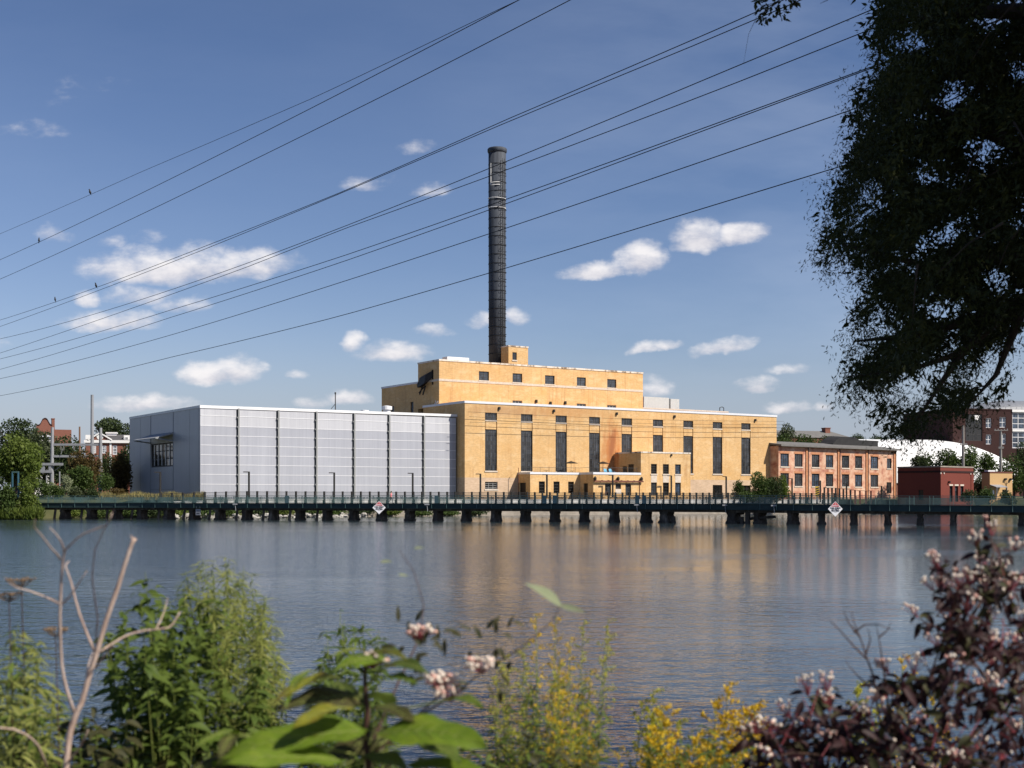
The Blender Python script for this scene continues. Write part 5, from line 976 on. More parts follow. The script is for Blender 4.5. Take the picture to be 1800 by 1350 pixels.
# ------------------------------------------------------------------ poles
def poles():
    r = thing('substation_frame', 'grey steel substation frame with two posts and cross beams', 'steel frame', (at(92, 860, 270).x, 270, 3.0))
    X = lambda px: (px - CXP) / FPX * 270 - r.location.x; Z = lambda y: CAMZ + (HYP - y) / FPX * 270 - 3.0
    for px, t in ((92, 751), (177, 752)):
        m = MB(); m.tube([(X(px) - .1, 0, 0), (X(px), 0, Z(t))], [.42, .3], 8); m.build('post', M['galv'], r)
    for y, a, b in ((781.5, 94, 176), (802, 94, 176)): m = MB(); m.box(X(a), X(b), -.15, .15, Z(y) - .22, Z(y) + .22); m.build('beam', M['galv'], r)
    for y in (816, 829): m = MB(); m.box(X(71), X(112 if y < 820 else 93), -.6, -.31, Z(y) - .25, Z(y) + .25); m.build('beam', M['galv'], r)
    m = MB()
    for px in (73.5, 78, 89): m.box(X(px) - .25, X(px) + .25, -.5, -.35, Z(829), Z(816))
    m.tube([(X(83), -.4, Z(836)), (X(83), -.4, 0)], .14, 6); m.tube([(X(106), -.4, Z(829)), (X(106), -.4, 0)], .14, 6); m.build('bracing', M['galv'], r)
    for px, y in ((107, 790), (112, 790), (130, 790), (150, 790)):
        m = MB(); m.tube([(X(px), 0, Z(y - 7)), (X(px), 0, Z(y + 2))], .1, 6)
        for k in range(4): m.lathe((X(px), 0, Z(y - 4 + k * 1.5)), [(.1, -.05), (.24, 0), (.1, .05)], 8)
        m.build('insulator', M['grey_pole'], r)
    m = MB(); pts = [(X(108 + 4 * t), -.3, Z(799 - 10 * math.sin(t * 1.6))) for t in np.linspace(0, 1, 6)]; m.tube(pts, .06, 5); m.tube([(X(97), 0, Z(827)), (X(108), 0, Z(818))], .08, 5); m.build('jumper_cable', M['galv'], r)
    def pole(name, px, top, D, rad, mt, lab, arm=()):
        q = thing(name, lab, 'pole', (at(px, 0, D).x, D, 2.6)); z = CAMZ + (HYP - top) / FPX * D - 2.6
        m = MB(); m.tube([(0, 0, 0), (0, 0, z)], [rad * 1.2, rad * .85], 8); m.build('pole', M[mt], q)
        for (dz, w) in arm:
            m = MB(); m.box(-w, w, -.35, -.22, z - dz - .1, z - dz + .1); a = m.build('crossarm', M[mt], q)
            for t in (-.9, -.45, .45, .9): m = MB(); m.lathe((w * t, -.28, z - dz + .1), [(.06, 0), (.12, .1), (.06, .25)], 7); m.build('insulator', M['galv'], a)
        return q, z
    pole('steel_mast', 162, 694, 275, .36, 'galv', 'tall bare grey steel mast left of the pale hall')
    pole('wooden_pole', 140, 750, 300, .22, 'wood_pole', 'brown wooden utility pole behind the substation frame')
    q, z = pole('utility_pole', 1693, 748, 312, .34, 'grey_pole', 'weathered utility pole behind the red pump house', ((4.5, .8),))
    m = MB(); m.tube([(0, 0, z - 2.0), (-1.6, 0, z - 5.0)], .05, 5); m.tube([(-1.6, 0, z - 5.0), (-1.6, 0, z - 5.4)], .1, 5); m.build('brace', M['grey_pole'], q)
    q, z = pole('utility_pole', 1759, 755, 314, .34, 'grey_pole', 'weathered utility pole with crossarm behind the small tan building', ((.2, 1.6), (4.4, .6)))
    r = thing('marker_post', 'yellow and black striped hazard marker beside the promenade end', 'hazard marker', (*at(1436.5, 0, 296).xy, 2.4)); z0 = CAMZ + (HYP - 855) / FPX * 296 - 2.4
    m = MB(); m.box(-.14, .14, 0, .1, 0, z0); m.build('post', M['galv'], r); m = MB(); m.box(-.42, .42, -.06, -.003, z0 - 2.2, z0); b = m.build('board', M['hazard'], r)
    for k in range(4): m = MB(); zz = z0 - .45 - k * .5; m.add([(-.42, -.066, zz - .3), (.42, -.066, zz), (.42, -.066, zz + .3), (-.42, -.066, zz), (-.42, -.061, zz - .3), (.42, -.061, zz), (.42, -.061, zz + .3), (-.42, -.061, zz)], [(0, 1, 2, 3), (0, 4, 5, 1), (1, 5, 6, 2), (2, 6, 7, 3), (3, 7, 4, 0)]); m.build('stripe', M['ink'], b)
    # ramp railing with tall posts
    r = thing('ramp_railing', 'rusty dark ramp railing of tall posts before the brick mill', 'railing', (0, 0, 0)); prev = None
    for px, y in ((1449, 856.5), (1455.5, 857), (1462.5, 857.2), (1469, 857.6), (1475.5, 858.4), (1482.5, 859.2), (1495, 860.5), (1503, 861), (1511.5, 862), (1522, 862.5), (1531, 862.5)):
        p = at(px, y, 290); m = MB(); m.box(p.x - .17, p.x + .17, p.y - .15, p.y + .15, 2.0, p.z); m.build('post', M['rust'] if px > 1500 else M['dark'], r)
        if prev: m = MB(); m.tube([prev, (p.x, p.y, p.z - .05)], .06, 4); m.build('handrail', M['dark'], r)
        prev = (p.x, p.y, p.z - .05)
poles()

# ------------------------------------------------------------------ overhead power lines, birds
WL = Vector((.82, .57)); WD = Vector((-.57, .82))
def wire_point(px, py, Lr):
    k = (px - CXP) / FPX; s = Lr * (WL.x - k * WL.y) / (k * WD.y - WD.x); p = WL * Lr + WD * s; return Vector((p.x, p.y, CAMZ + (HYP - py) / FPX * p.y)), s
def wires():
    data = [(40.5, [(0, 411), (253, 300), (560, 168), (905, 3)], 'thinnest'), (40, [(0, 456.7), (329, 300), (600, 163), (912, 0)], ''), (40, [(0, 490.7), (407, 300), (760, 125), (1002, 0)], ''),
            (44, [(0, 562.7), (360, 433), (600, 337.7), (900, 206), (1260, 51.7), (1377, 0)], ''), (45, [(0, 574), (360, 438), (600, 339.3), (900, 211), (1260, 63.3), (1340, 29)], ''),
            (44, [(0, 595.7), (420, 468), (600, 400), (860, 296), (1260, 131), (1573, 0)], ''), (45, [(0, 620.7), (430, 471), (600, 404), (860, 310), (1260, 159), (1600, 24)], ''),
            (44, [(0, 631), (300, 545), (600, 451), (860, 361), (1260, 216.7), (1593, 95)], ''), (45, [(0, 649.3), (300, 558), (600, 461), (860, 369), (1260, 221), (1593, 97)], ''),
            (43.6, [(0, 665.7), (300, 589), (600, 496), (860, 411), (1260, 275), (1500, 192)], ''), (43.7, [(0, 695.7), (300, 628), (600, 555), (860, 480), (1260, 359), (1463, 297)], '')]
    lab = ['thin highest cable at far left of the sky, with one bird', 'second cable from the top at left, ending at the top edge', 'third cable from the top at left, alone above the chimney', 'upper cable of the pair passing just above the chimney top', 'lower cable of the pair passing just above the chimney top',
           'cable crossing the chimney highest of all', 'cable crossing the chimney second from its top', 'upper cable of the close pair crossing the chimney at its white bands', 'lower cable of the close pair crossing the chimney at its white bands', 'cable crossing the chimney just below the white bands', 'lowest cable in the sky, crossing the middle of the chimney']
    P = []
    for (Lr, pts, _), lb in zip(data, lab):
        q = [wire_point(x, y, Lr) for x, y in pts]; s = np.array([a[1] for a in q]); h = np.array([a[0].z for a in q]); deg = 2
        co = np.polyfit(s, h, deg); fn = np.poly1d(co); s0, s1 = s.min(), s.max(); ss = np.linspace(max(s0 - 25, -10), s1 + 130, 70)
        res = np.interp(ss, s[::-1], (h - fn(s))[::-1])
        pt = [(*(WL * Lr + WD * t).to_tuple(), float(fn(min(t, s1 + 30)) + (r if s0 <= t <= s1 else r)) ) for t, r in zip(ss, res)]
        m = MB(); m.tube(pt, .018 if 'thin' in lb else .024, 5, False); tag(m.build('power_line', M['wire']), lb, 'power line', 'power lines crossing the sky')
    lbs = ['bird perched on the thin highest cable', 'bird perched on the second cable, near the left edge of the sky', 'right one of two birds perched on the upper cable of the pair', 'left one of two birds perched on the upper cable of the pair']
    for (px, py, Lr), lb in zip(((158.5, 341, 40.5), (68.5, 425, 40), (169, 505, 44), (97, 529, 44)), lbs):
        p, s = wire_point(px, py, Lr); r = thing('bird', lb, 'bird', p, R(35 + px), 'birds perched on the power lines')
        m = MB(); ax = Vector((.25, 0, 1)).normalized()
        prof = [(-.17, .01), (-.13, .05), (-.05, .095), (.04, .1), (.11, .075), (.15, .052), (.19, .062), (.235, .055), (.27, .02)]
        n = 10
        for t, rad in prof:
            c = ax * t * 1.25
            for k in range(n): a = 2 * math.pi * k / n; m.v.append((c.x + rad * 1.1 * math.cos(a), c.y + rad * math.sin(a), c.z + .16))
        for i in range(len(prof) - 1):
            for k in range(n): m.f.append((i * n + k, i * n + (k + 1) % n, (i + 1) * n + (k + 1) % n, (i + 1) * n + k))
        m.f += [tuple(reversed(range(n))), tuple((len(prof) - 1) * n + k for k in range(n))]; m.m = [0] * len(m.f)
        h = ax * .275 + Vector((.06, 0, .16)); m.add([(h.x, -.015, h.z + .03), (h.x, .015, h.z + .03), (h.x + .07, 0, h.z + .02), (h.x, 0, h.z + .055)], [(0, 1, 2), (1, 3, 2), (3, 0, 2)])
        t = ax * -.15 + Vector((0, 0, .16)); m.add([(t.x, -.03, t.z), (t.x, .03, t.z), (t.x - .12, .045, t.z - .2), (t.x - .12, -.045, t.z - .2), (t.x - .02, -.03, t.z - .02), (t.x - .02, .03, t.z - .02)], [(0, 1, 2, 3), (4, 3, 2, 5)])
        m.build('body', M['feather'], r, True)
        for sgn in (-1, 1): m = MB(); m.tube([(-.01, sgn * .04, .1), (0, sgn * .03, .0)], .012, 5); m.build('leg', M['feather'], r)
wires()

# ------------------------------------------------------------------ trees and shrubs on the far bank
def crown(px, ytop, ybot, D, wpx, n, leaf, m, parent, seed, loc, droop=0.0, blobs=13, lean=0.0):
    global rng
    rng = np.random.default_rng(seed)
    zt, zb = CAMZ + (HYP - ytop) * D / FPX, CAMZ + (HYP - ybot) * D / FPX
    a, h = wpx * D / FPX / 2, (zt - zb) / 2; c = np.array([(px - CXP) / FPX * D, D, (zt + zb) / 2]) - np.array(loc)
    P = []; N_ = []; made = 0
    br = []
    for k in range(blobs):
        v = rng.normal(size=3); v /= np.linalg.norm(v); q = rng.uniform(.25, 0.74); f = rng.uniform(.26, .5)
        br.append((c + v * np.array([a, a, h]) * q, np.array([a, a, h]) * f))
    br.append((c + np.array([0, 0, h * .5]), np.array([a * .45, a * .45, h * .48]))); br.append((c, np.array([a * .55, a * .55, h * .6])))
    w = np.array([np.prod(b[1]) ** .67 for b in br]); w /= w.sum()
    for (bc, rr), ww in zip(br, w):
        k = max(20, int(n * ww)); v = rng.normal(size=(k, 3)); v /= np.linalg.norm(v, axis=1, keepdims=True)
        rad = 1 - np.abs(rng.normal(scale=.2, size=(k, 1))) + rng.normal(scale=.06, size=(k, 1)); P.append(bc + v * rr * rad); N_.append(v)
    P = np.concatenate(P); N_ = np.concatenate(N_); d = N_ * .7 + rng.normal(scale=.7, size=P.shape); d[:, 2] -= droop
    L_ = rng.uniform(.6, 1.3, len(P)) * leaf
    return quads('crown', leaf_quads(P, d, L_, L_ * rng.uniform(.45, .8, len(P))), m, parent), c, a, h
def tree(name, px, ytop, ybot, D, wpx, m, label, cat='tree', n=2600, leaf=.55, seed=1, zg=3.0, droop=0., group=None, blobs=13, trunk=True):
    x = (px - CXP) / FPX * D; r = thing(name, label, cat, (x, D, zg), 0, group)
    cr, c, a, h = crown(px, ytop, ybot, D, wpx, n, leaf, M[m], r, seed, (x, D, zg), droop, blobs)
    rd = random.Random(seed)
    if trunk:
        mb = MB(); t = max(.1, a * .075); mb.tube([(0, 0, -.3), (rd.uniform(-.2, .2), 0, c[2] * .5), (rd.uniform(-.4, .4), 0, c[2] + h * .2)], [t, t * .8, t * .4], 7)
        for k in range(6):
            an = rd.uniform(0, 6.28); z0 = c[2] * rd.uniform(.45, .9); e = (c[0] + a * .7 * math.cos(an), c[1] + a * .7 * math.sin(an), c[2] + h * rd.uniform(-.3, .6)); mb.tube([(0, 0, z0), (e[0] * .5, e[1] * .5, (z0 + e[2]) / 2 + .3), e], [t * .5, t * .35, t * .12], 5)
        mb.build('trunk', M['bark'], r)
    return r
tree('deciduous_tree', 22, 735, 850, 335, 108, 'lf_dark', 'large dark green tree at the left edge behind the bright willow', n=7500, seed=2, leaf=.66)
tree('deciduous_tree', -60, 742, 870, 330, 120, 'lf_dark', 'dark tree cut off by the left edge of the picture', n=3500, seed=3, leaf=.6)
tree('deciduous_tree', 80, 757, 862, 330, 112, 'lf_olive', 'grey green tree in front of the gabled brick house', n=7000, seed=4, leaf=.62)
tree('deciduous_tree', 121, 764, 868, 318, 92, 'lf_dark', 'dark green tree behind the substation cross beams', n=6500, seed=5, leaf=.62)
tree('deciduous_tree', 193, 735, 785, 420, 88, 'lf_dark', 'round dark tree rising behind the Georgian house roof', n=5000, seed=6, leaf=.66)
tree('deciduous_tree', 245, 742, 800, 425, 60, 'lf_dark', 'dark tree behind the pale hall roof corner', n=1800, seed=61, leaf=.6)
tree('deciduous_tree', 148, 790, 870, 258, 76, 'lf_brown', 'russet brown bushy tree at the foot of the steel mast', n=6500, seed=7, leaf=.42)
tree('deciduous_tree', 141, 818, 872, 250, 64, 'lf_mid', 'round mid green bush in front of the russet tree', n=5000, seed=8, leaf=.4)
tree('deciduous_tree', 213, 797, 872, 268, 64, 'lf_brown', 'russet tree against the shaded end wall of the pale hall', n=5500, seed=9, leaf=.42)
tree('deciduous_tree', 188, 796, 868, 292, 52, 'lf_dark', 'dark green tree below the Georgian house windows', n=3600, seed=10, leaf=.5)
tree('deciduous_tree', 222, 783, 862, 300, 46, 'lf_dark', 'dark leafy tree between Georgian house and pale hall', n=3200, seed=101, leaf=.5)
tree('flowering_shrub', 88, 848, 874, 236, 34, 'lf_pale', 'pale blossoming shrub left of the substation post', 'shrub', n=1300, seed=11, leaf=.3, trunk=False)
tree('flowering_shrub', 116, 836, 873, 238, 26, 'lf_pale', 'tall pale blossoming shrub right of the substation post', 'shrub', n=1300, seed=12, leaf=.3, trunk=False)
tree('leafy_shrub', 183, 830, 868, 240, 40, 'lf_mid', 'broad leaved green shrub left of the dry grass', 'shrub', n=1500, seed=13, leaf=.34)
tree('leafy_shrub', 70, 842, 880, 232, 46, 'lf_mid', 'green shrub beside the bridge end at left', 'shrub', n=1500, seed=14, leaf=.34, trunk=False)
tree('willow_tree', 28, 757, 868, 214, 96, 'lf_bright', 'bright yellow green willow on the left bank by the bridge end', n=7000, seed=15, leaf=.5, zg=2.0, droop=.9, blobs=22)
tree('willow_tree', -45, 775, 890, 212, 80, 'lf_bright', 'bright willow cut off at the left edge of the bank', n=3500, seed=16, leaf=.5, zg=2.0, droop=.9)
tree('bank_shrub', 48, 838, 914, 208, 44, 'lf_bright', 'upright bright green shrub at the left water edge', 'shrub', n=3000, seed=17, leaf=.36, zg=.2, droop=.4)
tree('bank_shrub', 14, 850, 916, 207, 50, 'lf_mid', 'mid green shrub by the blue gate posts at the left water edge', 'shrub', n=2600, seed=18, leaf=.36, zg=.2, droop=.3, trunk=False)
tree('bank_shrub', -30, 850, 918, 206, 60, 'lf_mid', 'shrub at the water edge cut by the left picture border', 'shrub', n=2000, seed=19, leaf=.36, zg=.2, trunk=False)
for i, (px, yt, w, m, lab) in enumerate(((102, 854, 30, 'lf_mid', 'low green shrub right behind the bridge railing below the blossoming shrubs'), (134, 857, 36, 'lf_olive', 'low grey green shrub behind the railing under the round bush'), (163, 856, 34, 'lf_dark', 'low dark shrub behind the railing right of the round bush'), (206, 858, 36, 'lf_brown', 'low russet shrub behind the railing before the dry grass'))):
    tree('leafy_shrub', px, yt, 880, 230 + i, w, m, lab, 'shrub', n=1300, leaf=.32, seed=120 + i, trunk=False)
# right hand side
for i, (px, yt, yb, D, w, m, lab, n) in enumerate([
    (1383, 743, 790, 372, 40, 'lf_olive', 'loose grey green tree right behind the yellow building corner', 1500), (1380, 762, 800, 360, 44, 'lf_mid', 'mid green tree low behind the yellow building corner', 1800), (1415, 763, 800, 362, 56, 'lf_mid', 'wide green tree before the slate roofed house', 2200),
    (1456, 766, 800, 364, 46, 'lf_dark', 'dark green tree right of the slate roofed house chimney', 1800), (1508, 762, 785, 470, 34, 'lf_dark', 'small dark tree at the end of the slate roof', 900), (1545, 764, 785, 480, 40, 'lf_dark', 'low dark tree above the white vault left part', 900), (1622, 763, 785, 480, 60, 'lf_dark', 'low dark tree above the white vault middle', 1200),
    (1622, 793, 842, 330, 58, 'lf_dark', 'dark spreading tree behind the pump house left part', 2600), (1664, 787, 840, 328, 60, 'lf_mid', 'leafy green tree behind the left utility pole', 2800), (1704, 786, 850, 326, 52, 'lf_mid', 'leafy tree between the two utility poles', 2600), (1735, 793, 850, 330, 50, 'lf_mid', 'green tree left of the second utility pole', 2400),
    (1783, 797, 880, 322, 62, 'lf_mid', 'bright green tree right of the small tan building', 3200), (1800, 775, 850, 345, 50, 'lf_dark', 'dark tree at the right edge before the modern block', 2200), (1722, 828, 884, 306, 46, 'lf_olive', 'grey green tree between pump house and tan building', 2400), (1850, 790, 880, 320, 90, 'lf_mid', 'tree cut off at the right edge of the picture', 2500),
    (1735, 855, 886, 294, 40, 'lf_mid', 'leafy shrub in front of the small tan building', 1500), (1703, 860, 886, 290, 30, 'lf_dark', 'dark shrub at the right foot of the pump house', 1200), (1770, 862, 888, 292, 34, 'lf_dark', 'low dark shrub right of the tan building door', 1200)]):
    tree('leafy_shrub' if yt > 850 else 'deciduous_tree', px, yt, yb, D, w, m, lab, 'shrub' if yt > 850 else 'tree', n=n, leaf=.5 if D > 310 else .36, seed=30 + i)
# shrubs on the promenade at the end of the yellow building
for i, (px, yt, yb, D, w, m, lab, n) in enumerate(
    [(1299, 844, 884, 290, 22, 'lf_mid', 'small pointed green shrub right of the entrance door', 1500), (1334, 829, 888, 291, 44, 'lf_mid', 'tall spiky green shrub before the last basement window', 4200), (1357, 838, 886, 291, 40, 'lf_dark', 'dark rounded climber left of the rusty downpipe', 3600), (1376, 834, 886, 292, 28, 'lf_bright', 'bright green shrub at the mill corner', 2400), (1318, 861, 884, 290, 70, 'lf_mid', 'low green planting along the promenade railing', 2400)]):
    tree('promenade_shrub', px, yt, yb, D, w, m, lab, 'shrub', n=n, leaf=.34, seed=60 + i, droop=-.6, blobs=16, trunk=False)
def bank_plants():
    names = ['first', 'second', 'third', 'fourth', 'fifth', 'sixth', 'seventh', 'eighth', 'ninth', 'tenth', 'eleventh', 'twelfth', 'thirteenth', 'fourteenth', 'fifteenth', 'sixteenth']
    rd = random.Random(9); k = 0
    for i, px in enumerate((130, 176, 220, 265, 309, 355, 400, 449, 495, 543, 590, 640, 687, 737, 788, 836)):
        u = F0.onv(px, -14); D = uv(u, -14)[1] if px > 360 else 220.5
        tree('bank_shrub', px, 888 + rd.uniform(-2, 5) + (6 if px > 640 else 0), 910 if px < 620 else 906, D, rd.uniform(46, 66), ('lf_bright', 'lf_mid', 'lf_mid', 'lf_dark')[i % 4], 'low bank shrub seen in the %s gap between bridge piers from left' % names[i], 'shrub', n=1100, leaf=.34, seed=80 + i, zg=.3, trunk=False, group='shrubs under the footbridge')
    m = MB()
    for i in range(260):
        px = rd.uniform(90, 640) if i < 210 else rd.uniform(1385, 1800); D = (227 if px < 300 else uv(F0.onv(px, -14.2), -14.2)[1]) - rd.uniform(0, 2.5) if px < 1000 else rd.uniform(296, 300)
        m.blob(((px - CXP) / FPX * D, D, rd.uniform(-.1, .5)), (rd.uniform(.25, .7), rd.uniform(.25, .6), rd.uniform(.2, .45)), i, 7, 5, .2)
    tag(m.build('riprap', M['rock']), 'pale rocks along the far water edge under the bridge', None, None, 'stuff')
    global rng
    rng = np.random.default_rng(55); n = 5000; t = rng.uniform(0, 1, n); px = 178 + 180 * t; D = rng.uniform(229, 236, n); P = np.stack([(px - CXP) / FPX * D, D, np.full(n, 2.9)], 1); d = rng.normal(scale=.25, size=(n, 3)); d[:, 2] = 1
    o = quads('dry_grass', leaf_quads(P, d, rng.uniform(.5, 1.7, n) * (1 + .15 * np.sin(px * .11)), np.full(n, .12)), M['drygrass']); tag(o, 'tall dry yellow grass beside the pale hall', None, None, 'stuff')
    n = 9000; px = rng.uniform(-60, 75, n); D = rng.uniform(205, 213, n); P = np.stack([(px - CXP) / FPX * D, D, rng.uniform(-.1, 1.2, n)], 1); d = rng.normal(scale=.35, size=(n, 3)); d[:, 2] = 1
    o = quads('bank_grass', leaf_quads(P, d, rng.uniform(.5, 1.3, n), np.full(n, .13)), M['lf_bright']); tag(o, 'bright grass and reeds along the left water edge', None, None, 'stuff')
    n = 26000; px = np.concatenate([rng.uniform(-500, 270, n // 2), rng.uniform(1340, 2500, n // 2)]); D = rng.uniform(490, 560, n); h = 16 + 5 * np.sin(px * .031) + 3 * np.sin(px * .083 + 1); P = np.stack([(px - CXP) / FPX * D, D, 3 + h * rng.uniform(0, 1, n) ** .7], 1)
    o = quads('far_wood', leaf_quads(P, rng.normal(size=(n, 3)), rng.uniform(1.0, 2.2, n), rng.uniform(.7, 1.4, n)), M['lf_dark']); tag(o, 'distant wooded skyline beyond the town', None, None, 'stuff')
    n = 9000; t = rng.uniform(0, 1, n); hh = 19 + 4 * np.sin(t * 31) + 3 * np.sin(t * 73 + 1); P = np.stack([330 + 130 * t + rng.uniform(0, 25, n), -80 + 340 * t + rng.normal(scale=6, size=n), hh * rng.uniform(0, 1, n) ** .7], 1)
    o = quads('wooded_bank', leaf_quads(P, rng.normal(size=(n, 3)), rng.uniform(2, 3.6, n), rng.uniform(1.5, 2.6, n)), M['lf_dark']); tag(o, 'wooded river bank beyond the right side, mirrored in the tall windows', None, None, 'stuff')
    r = thing('gate_frame', 'blue steel gate frame at the left end of the bridge', 'gate', (*at(22, 0, 209).xy, 2.4))
    for x, hh in ((0, 4.9), (.9, 4.9), (.45, .2)):
        if hh > 1: m = MB(); m.box(x - .1, x + .1, -.1, .1, 0, hh); m.build('post', mat('blue_steel', [(0.03, 0.09, 0.13), (0.05, 0.13, 0.18)], 2), r)
    m = MB(); m.box(-.1, 1.0, -.12, .12, 4.9, 5.1); m.box(.1, .8, -.05, .05, .6, .7); m.box(.1, .8, -.05, .05, 1.2, 1.3); m.build('crossbar', M['teal'], r)
bank_plants()

# ------------------------------------------------------------------ the overhanging tree at the right
def inside(poly, x, y):
    c = np.zeros(len(x), bool); n = len(poly)
    for i in range(n):
        x1, y1 = poly[i]; x2, y2 = poly[(i + 1) % n]
        if y1 == y2: continue
        k = ((y1 > y) != (y2 > y)) & (x < (x2 - x1) * (y - y1) / (y2 - y1) + x1); c ^= k
    return c
def sprays(px, py, D, k, span, ln, wd, down, rg):
    """twig sprays: k leaves along a short drooping twig from every centre"""
    n = len(px); c = np.stack([(px - CXP) / FPX * D, D, CAMZ + (HYP - py) / FPX * D], 1)
    ax = rg.normal(scale=.55, size=(n, 3)); ax[:, 2] -= down; ax[:, 0] -= .3; ax /= np.linalg.norm(ax, axis=1, keepdims=True)
    t = rg.uniform(-.5, .5, (n, k, 1)); P = c[:, None, :] + ax[:, None, :] * t * span + rg.normal(scale=span * .07, size=(n, k, 3))
    d = ax[:, None, :] * .8 + rg.normal(scale=.6, size=(n, k, 3)); P = P.reshape(-1, 3); d = d.reshape(-1, 3); L_ = rg.uniform(.6, 1.2, len(P)) * ln
    return leaf_quads(P, d, L_, L_ * wd)
def big_tree():
    global rng
    rng = np.random.default_rng(21); rg = rng
    base = Vector((9.6, 11.5, 1.0)); r = thing('overhanging_tree', 'dark leafy tree overhanging the water from the right edge', 'tree', (0, 0, 0))
    out = [(1552, -30), (1540, 60), (1555, 100), (1540, 140), (1508, 172), (1495, 215), (1500, 255), (1490, 290), (1480, 305), (1488, 330), (1462, 345), (1452, 362), (1478, 388), (1458, 420), (1448, 447), (1470, 452), (1500, 468), (1530, 490), (1528, 520), (1510, 548), (1494, 580), (1508, 612), (1510, 636), (1478, 655), (1480, 672), (1522, 690), (1545, 715), (1572, 748), (1598, 764), (1634, 758), (1644, 735), (1684, 718), (1728, 708), (1762, 686), (1776, 650), (1784, 612), (1800, 602), (1850, 590), (1850, -30)]
    n = 6400; px = rg.uniform(1430, 1850, n); py = rg.uniform(-30, 775, n)
    nz = np.sin(px * .045 + np.sin(py * .03) * 2) + np.sin(py * .052 + px * .02) + .7 * np.sin(px * .11 - py * .07) + .5 * np.sin(py * .16 + px * .06)
    lim = -1.05 + np.clip((py - 430) / 300, 0, 1) * .85 + np.clip((px - 1600) / 120, 0, 1) * np.clip((py - 560) / 100, 0, 1) * .8 + np.clip((1530 - px) / 120, 0, 1) * .5
    keep = inside(out, px, py) & (nz > lim); px, py, nz, lim = px[keep], py[keep], nz[keep], lim[keep]
    D = 13.2 + rg.normal(scale=.9, size=len(px)) + (px - 1600) * .002
    # how far inside the outline: the rim is thin and feathery, the boughs are dense
    dx = np.array([[((a - x) ** 2 + ((b - y) * 1.0) ** 2) for a, b in out[:-1]] for x, y in zip(px, py)]); rim = np.sqrt(dx.min(axis=1)); edge = (rim < 58) | (nz < lim + .45); thin = edge & (rg.uniform(size=len(px)) < .72)
    k = ~edge; q = [sprays(px[k], py[k], D[k], 22, .38, .078, .32, .9, rg)]
    k = thin; q.append(sprays(px[k], py[k] + 5, D[k], 30, .55, .046, .26, 1.5, rg))
    # deeper layer in the middle of the boughs
    core = nz > lim + 1.0; q.append(sprays(px[core], py[core] - 4, 14.6 + rg.uniform(0, 2.2, core.sum()), 13, .4, .11, .4, .8, rg))
    # wisps hanging beyond the outline
    w = rg.choice(len(out) - 6, 230); spread = 17; ox = np.array([out[i][0] for i in w]) + rg.normal(scale=spread, size=230); oy = np.array([out[i][1] for i in w]) + rg.normal(scale=spread, size=230) + 6
    q.append(sprays(ox, oy, np.full(230, 13.0), 16, .4, .045, .24, 1.6, rg))
    # the boughs go on beyond the picture, up and to the right as far as the trunk
    ex = np.concatenate([rg.uniform(1840, 2500, 2000), rg.uniform(1500, 2400, 900)]); ey = np.concatenate([rg.uniform(-150, 560, 2000), rg.uniform(-520, -40, 900)]); n2 = np.sin(ex * .03 + np.sin(ey * .03) * 2) + np.sin(ey * .04 + ex * .02); ok = n2 > -.9
    q.append(sprays(ex[ok], ey[ok], 12.6 + rg.normal(scale=1.0, size=ok.sum()), 16, .5, .11, .36, .9, rg))
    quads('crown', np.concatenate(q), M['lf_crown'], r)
    # crown above and to the right of the picture (it shades the visible boughs)
    k = 26000; v = rg.normal(size=(k, 3)); v /= np.linalg.norm(v, axis=1, keepdims=True); v *= rg.uniform(.25, 1, (k, 1)) ** .5
    P = np.array([10.6, 10.6, 11.4]) + v * np.array([5.2, 6.2, 5.2]); L_ = rg.uniform(.2, .42, k)
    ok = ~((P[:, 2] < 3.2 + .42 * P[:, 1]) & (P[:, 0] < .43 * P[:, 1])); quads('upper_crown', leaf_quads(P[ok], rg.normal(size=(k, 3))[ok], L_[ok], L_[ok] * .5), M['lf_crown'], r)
    m = MB(); b = base
    m.tube([b - Vector((0, 0, .6)), b + Vector((-.1, .1, 2)), b + Vector((-.5, .2, 4.5)), b + Vector((-.4, .3, 8)), b + Vector((.3, 0, 12))], [.55, .42, .36, .28, .1], 12); m.build('trunk', M['bark'], r, True)
    for pts, rad in (([b + Vector((-.4, .2, 3.6)), at(2050, 330, 12.6), at(1800, 260, 13.2), at(1640, 190, 13.4), at(1530, 170, 13.2)], [.2, .14, .08, .045, .012]), ([b + Vector((-.4, .2, 4.4)), at(2050, 420, 12.8), at(1800, 450, 13.2), at(1640, 470, 13.3), at(1480, 430, 13.0)], [.18, .12, .07, .04, .01]),
                     ([b + Vector((-.3, .1, 3.0)), at(2000, 480, 12.6), at(1790, 530, 13.2), at(1690, 620, 13.3), at(1610, 740, 13.2)], [.16, .1, .065, .04, .01]), ([at(1850, 515, 13.1), at(1720, 560, 13.4), at(1600, 590, 13.3), at(1500, 600, 13.1)], [.08, .06, .035, .008]),
                     ([at(1800, 535, 13.1), at(1775, 600, 13.3), at(1750, 660, 13.3), at(1700, 715, 13.2)], [.06, .04, .025, .006]), ([b + Vector((-.4, .2, 6)), at(1900, 20, 12.6), at(1700, 20, 13.2), at(1560, 40, 13.2)], [.16, .1, .06, .012]), ([at(1690, 620, 13.3), at(1600, 650, 13.2), at(1490, 662, 13.0)], [.035, .02, .006])):
        m = MB(); m.tube(pts, rad, 7); m.build('limb', M['bark'], r, True)
    for _ in range(1):
        inner = np.nonzero(px > 1600)[0]
        for k in range(60):
            m = MB(); i = inner[rg.integers(0, len(inner))]; p = at(px[i], py[i], D[i]); e = p + Vector((rg.normal() * .3 + .35, rg.normal() * .2, .25 + rg.uniform(0, .35))); m.tube([p, p.lerp(e, .5) + Vector((0, 0, .05)), e], [.003, .007, .012], 4); m.build('twig', M['bark'], r)
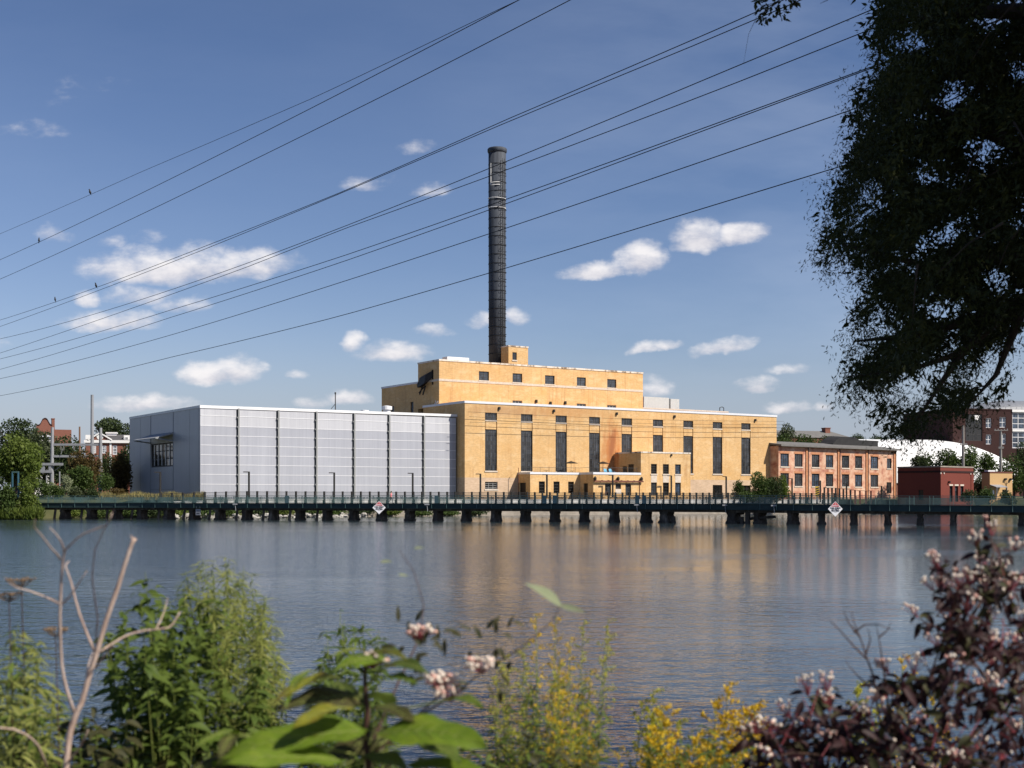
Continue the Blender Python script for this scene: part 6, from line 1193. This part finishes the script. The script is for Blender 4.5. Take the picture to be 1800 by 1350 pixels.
    # sprig hanging into the sky at the top of the picture
    m = MB(); m.tube([at(1760, -330, 10.5), at(1560, -160, 11), at(1420, -60, 11.2), at(1365, 5, 11.3), at(1335, 28, 11.3)], [.05, .03, .015, .007, .003], 5); m.tube([at(1420, -60, 11.2), at(1405, 0, 11.2), at(1385, 18, 11.2)], [.01, .005, .002], 4); m.tube([at(1365, 5, 11.3), at(1340, 10, 11.3)], [.004, .002], 4)
    m.tube([at(1330, 30, 11.3), at(1316, 60, 11.3), at(1307, 112, 11.3)], [.003, .002, .001], 4); m.tube([at(1470, -40, 11.2), at(1455, 0, 11.2), at(1442, 6, 11.2)], [.006, .004, .002], 4); m.build('hanging_branch', M['bark'], r)
    sx, sy = np.array([1332, 1345, 1338, 1352, 1360, 1348, 1368, 1380, 1386, 1395, 1358, 1372, 1333, 1341, 1400, 1390]), np.array([8, 12, 30, 22, 10, 2, 14, 4, 18, 2, 32, 25, 22, 38, 6, -8])
    quads('hanging_foliage', sprays(sx, sy, np.full(16, 11.3), 9, .12, .06, .5, .7, rg), M['lf_crown'], r)
big_tree()

# ------------------------------------------------------------------ foreground plants on the near bank
def zg(y): return float(np.interp(y, [0.5, 2.6, 4.2, 5.8, 7.5], [1.6, 1.3, .75, .05, -.7]))
def dead_sapling():
    r = thing('dead_sapling', 'bare pale dead sapling with forked twigs at the left', 'dead tree', (*at(118, 0, 3.2).xy, 0)); o = Vector(r.location)
    c = lambda x, y, D=3.2: at(x / 3, 900 + y / 3, D) - o
    m = MB(); g = at(112, 0, 3.2); m.tube([Vector((0, 0, 1.1)), c(330, 1480), c(348, 1350), c(358, 1240), c(370, 1160), c(395, 1080), c(412, 1040), c(430, 1010), c(446, 950), c(460, 900), c(486, 815), c(510, 740), c(535, 655), c(560, 570), c(590, 485), c(620, 400), c(645, 320), c(670, 240), c(698, 160), c(712, 138)], [.0085, .008, .0075, .0074, .0072, .0074, .0064, .0066, .0062, .0066, .006, .0064, .0056, .0055, .0052, .0054, .0048, .0047, .0048, .0056], 9)
    m.tube([c(700, 165), c(690, 120)], [.002, .001], 5); m.build('trunk', M['deadwood'], r, True)
    for pts, r0, r1, dz in (([(393, 1060), (372, 1000), (350, 930), (336, 870), (325, 800), (320, 720), (318, 640), (316, 560), (318, 490), (321, 410), (325, 330), (332, 260), (338, 215), (352, 190), (375, 170), (405, 140), (440, 115), (500, 92), (560, 70), (580, 40), (590, 5)], .0042, .0012, -.15),
        ([(320, 250), (295, 215), (270, 190), (225, 130), (180, 80), (186, 40)], .0026, .0008, -.2), ([(338, 208), (330, 175), (320, 150), (290, 110), (262, 82)], .0024, .001, -.1), ([(320, 487), (270, 462), (220, 440), (150, 415), (90, 400), (50, 375), (25, 345)], .0026, .0008, -.2), ([(325, 487), (360, 455), (400, 400), (430, 350), (460, 310)], .0024, .0009, -.05),
        ([(500, 735), (475, 680), (450, 620), (420, 540), (400, 470), (385, 410), (375, 370), (358, 320), (345, 290), (352, 270), (365, 258)], .0034, .0012, .12), ([(525, 740), (560, 715), (600, 690), (650, 660), (700, 640), (760, 625), (820, 620), (890, 610), (912, 590), (930, 560), (950, 525)], .0034, .0013, .1),
        ([(822, 618), (845, 575), (860, 540), (875, 495), (885, 450)], .002, .0008, .15), ([(505, 820), (540, 770), (580, 725), (600, 705)], .0028, .0014, -.1), ([(360, 1320), (390, 1280), (420, 1240), (445, 1195), (465, 1150)], .003, .0016, -.1), ([(250, 1350), (225, 1285), (200, 1230), (165, 1195), (130, 1170), (70, 1145), (0, 1138), (-80, 1150)], .0032, .002, -.25), ([(455, 880), (462, 820), (478, 770), (490, 740)], .002, .001, .1)):
        n = len(pts); m = MB(); m.tube([c(x, y, 3.2 + dz * i / n) for i, (x, y) in enumerate(pts)], [r0 + (r1 - r0) * i / (n - 1) for i in range(n)], 7); m.build('branch', M['deadwood'], r, True)
    m = MB(); m.tube([c(505, 700, 3.3), c(515, 560, 3.3), c(498, 440, 3.3), c(485, 340, 3.3), c(500, 200, 3.3), c(545, 100, 3.3), c(590, 20, 3.3), c(596, -12, 3.3)], [.002, .0018, .0016, .0015, .0013, .0012, .001, .0007], 6); m.build('branch', M['stem_dark'], r, True)
dead_sapling()

def bush(label, poly, n, D, base, lm1, lm2, ln, wd, seed, per=16, name='leafy_bush'):
    rd = random.Random(seed); bx = at(base, 0, D).x; r = thing(name, label, 'shrub' if name == 'leafy_bush' else 'plant', (bx, D, zg(D))); o = Vector(r.location); sm = MB(); A_, B_ = MB(), MB(); k = 0
    xs = [p[0] for p in poly]; ys = [p[1] for p in poly]
    while k < n:
        x, y = rd.uniform(min(xs), max(xs)), rd.uniform(min(ys), max(ys))
        if not inside(poly, np.array([x]), np.array([y]))[0]: continue
        k += 1; d = D + rd.gauss(0, .3); p = at(x, y, d) - o; b = Vector((rd.uniform(-.12, .12), rd.uniform(-.1, .1), -.05)); md = b.lerp(p, .6) + Vector((-(p.x) * .15, 0, .04)); sm.tube([b, b.lerp(md, .6), md, p], [.004, .0032, .0022, .0009], 5, False); ax = (p - md).normalized()
        for j in range(per):
            t = rd.uniform(0, 1) ** .8; q = p - ax * (1 - t) * .26; an = j * 2.4 + rd.uniform(-.5, .5); dr = Vector((math.cos(an), math.sin(an), rd.uniform(-.5, .45))); s = rd.uniform(.6, 1.15) * (1.15 - .5 * t)
            (A_ if rd.random() < .7 else B_).leaf(q, dr, Vector((rd.uniform(-.5, .5), rd.uniform(-.6, .2), 1)), ln * s, wd * s, rd.uniform(.2, 1.3), rd.uniform(.1, .5), 5)
    sm.build('stem', M['stem_green'], r, True); A_.build('foliage', M[lm1], r, True); B_.build('foliage', M[lm2], r, True); return r
bush('dense dark green leafy bush behind the dead sapling', [(235, 990), (290, 985), (330, 1030), (400, 1070), (462, 1140), (490, 1230), (490, 1360), (130, 1360), (150, 1270), (185, 1190), (150, 1140), (175, 1090), (215, 1050)], 125, 4.4, 320, 'lf_herb', 'lf_bright', .08, .033, 41, 20)
bush('darker low leafy bush in the lower left corner', [(90, 1250), (200, 1230), (330, 1270), (470, 1310), (480, 1380), (-20, 1380), (0, 1300)], 70, 3.9, 200, 'lf_greenbrown', 'lf_herb', .085, .036, 42)
bush('soft yellow green feathery weed to the right of the leafy bush', [(310, 1000), (350, 975), (400, 970), (455, 1015), (490, 1090), (505, 1180), (490, 1330), (400, 1340), (380, 1120), (320, 1060)], 125, 4.8, 430, 'lf_feather', 'lf_bright', .075, .009, 43, 34, 'feathery_weed')
bush('yellow green narrow leaved weed at the left edge', [(-20, 1090), (45, 1085), (75, 1130), (110, 1190), (115, 1300), (90, 1380), (-30, 1380)], 70, 3.9, 50, 'lf_feather', 'lf_herb', .075, .014, 44, 22, 'marsh_weed')
bush('green weed with slender leaves behind the white berry plant', [(560, 1110), (600, 1070), (650, 1062), (680, 1100), (700, 1170), (700, 1350), (520, 1350), (560, 1200)], 65, 4.2, 620, 'lf_herb', 'lf_mid', .08, .02, 45, 20, 'marsh_weed')
bush('dark low weeds at the bottom centre below the goldenrod', [(480, 1320), (600, 1290), (760, 1280), (880, 1250), (960, 1280), (1060, 1320), (1060, 1380), (460, 1380)], 60, 3.9, 760, 'lf_greenbrown', 'lf_herb', .07, .02, 46, 20, 'marsh_weed')

def goldenrod(label, px, ytop, D, seed, sc_=1.0, lean=0.0, m='gold', heads=1, spread=30):
    rd = random.Random(seed); r = thing('goldenrod', label, 'wildflower', (at(px, 0, D).x, D, zg(D)), 0, 'goldenrod plants on the near bank'); o = Vector(r.location); sm = MB(); lm = MB(); fl = []
    for h in range(heads):
        tx = px + rd.uniform(-spread, spread) + lean * 40; ty = ytop + (rd.uniform(0, 75) if h else 0); top = at(tx, ty, D + rd.uniform(-.2, .2)) - o; b = Vector((rd.uniform(-.08, .08), rd.uniform(-.05, .05), -.05))
        pts = [b, b.lerp(top, .35) + Vector((-.02, 0, .02)), b.lerp(top, .7) + Vector((-.02 * (1 + lean), 0, .03)), top]; sm.tube(pts, [.0035, .003, .0022, .001], 5, False); L_ = (top - b).length
        n = int(L_ / .022)
        for k in range(n):
            t = k / n
            if t > .93: continue
            i = min(2, int(t * 3)); q = pts[i].lerp(pts[i + 1], t * 3 - i); an = k * 2.4 + rd.uniform(-.4, .4); s = (1.1 - .6 * t) * rd.uniform(.7, 1.2); lm.leaf(q, Vector((math.cos(an), math.sin(an), .55)), Vector((0, 0, 1)), .075 * s * sc_, .013 * s * sc_, rd.uniform(.4, 1.2), .2, 4)
        for k in range(22):
            t = .74 + .26 * k / 22; i = min(2, int(t * 3)); q = pts[i].lerp(pts[i + 1], min(1, t * 3 - i)); an = k * 2.4 + rd.uniform(-.3, .3); ln = .125 * sc_ * (1.15 - .9 * (k / 22)) * rd.uniform(.7, 1.1); dr = Vector((math.cos(an) + lean * .8, math.sin(an), .75)).normalized(); tip = q + dr * ln + Vector((0, 0, -ln * .22)); md = q.lerp(tip, .5) + Vector((0, 0, ln * .12)); sm.tube([q, md, tip], [.0009, .0007, .0004], 4, False)
            for j in range(26):
                u = rd.uniform(.18, 1); c = (q.lerp(md, u * 2) if u < .5 else md.lerp(tip, u * 2 - 1)) + Vector((rd.gauss(0, .0035), rd.gauss(0, .0035), rd.gauss(.004, .004))); fl.append(c)
    sm.build('stem', M['stem_green'], r, True); lm.build('foliage', M['lf_herb'], r, True)
    global rng
    rng = np.random.default_rng(seed); P = np.array([tuple(c) for c in fl]); d = rng.normal(size=P.shape); d[:, 2] = np.abs(d[:, 2]); s = rng.uniform(.0055, .0105, len(P)) * sc_; quads('flower_head', leaf_quads(P, d, s, s * .7), M[m], r); return r
bush('dark green stems and narrow leaves below the middle goldenrod clump', [(840, 1230), (900, 1180), (1000, 1160), (1060, 1190), (1065, 1380), (830, 1380)], 60, 4.4, 960, 'lf_herb', 'lf_greenbrown', .06, .012, 47, 26, 'marsh_weed')
bush('green stems and narrow leaves below the right goldenrod clump', [(1140, 1280), (1230, 1270), (1320, 1290), (1350, 1380), (1130, 1380)], 34, 4.3, 1240, 'lf_herb', 'lf_mid', .06, .012, 48, 24, 'marsh_weed')
goldenrod('tall slender goldenrod under the pale green leaf, tallest of the middle clump', 975, 1076, 4.3, 1, .8, 0, 'gold', 3, 45)
goldenrod('goldenrod at the right side of the middle clump with sparse yellow tips', 1035, 1085, 4.5, 2, .75, .3, 'gold_green', 3, 25)
goldenrod('greenish budding goldenrod in the middle clump', 955, 1130, 4.2, 3, .8, -.2, 'gold_green', 4, 50)
goldenrod('low yellow goldenrod in front of the middle clump', 1010, 1155, 4.0, 4, .7, 0, 'gold', 4, 50)
goldenrod('goldenrod with yellow tips beside the pink white berries', 890, 1150, 4.3, 5, .8, -.3, 'gold_green', 3, 35)
goldenrod('short green stemmed goldenrod at the bottom of the middle clump', 960, 1230, 3.8, 6, .7, 0, 'gold_green', 4, 80)
goldenrod('pale yellow green goldenrod leaning right at the open water', 1125, 1210, 4.6, 7, 1.2, .9, 'gold_green', 6, 34)
goldenrod('bright yellow goldenrod left of the red berry shrub', 1180, 1240, 4.2, 8, 1.1, .2, 'gold', 7, 48)
goldenrod('golden yellow goldenrod with the widest plume by the red berry shrub', 1265, 1200, 4.4, 9, 1.35, .5, 'gold', 7, 45)
goldenrod('goldenrod under the widest yellow plume', 1235, 1275, 4.1, 10, 1.0, .3, 'gold', 7, 70)
goldenrod('goldenrod hidden behind the red berry shrub twigs', 1565, 1150, 4.8, 11, 1.1, .6, 'gold', 2, 20)
goldenrod('goldenrod behind the left part of the red berry shrub', 1490, 1200, 4.8, 12, 1.2, .5, 'gold_green', 3, 45)
goldenrod('goldenrod low behind the middle of the red berry shrub', 1640, 1215, 4.7, 13, 1.1, .3, 'gold', 2, 25)
goldenrod('small goldenrod at the bottom edge left of the water gap', 1060, 1310, 3.9, 14, .7, .2, 'gold', 3, 40)
def umbels():
    for i, (px, py, w, lb) in enumerate(((38, 1019, 26, 'flat brown seed umbel, highest at the left edge'), (16, 1044, 24, 'flat brown seed umbel just below the highest one at the left edge'), (98, 1106, 20, 'flat brown seed umbel beside the dead sapling trunk'))):
        D = 3.7; r = thing('seed_umbel', lb, 'wildflower', (at(px + 10, 0, D).x, D, zg(D)), 0, 'brown seed umbels at the left'); o = Vector(r.location); t = at(px, py + 14, D) - o; m = MB(); rd = random.Random(i)
        m.tube([(0, 0, -.05), t * .5 + Vector((.02, 0, 0)), t], [.0025, .002, .0014], 5, False); m.build('stem', M['stem_dark'], r); m = MB(); ww = w * D / FPX
        for k in range(34): a, q = rd.uniform(0, 6.28), math.sqrt(rd.random()) * ww; p = t + Vector((q * math.cos(a), q * math.sin(a), .022 + rd.uniform(-.003, .003))); m.tube([t, t.lerp(p, .6) + Vector((0, 0, -.004)), p], .0007, 3, False); m.blob(p, (.004, .004, .003), k, 5, 4)
        m.build('seed_head', M['seed'], r)
umbels()

def berries(r, sm, c, spread, n, rd, rb=.0045, root=None, flat=.5):
    bm = MB()
    c = Vector(c); root = Vector(root) if root is not None else c - Vector((0, 0, spread * 1.2))
    for k in range(n):
        a = rd.uniform(0, 6.28); q = math.sqrt(rd.random()) * spread; p = c + Vector((q * math.cos(a), q * math.sin(a), rd.uniform(-flat, flat) * spread)); md = root.lerp(p, .55) + Vector((rd.uniform(-.004, .004), rd.uniform(-.004, .004), 0)); bm.mi = 2; bm.tube([root, md, p], [.0012, .001, .0007], 4, False)
        bm.mi = 0 if rd.random() < .72 else 1
        s = rb * rd.uniform(.6, 1.12); bm.blob(p, (s, s, s * .95), k, 8, 6, .03)
    bm.build('berry_cluster', [M['berry'], M['berry_pink'], M['stem_red']], r, True)
def white_berry_plant():
    D = 2.6; r = thing('berry_plant', 'big leaved green plant with pinkish white berry clusters in the middle foreground', 'plant', (at(645, 0, D).x, D, zg(D))); o = Vector(r.location); A = lambda x, y, d=D: at(x, y, d) - o; rd = random.Random(12)
    m = MB(); m.tube([(0, 0, -.05), A(648, 1400), A(648, 1340), A(642, 1300), A(646, 1250), A(642, 1205), A(640, 1165)], [.0075, .0068, .0062, .006, .0058, .0045, .003], 8); m.tube([A(648, 1330), A(720, 1270, 2.7), A(770, 1225, 2.75), A(778, 1205, 2.75)], [.004, .003, .0025, .002], 6); m.tube([A(720, 1270, 2.7), A(800, 1220, 2.7), A(848, 1180, 2.7)], [.003, .002, .0015], 6); m.tube([A(648, 1320), A(700, 1200, 2.85), A(738, 1120, 2.9)], [.003, .0025, .0015], 6); m.tube([A(738, 1120, 2.9), A(745, 1065, 2.95), A(728, 1005, 3), A(700, 965, 3)], [.0016, .0012, .001, .0006], 5)
    m.tube([A(848, 1180, 2.7), A(920, 1135, 2.7), A(968, 1095, 2.7), A(986, 1064, 2.7)], [.0016, .0013, .001, .0008], 5); m.build('stem', M['stem_dark'], r, True)
    L_ = [('lf_lime', 640, 1285, 372, 1312, 84, 2.5, .35), ('lf_lime', 655, 1282, 500, 1298, 60, 2.62, .25), ('lf_lime', 668, 1288, 846, 1300, 88, 2.55, .25), ('lf_lime', 600, 1338, 400, 1330, 60, 2.45, .3), ('lf_yellow', 618, 1246, 516, 1264, 46, 2.5, .5), ('lf_greenbrown', 640, 1232, 502, 1228, 62, 2.62, .5), ('lf_yellow', 600, 1192, 470, 1196, 30, 2.6, 1.0), ('lf_lime', 682, 1164, 588, 1168, 42, 2.6, .5), ('lf_yellow', 648, 1148, 575, 1146, 16, 2.62, .5), ('lf_yellow', 650, 1150, 702, 1150, 16, 2.62, .5),
          ('lf_herb', 690, 1166, 740, 1178, 28, 2.6, .5), ('lf_lime', 676, 1192, 722, 1198, 26, 2.6, .4), ('lf_greenbrown', 660, 1244, 725, 1258, 38, 2.65, .5), ('lf_herb', 640, 1330, 715, 1348, 50, 2.6, .4), ('lf_herb', 738, 1300, 806, 1336, 56, 2.62, .4), ('lf_lime', 420, 1290, 335, 1304, 34, 2.5, .6), ('lf_greenbrown', 410, 1292, 394, 1326, 24, 2.48, .6), ('lf_lime', 796, 1228, 842, 1242, 24, 2.6, .4), ('lf_lime', 545, 1180, 490, 1220, 20, 2.6, .9), ('lf_greenbrown', 700, 1290, 560, 1340, 60, 2.75, .3), ('lf_herb', 690, 1240, 640, 1215, 36, 2.75, .4),
          ('lf_lime', 720, 1345, 860, 1352, 40, 2.6, .3), ('lf_greenbrown', 470, 1345, 330, 1352, 50, 2.5, .3), ('lf_herb', 590, 1200, 620, 1250, 30, 2.75, .4)]
    pts = MB()
    for mt, x0, y0, x1, y1, w, d, dr in L_:
        a, b = A(x0, y0, d), A(x1, y1, d - .12); m = MB(); vm = MB(); m.broad_leaf(a, b + Vector((0, 0, .03)), Vector((rd.uniform(-.3, .3), -.38, 1)), w * 1.12 * d / FPX, dr + .2, rd, vm=vm); lf = m.build('leaf', M[mt], r, True); vm.build('veins', M['lf_vein'], lf, True)
        pts.tube([A(644, min(1330, y0 + 45)), A((x0 + 644) / 2, y0 + 16), a], [.002, .0017, .0012], 5, False)
    pts.build('leaf_stalks', M['stem_green'], r, True)
    sm = MB()
    for x, y, d, s, n in ((655, 1158, 2.6, .034, 26), (742, 1106, 2.9, .03, 22), (730, 1112, 2.92, .02, 10), (775, 1196, 2.72, .04, 34), (790, 1216, 2.7, .03, 18), (848, 1166, 2.68, .036, 30), (765, 1188, 2.75, .03, 14)): berries(r, sm, A(x, y, d), s, n + 8, rd, .0052, A(x, y + 18, d), .3)
    m = MB()
    for x0, y0, x1, y1, w in ((668, 988, 690, 986, 10), (728, 964, 745, 962, 9), (700, 1010, 718, 1012, 8)): a, b = A(x0, y0, 3), A(x1, y1, 3); m.leaf(a, b - a, (0, -.6, 1), (b - a).length, w * 3 / FPX, .2, .2, 4)
    a = A(986, 1064, 2.7); b = A(934, 1020, 2.62); m.leaf(a, b - a, (.3, -.8, .6), (b - a).length, .030, .35, .25, 7); b = A(1031, 1080, 2.66); m.leaf(a, b - a, (.2, -.8, .6), (b - a).length, .018, -.2, .25, 6); m.build('pale_foliage', M['lf_pale'], r, True)
    m = MB()
    for k in range(60):
        x, y = rd.uniform(690, 905), rd.uniform(1085, 1230); p = A(x, y, rd.uniform(2.75, 3.0)); an = rd.uniform(0, 6.28); m.leaf(p, (math.cos(an), rd.uniform(-.3, .3), math.sin(an) - .3), (0, -.7, .6), rd.uniform(.02, .04), rd.uniform(.008, .014), .5, .2, 4)
    m.build('dull_foliage', M['lf_greenbrown'], r, True)
white_berry_plant()
def red_berry_shrub():
    r = thing('dogwood_shrub', 'maroon leaved shrub with white berries on red stalks at the lower right', 'shrub', (at(1700, 0, 3.3).x, 3.3, zg(3.3))); o = Vector(r.location); rd = random.Random(31); A = lambda x, y, d: at(x, y, d) - o
    CL = [(1742, 916), (1714, 940), (1644, 977), (1727, 976), (1758, 991), (1789, 955), (1625, 1020), (1600, 1068), (1653, 1010), (1690, 1008), (1709, 1003), (1761, 1027), (1671, 1027), (1730, 1020), (1785, 1015), (1705, 1050), (1754, 1117), (1695, 1110), (1785, 1120), (1549, 1166), (1413, 1194), (1455, 1188), (1455, 1220), (1538, 1222), (1611, 1158), (1678, 1158), (1737, 1155), (1312, 1278), (1340, 1268), (1376, 1240), (1410, 1266), (1510, 1245), (1559, 1243), (1611, 1256), (1667, 1270), (1723, 1190), (1755, 1195), (1782, 1272), (1678, 1325), (1768, 1315), (1524, 1336), (1406, 1342), (1590, 1342), (1636, 1342), (1483, 1297), (1448, 1285), (1740, 1075), (1660, 1075), (1800, 1070), (1720, 1300), (1560, 1300), (1800, 1200), (1345, 1320), (1640, 1120), (1830, 1010), (1850, 1150)]
    sm = MB(); st = MB(); lm = MB(); lg = MB()
    hubs = [(1690, 1400), (1740, 1260), (1700, 1150), (1560, 1330), (1480, 1330), (1620, 1230), (1790, 1180), (1730, 1050)]
    hp = [A(x, y, 3.3 + rd.uniform(-.15, .15)) for x, y in hubs]
    for a, b in ((0, 1), (1, 2), (0, 3), (3, 4), (3, 5), (1, 6), (2, 7), (5, 2)): q = hp[a].lerp(hp[b], .5) + Vector((rd.uniform(-.03, .03), rd.uniform(-.04, .04), .02)); sm.tube([hp[a], q, hp[b]], [.005, .0042, .0034], 6)
    for k in range(5): sm.tube([Vector((rd.uniform(-.12, .12), rd.uniform(-.1, .1), -.05)), hp[0] * .55 + Vector((rd.uniform(-.1, .1), 0, 0)), hp[k % 2 * 3]], [.007, .006, .005], 7)
    for (x, y) in CL:
        d = rd.uniform(2.95, 3.55); c = A(x, y, d); h = min(hp, key=lambda q: (q - c).length + (0.4 if q.z > c.z else 0)); md = h.lerp(c, .55) + Vector((rd.uniform(-.02, .02), rd.uniform(-.02, .02), rd.uniform(-.03, .03))); root = c - (c - md).normalized() * .03 + Vector((0, 0, -.012)); sm.tube([h, md, root], [.0028, .0022, .0013], 5, False)
        berries(r, st, c, .021, rd.randint(9, 15), rd, .0048, root, .6)
        for k in range(15):
            t = rd.uniform(.15, 1.05); p = h.lerp(md, t * 2) if t < .5 else md.lerp(root, t * 2 - 1); p = p + Vector((rd.gauss(0, .012), rd.gauss(0, .02), rd.gauss(0, .012))); an = rd.uniform(0, 6.28); s = rd.uniform(.6, 1.25)
            (lg if rd.random() < .22 else lm).leaf(p, (math.cos(an) * .8, math.sin(an) * .5, rd.uniform(-1, .35)), (rd.uniform(-.5, .5), -1 + rd.random(), rd.uniform(.2, 1)), .044 * s, .017 * s, rd.uniform(.2, 1.4), rd.uniform(.2, .7), 5)
    poly = [(1300, 1290), (1380, 1240), (1450, 1260), (1540, 1200), (1610, 1210), (1640, 1060), (1630, 1000), (1720, 960), (1850, 970), (1850, 1420), (1330, 1420)]
    n = 2300; fx = np.array([rd.uniform(1300, 1850) for _ in range(n)]); fy = np.array([rd.uniform(960, 1420) for _ in range(n)]); nz = np.sin(fx * .05 + np.sin(fy * .05) * 2) + np.sin(fy * .06 - fx * .02) + np.clip((fy - 1150) / 120, -1.2, 1.2); ok = inside(poly, fx, fy) & (nz > -.1)
    for x, y in zip(fx[ok], fy[ok]):
        p = A(x, y, rd.uniform(3.0, 3.75)); an = rd.uniform(0, 6.28); s = rd.uniform(.6, 1.3); (lg if rd.random() < .18 else lm).leaf(p, (math.cos(an) * .8, math.sin(an) * .5, rd.uniform(-1, .3)), (rd.uniform(-.5, .5), -1 + rd.random(), rd.uniform(.2, 1)), .043 * s, .017 * s, rd.uniform(.2, 1.4), rd.uniform(.2, .7), 5)
        if rd.random() < .16: st.tube([p, p + Vector((rd.uniform(-.05, .05), rd.uniform(-.03, .03), rd.uniform(.02, .08)))], [.0016, .0009], 4, False)
        if rd.random() < .028: berries(r, st, p, .014, 6, rd, .0045, None, .6)
    # bare twigs standing up at the left of the shrub
    for pts in ([(1536, 1190), (1525, 1160), (1512, 1120), (1500, 1092), (1498, 1075)], [(1525, 1160), (1500, 1135), (1480, 1112), (1464, 1096), (1458, 1090)], [(1512, 1120), (1492, 1095), (1482, 1073)], [(1522, 1150), (1530, 1125), (1526, 1105)], [(1555, 1190), (1548, 1140), (1540, 1095)], [(1500, 1112), (1520, 1098), (1545, 1098), (1572, 1108)], [(1545, 1120), (1560, 1108), (1566, 1093)], [(1530, 1210), (1505, 1185), (1486, 1163)]):
        k = len(pts); sm.tube([A(x, y, 3.25) for x, y in pts], [.0026 - .002 * i / (k - 1) for i in range(k)], 5, False)
    sm.tube([A(1560, 1330, 3.3), A(1545, 1260, 3.28), A(1536, 1190, 3.25)], [.003, .0028, .0026], 5, False); sm.tube([A(1560, 1330, 3.3), A(1562, 1250, 3.28), A(1555, 1190, 3.25)], [.003, .0028, .0026], 5, False)
    sm.build('stem', M['stem_dark'], r, True); st.build('stalk_mass', M['stem_red'], r)['kind'] = 'stuff'; lm.build('foliage', M['lf_maroon'], r, True); lg.build('green_foliage', M['lf_greenbrown'], r, True)
red_berry_shrub()
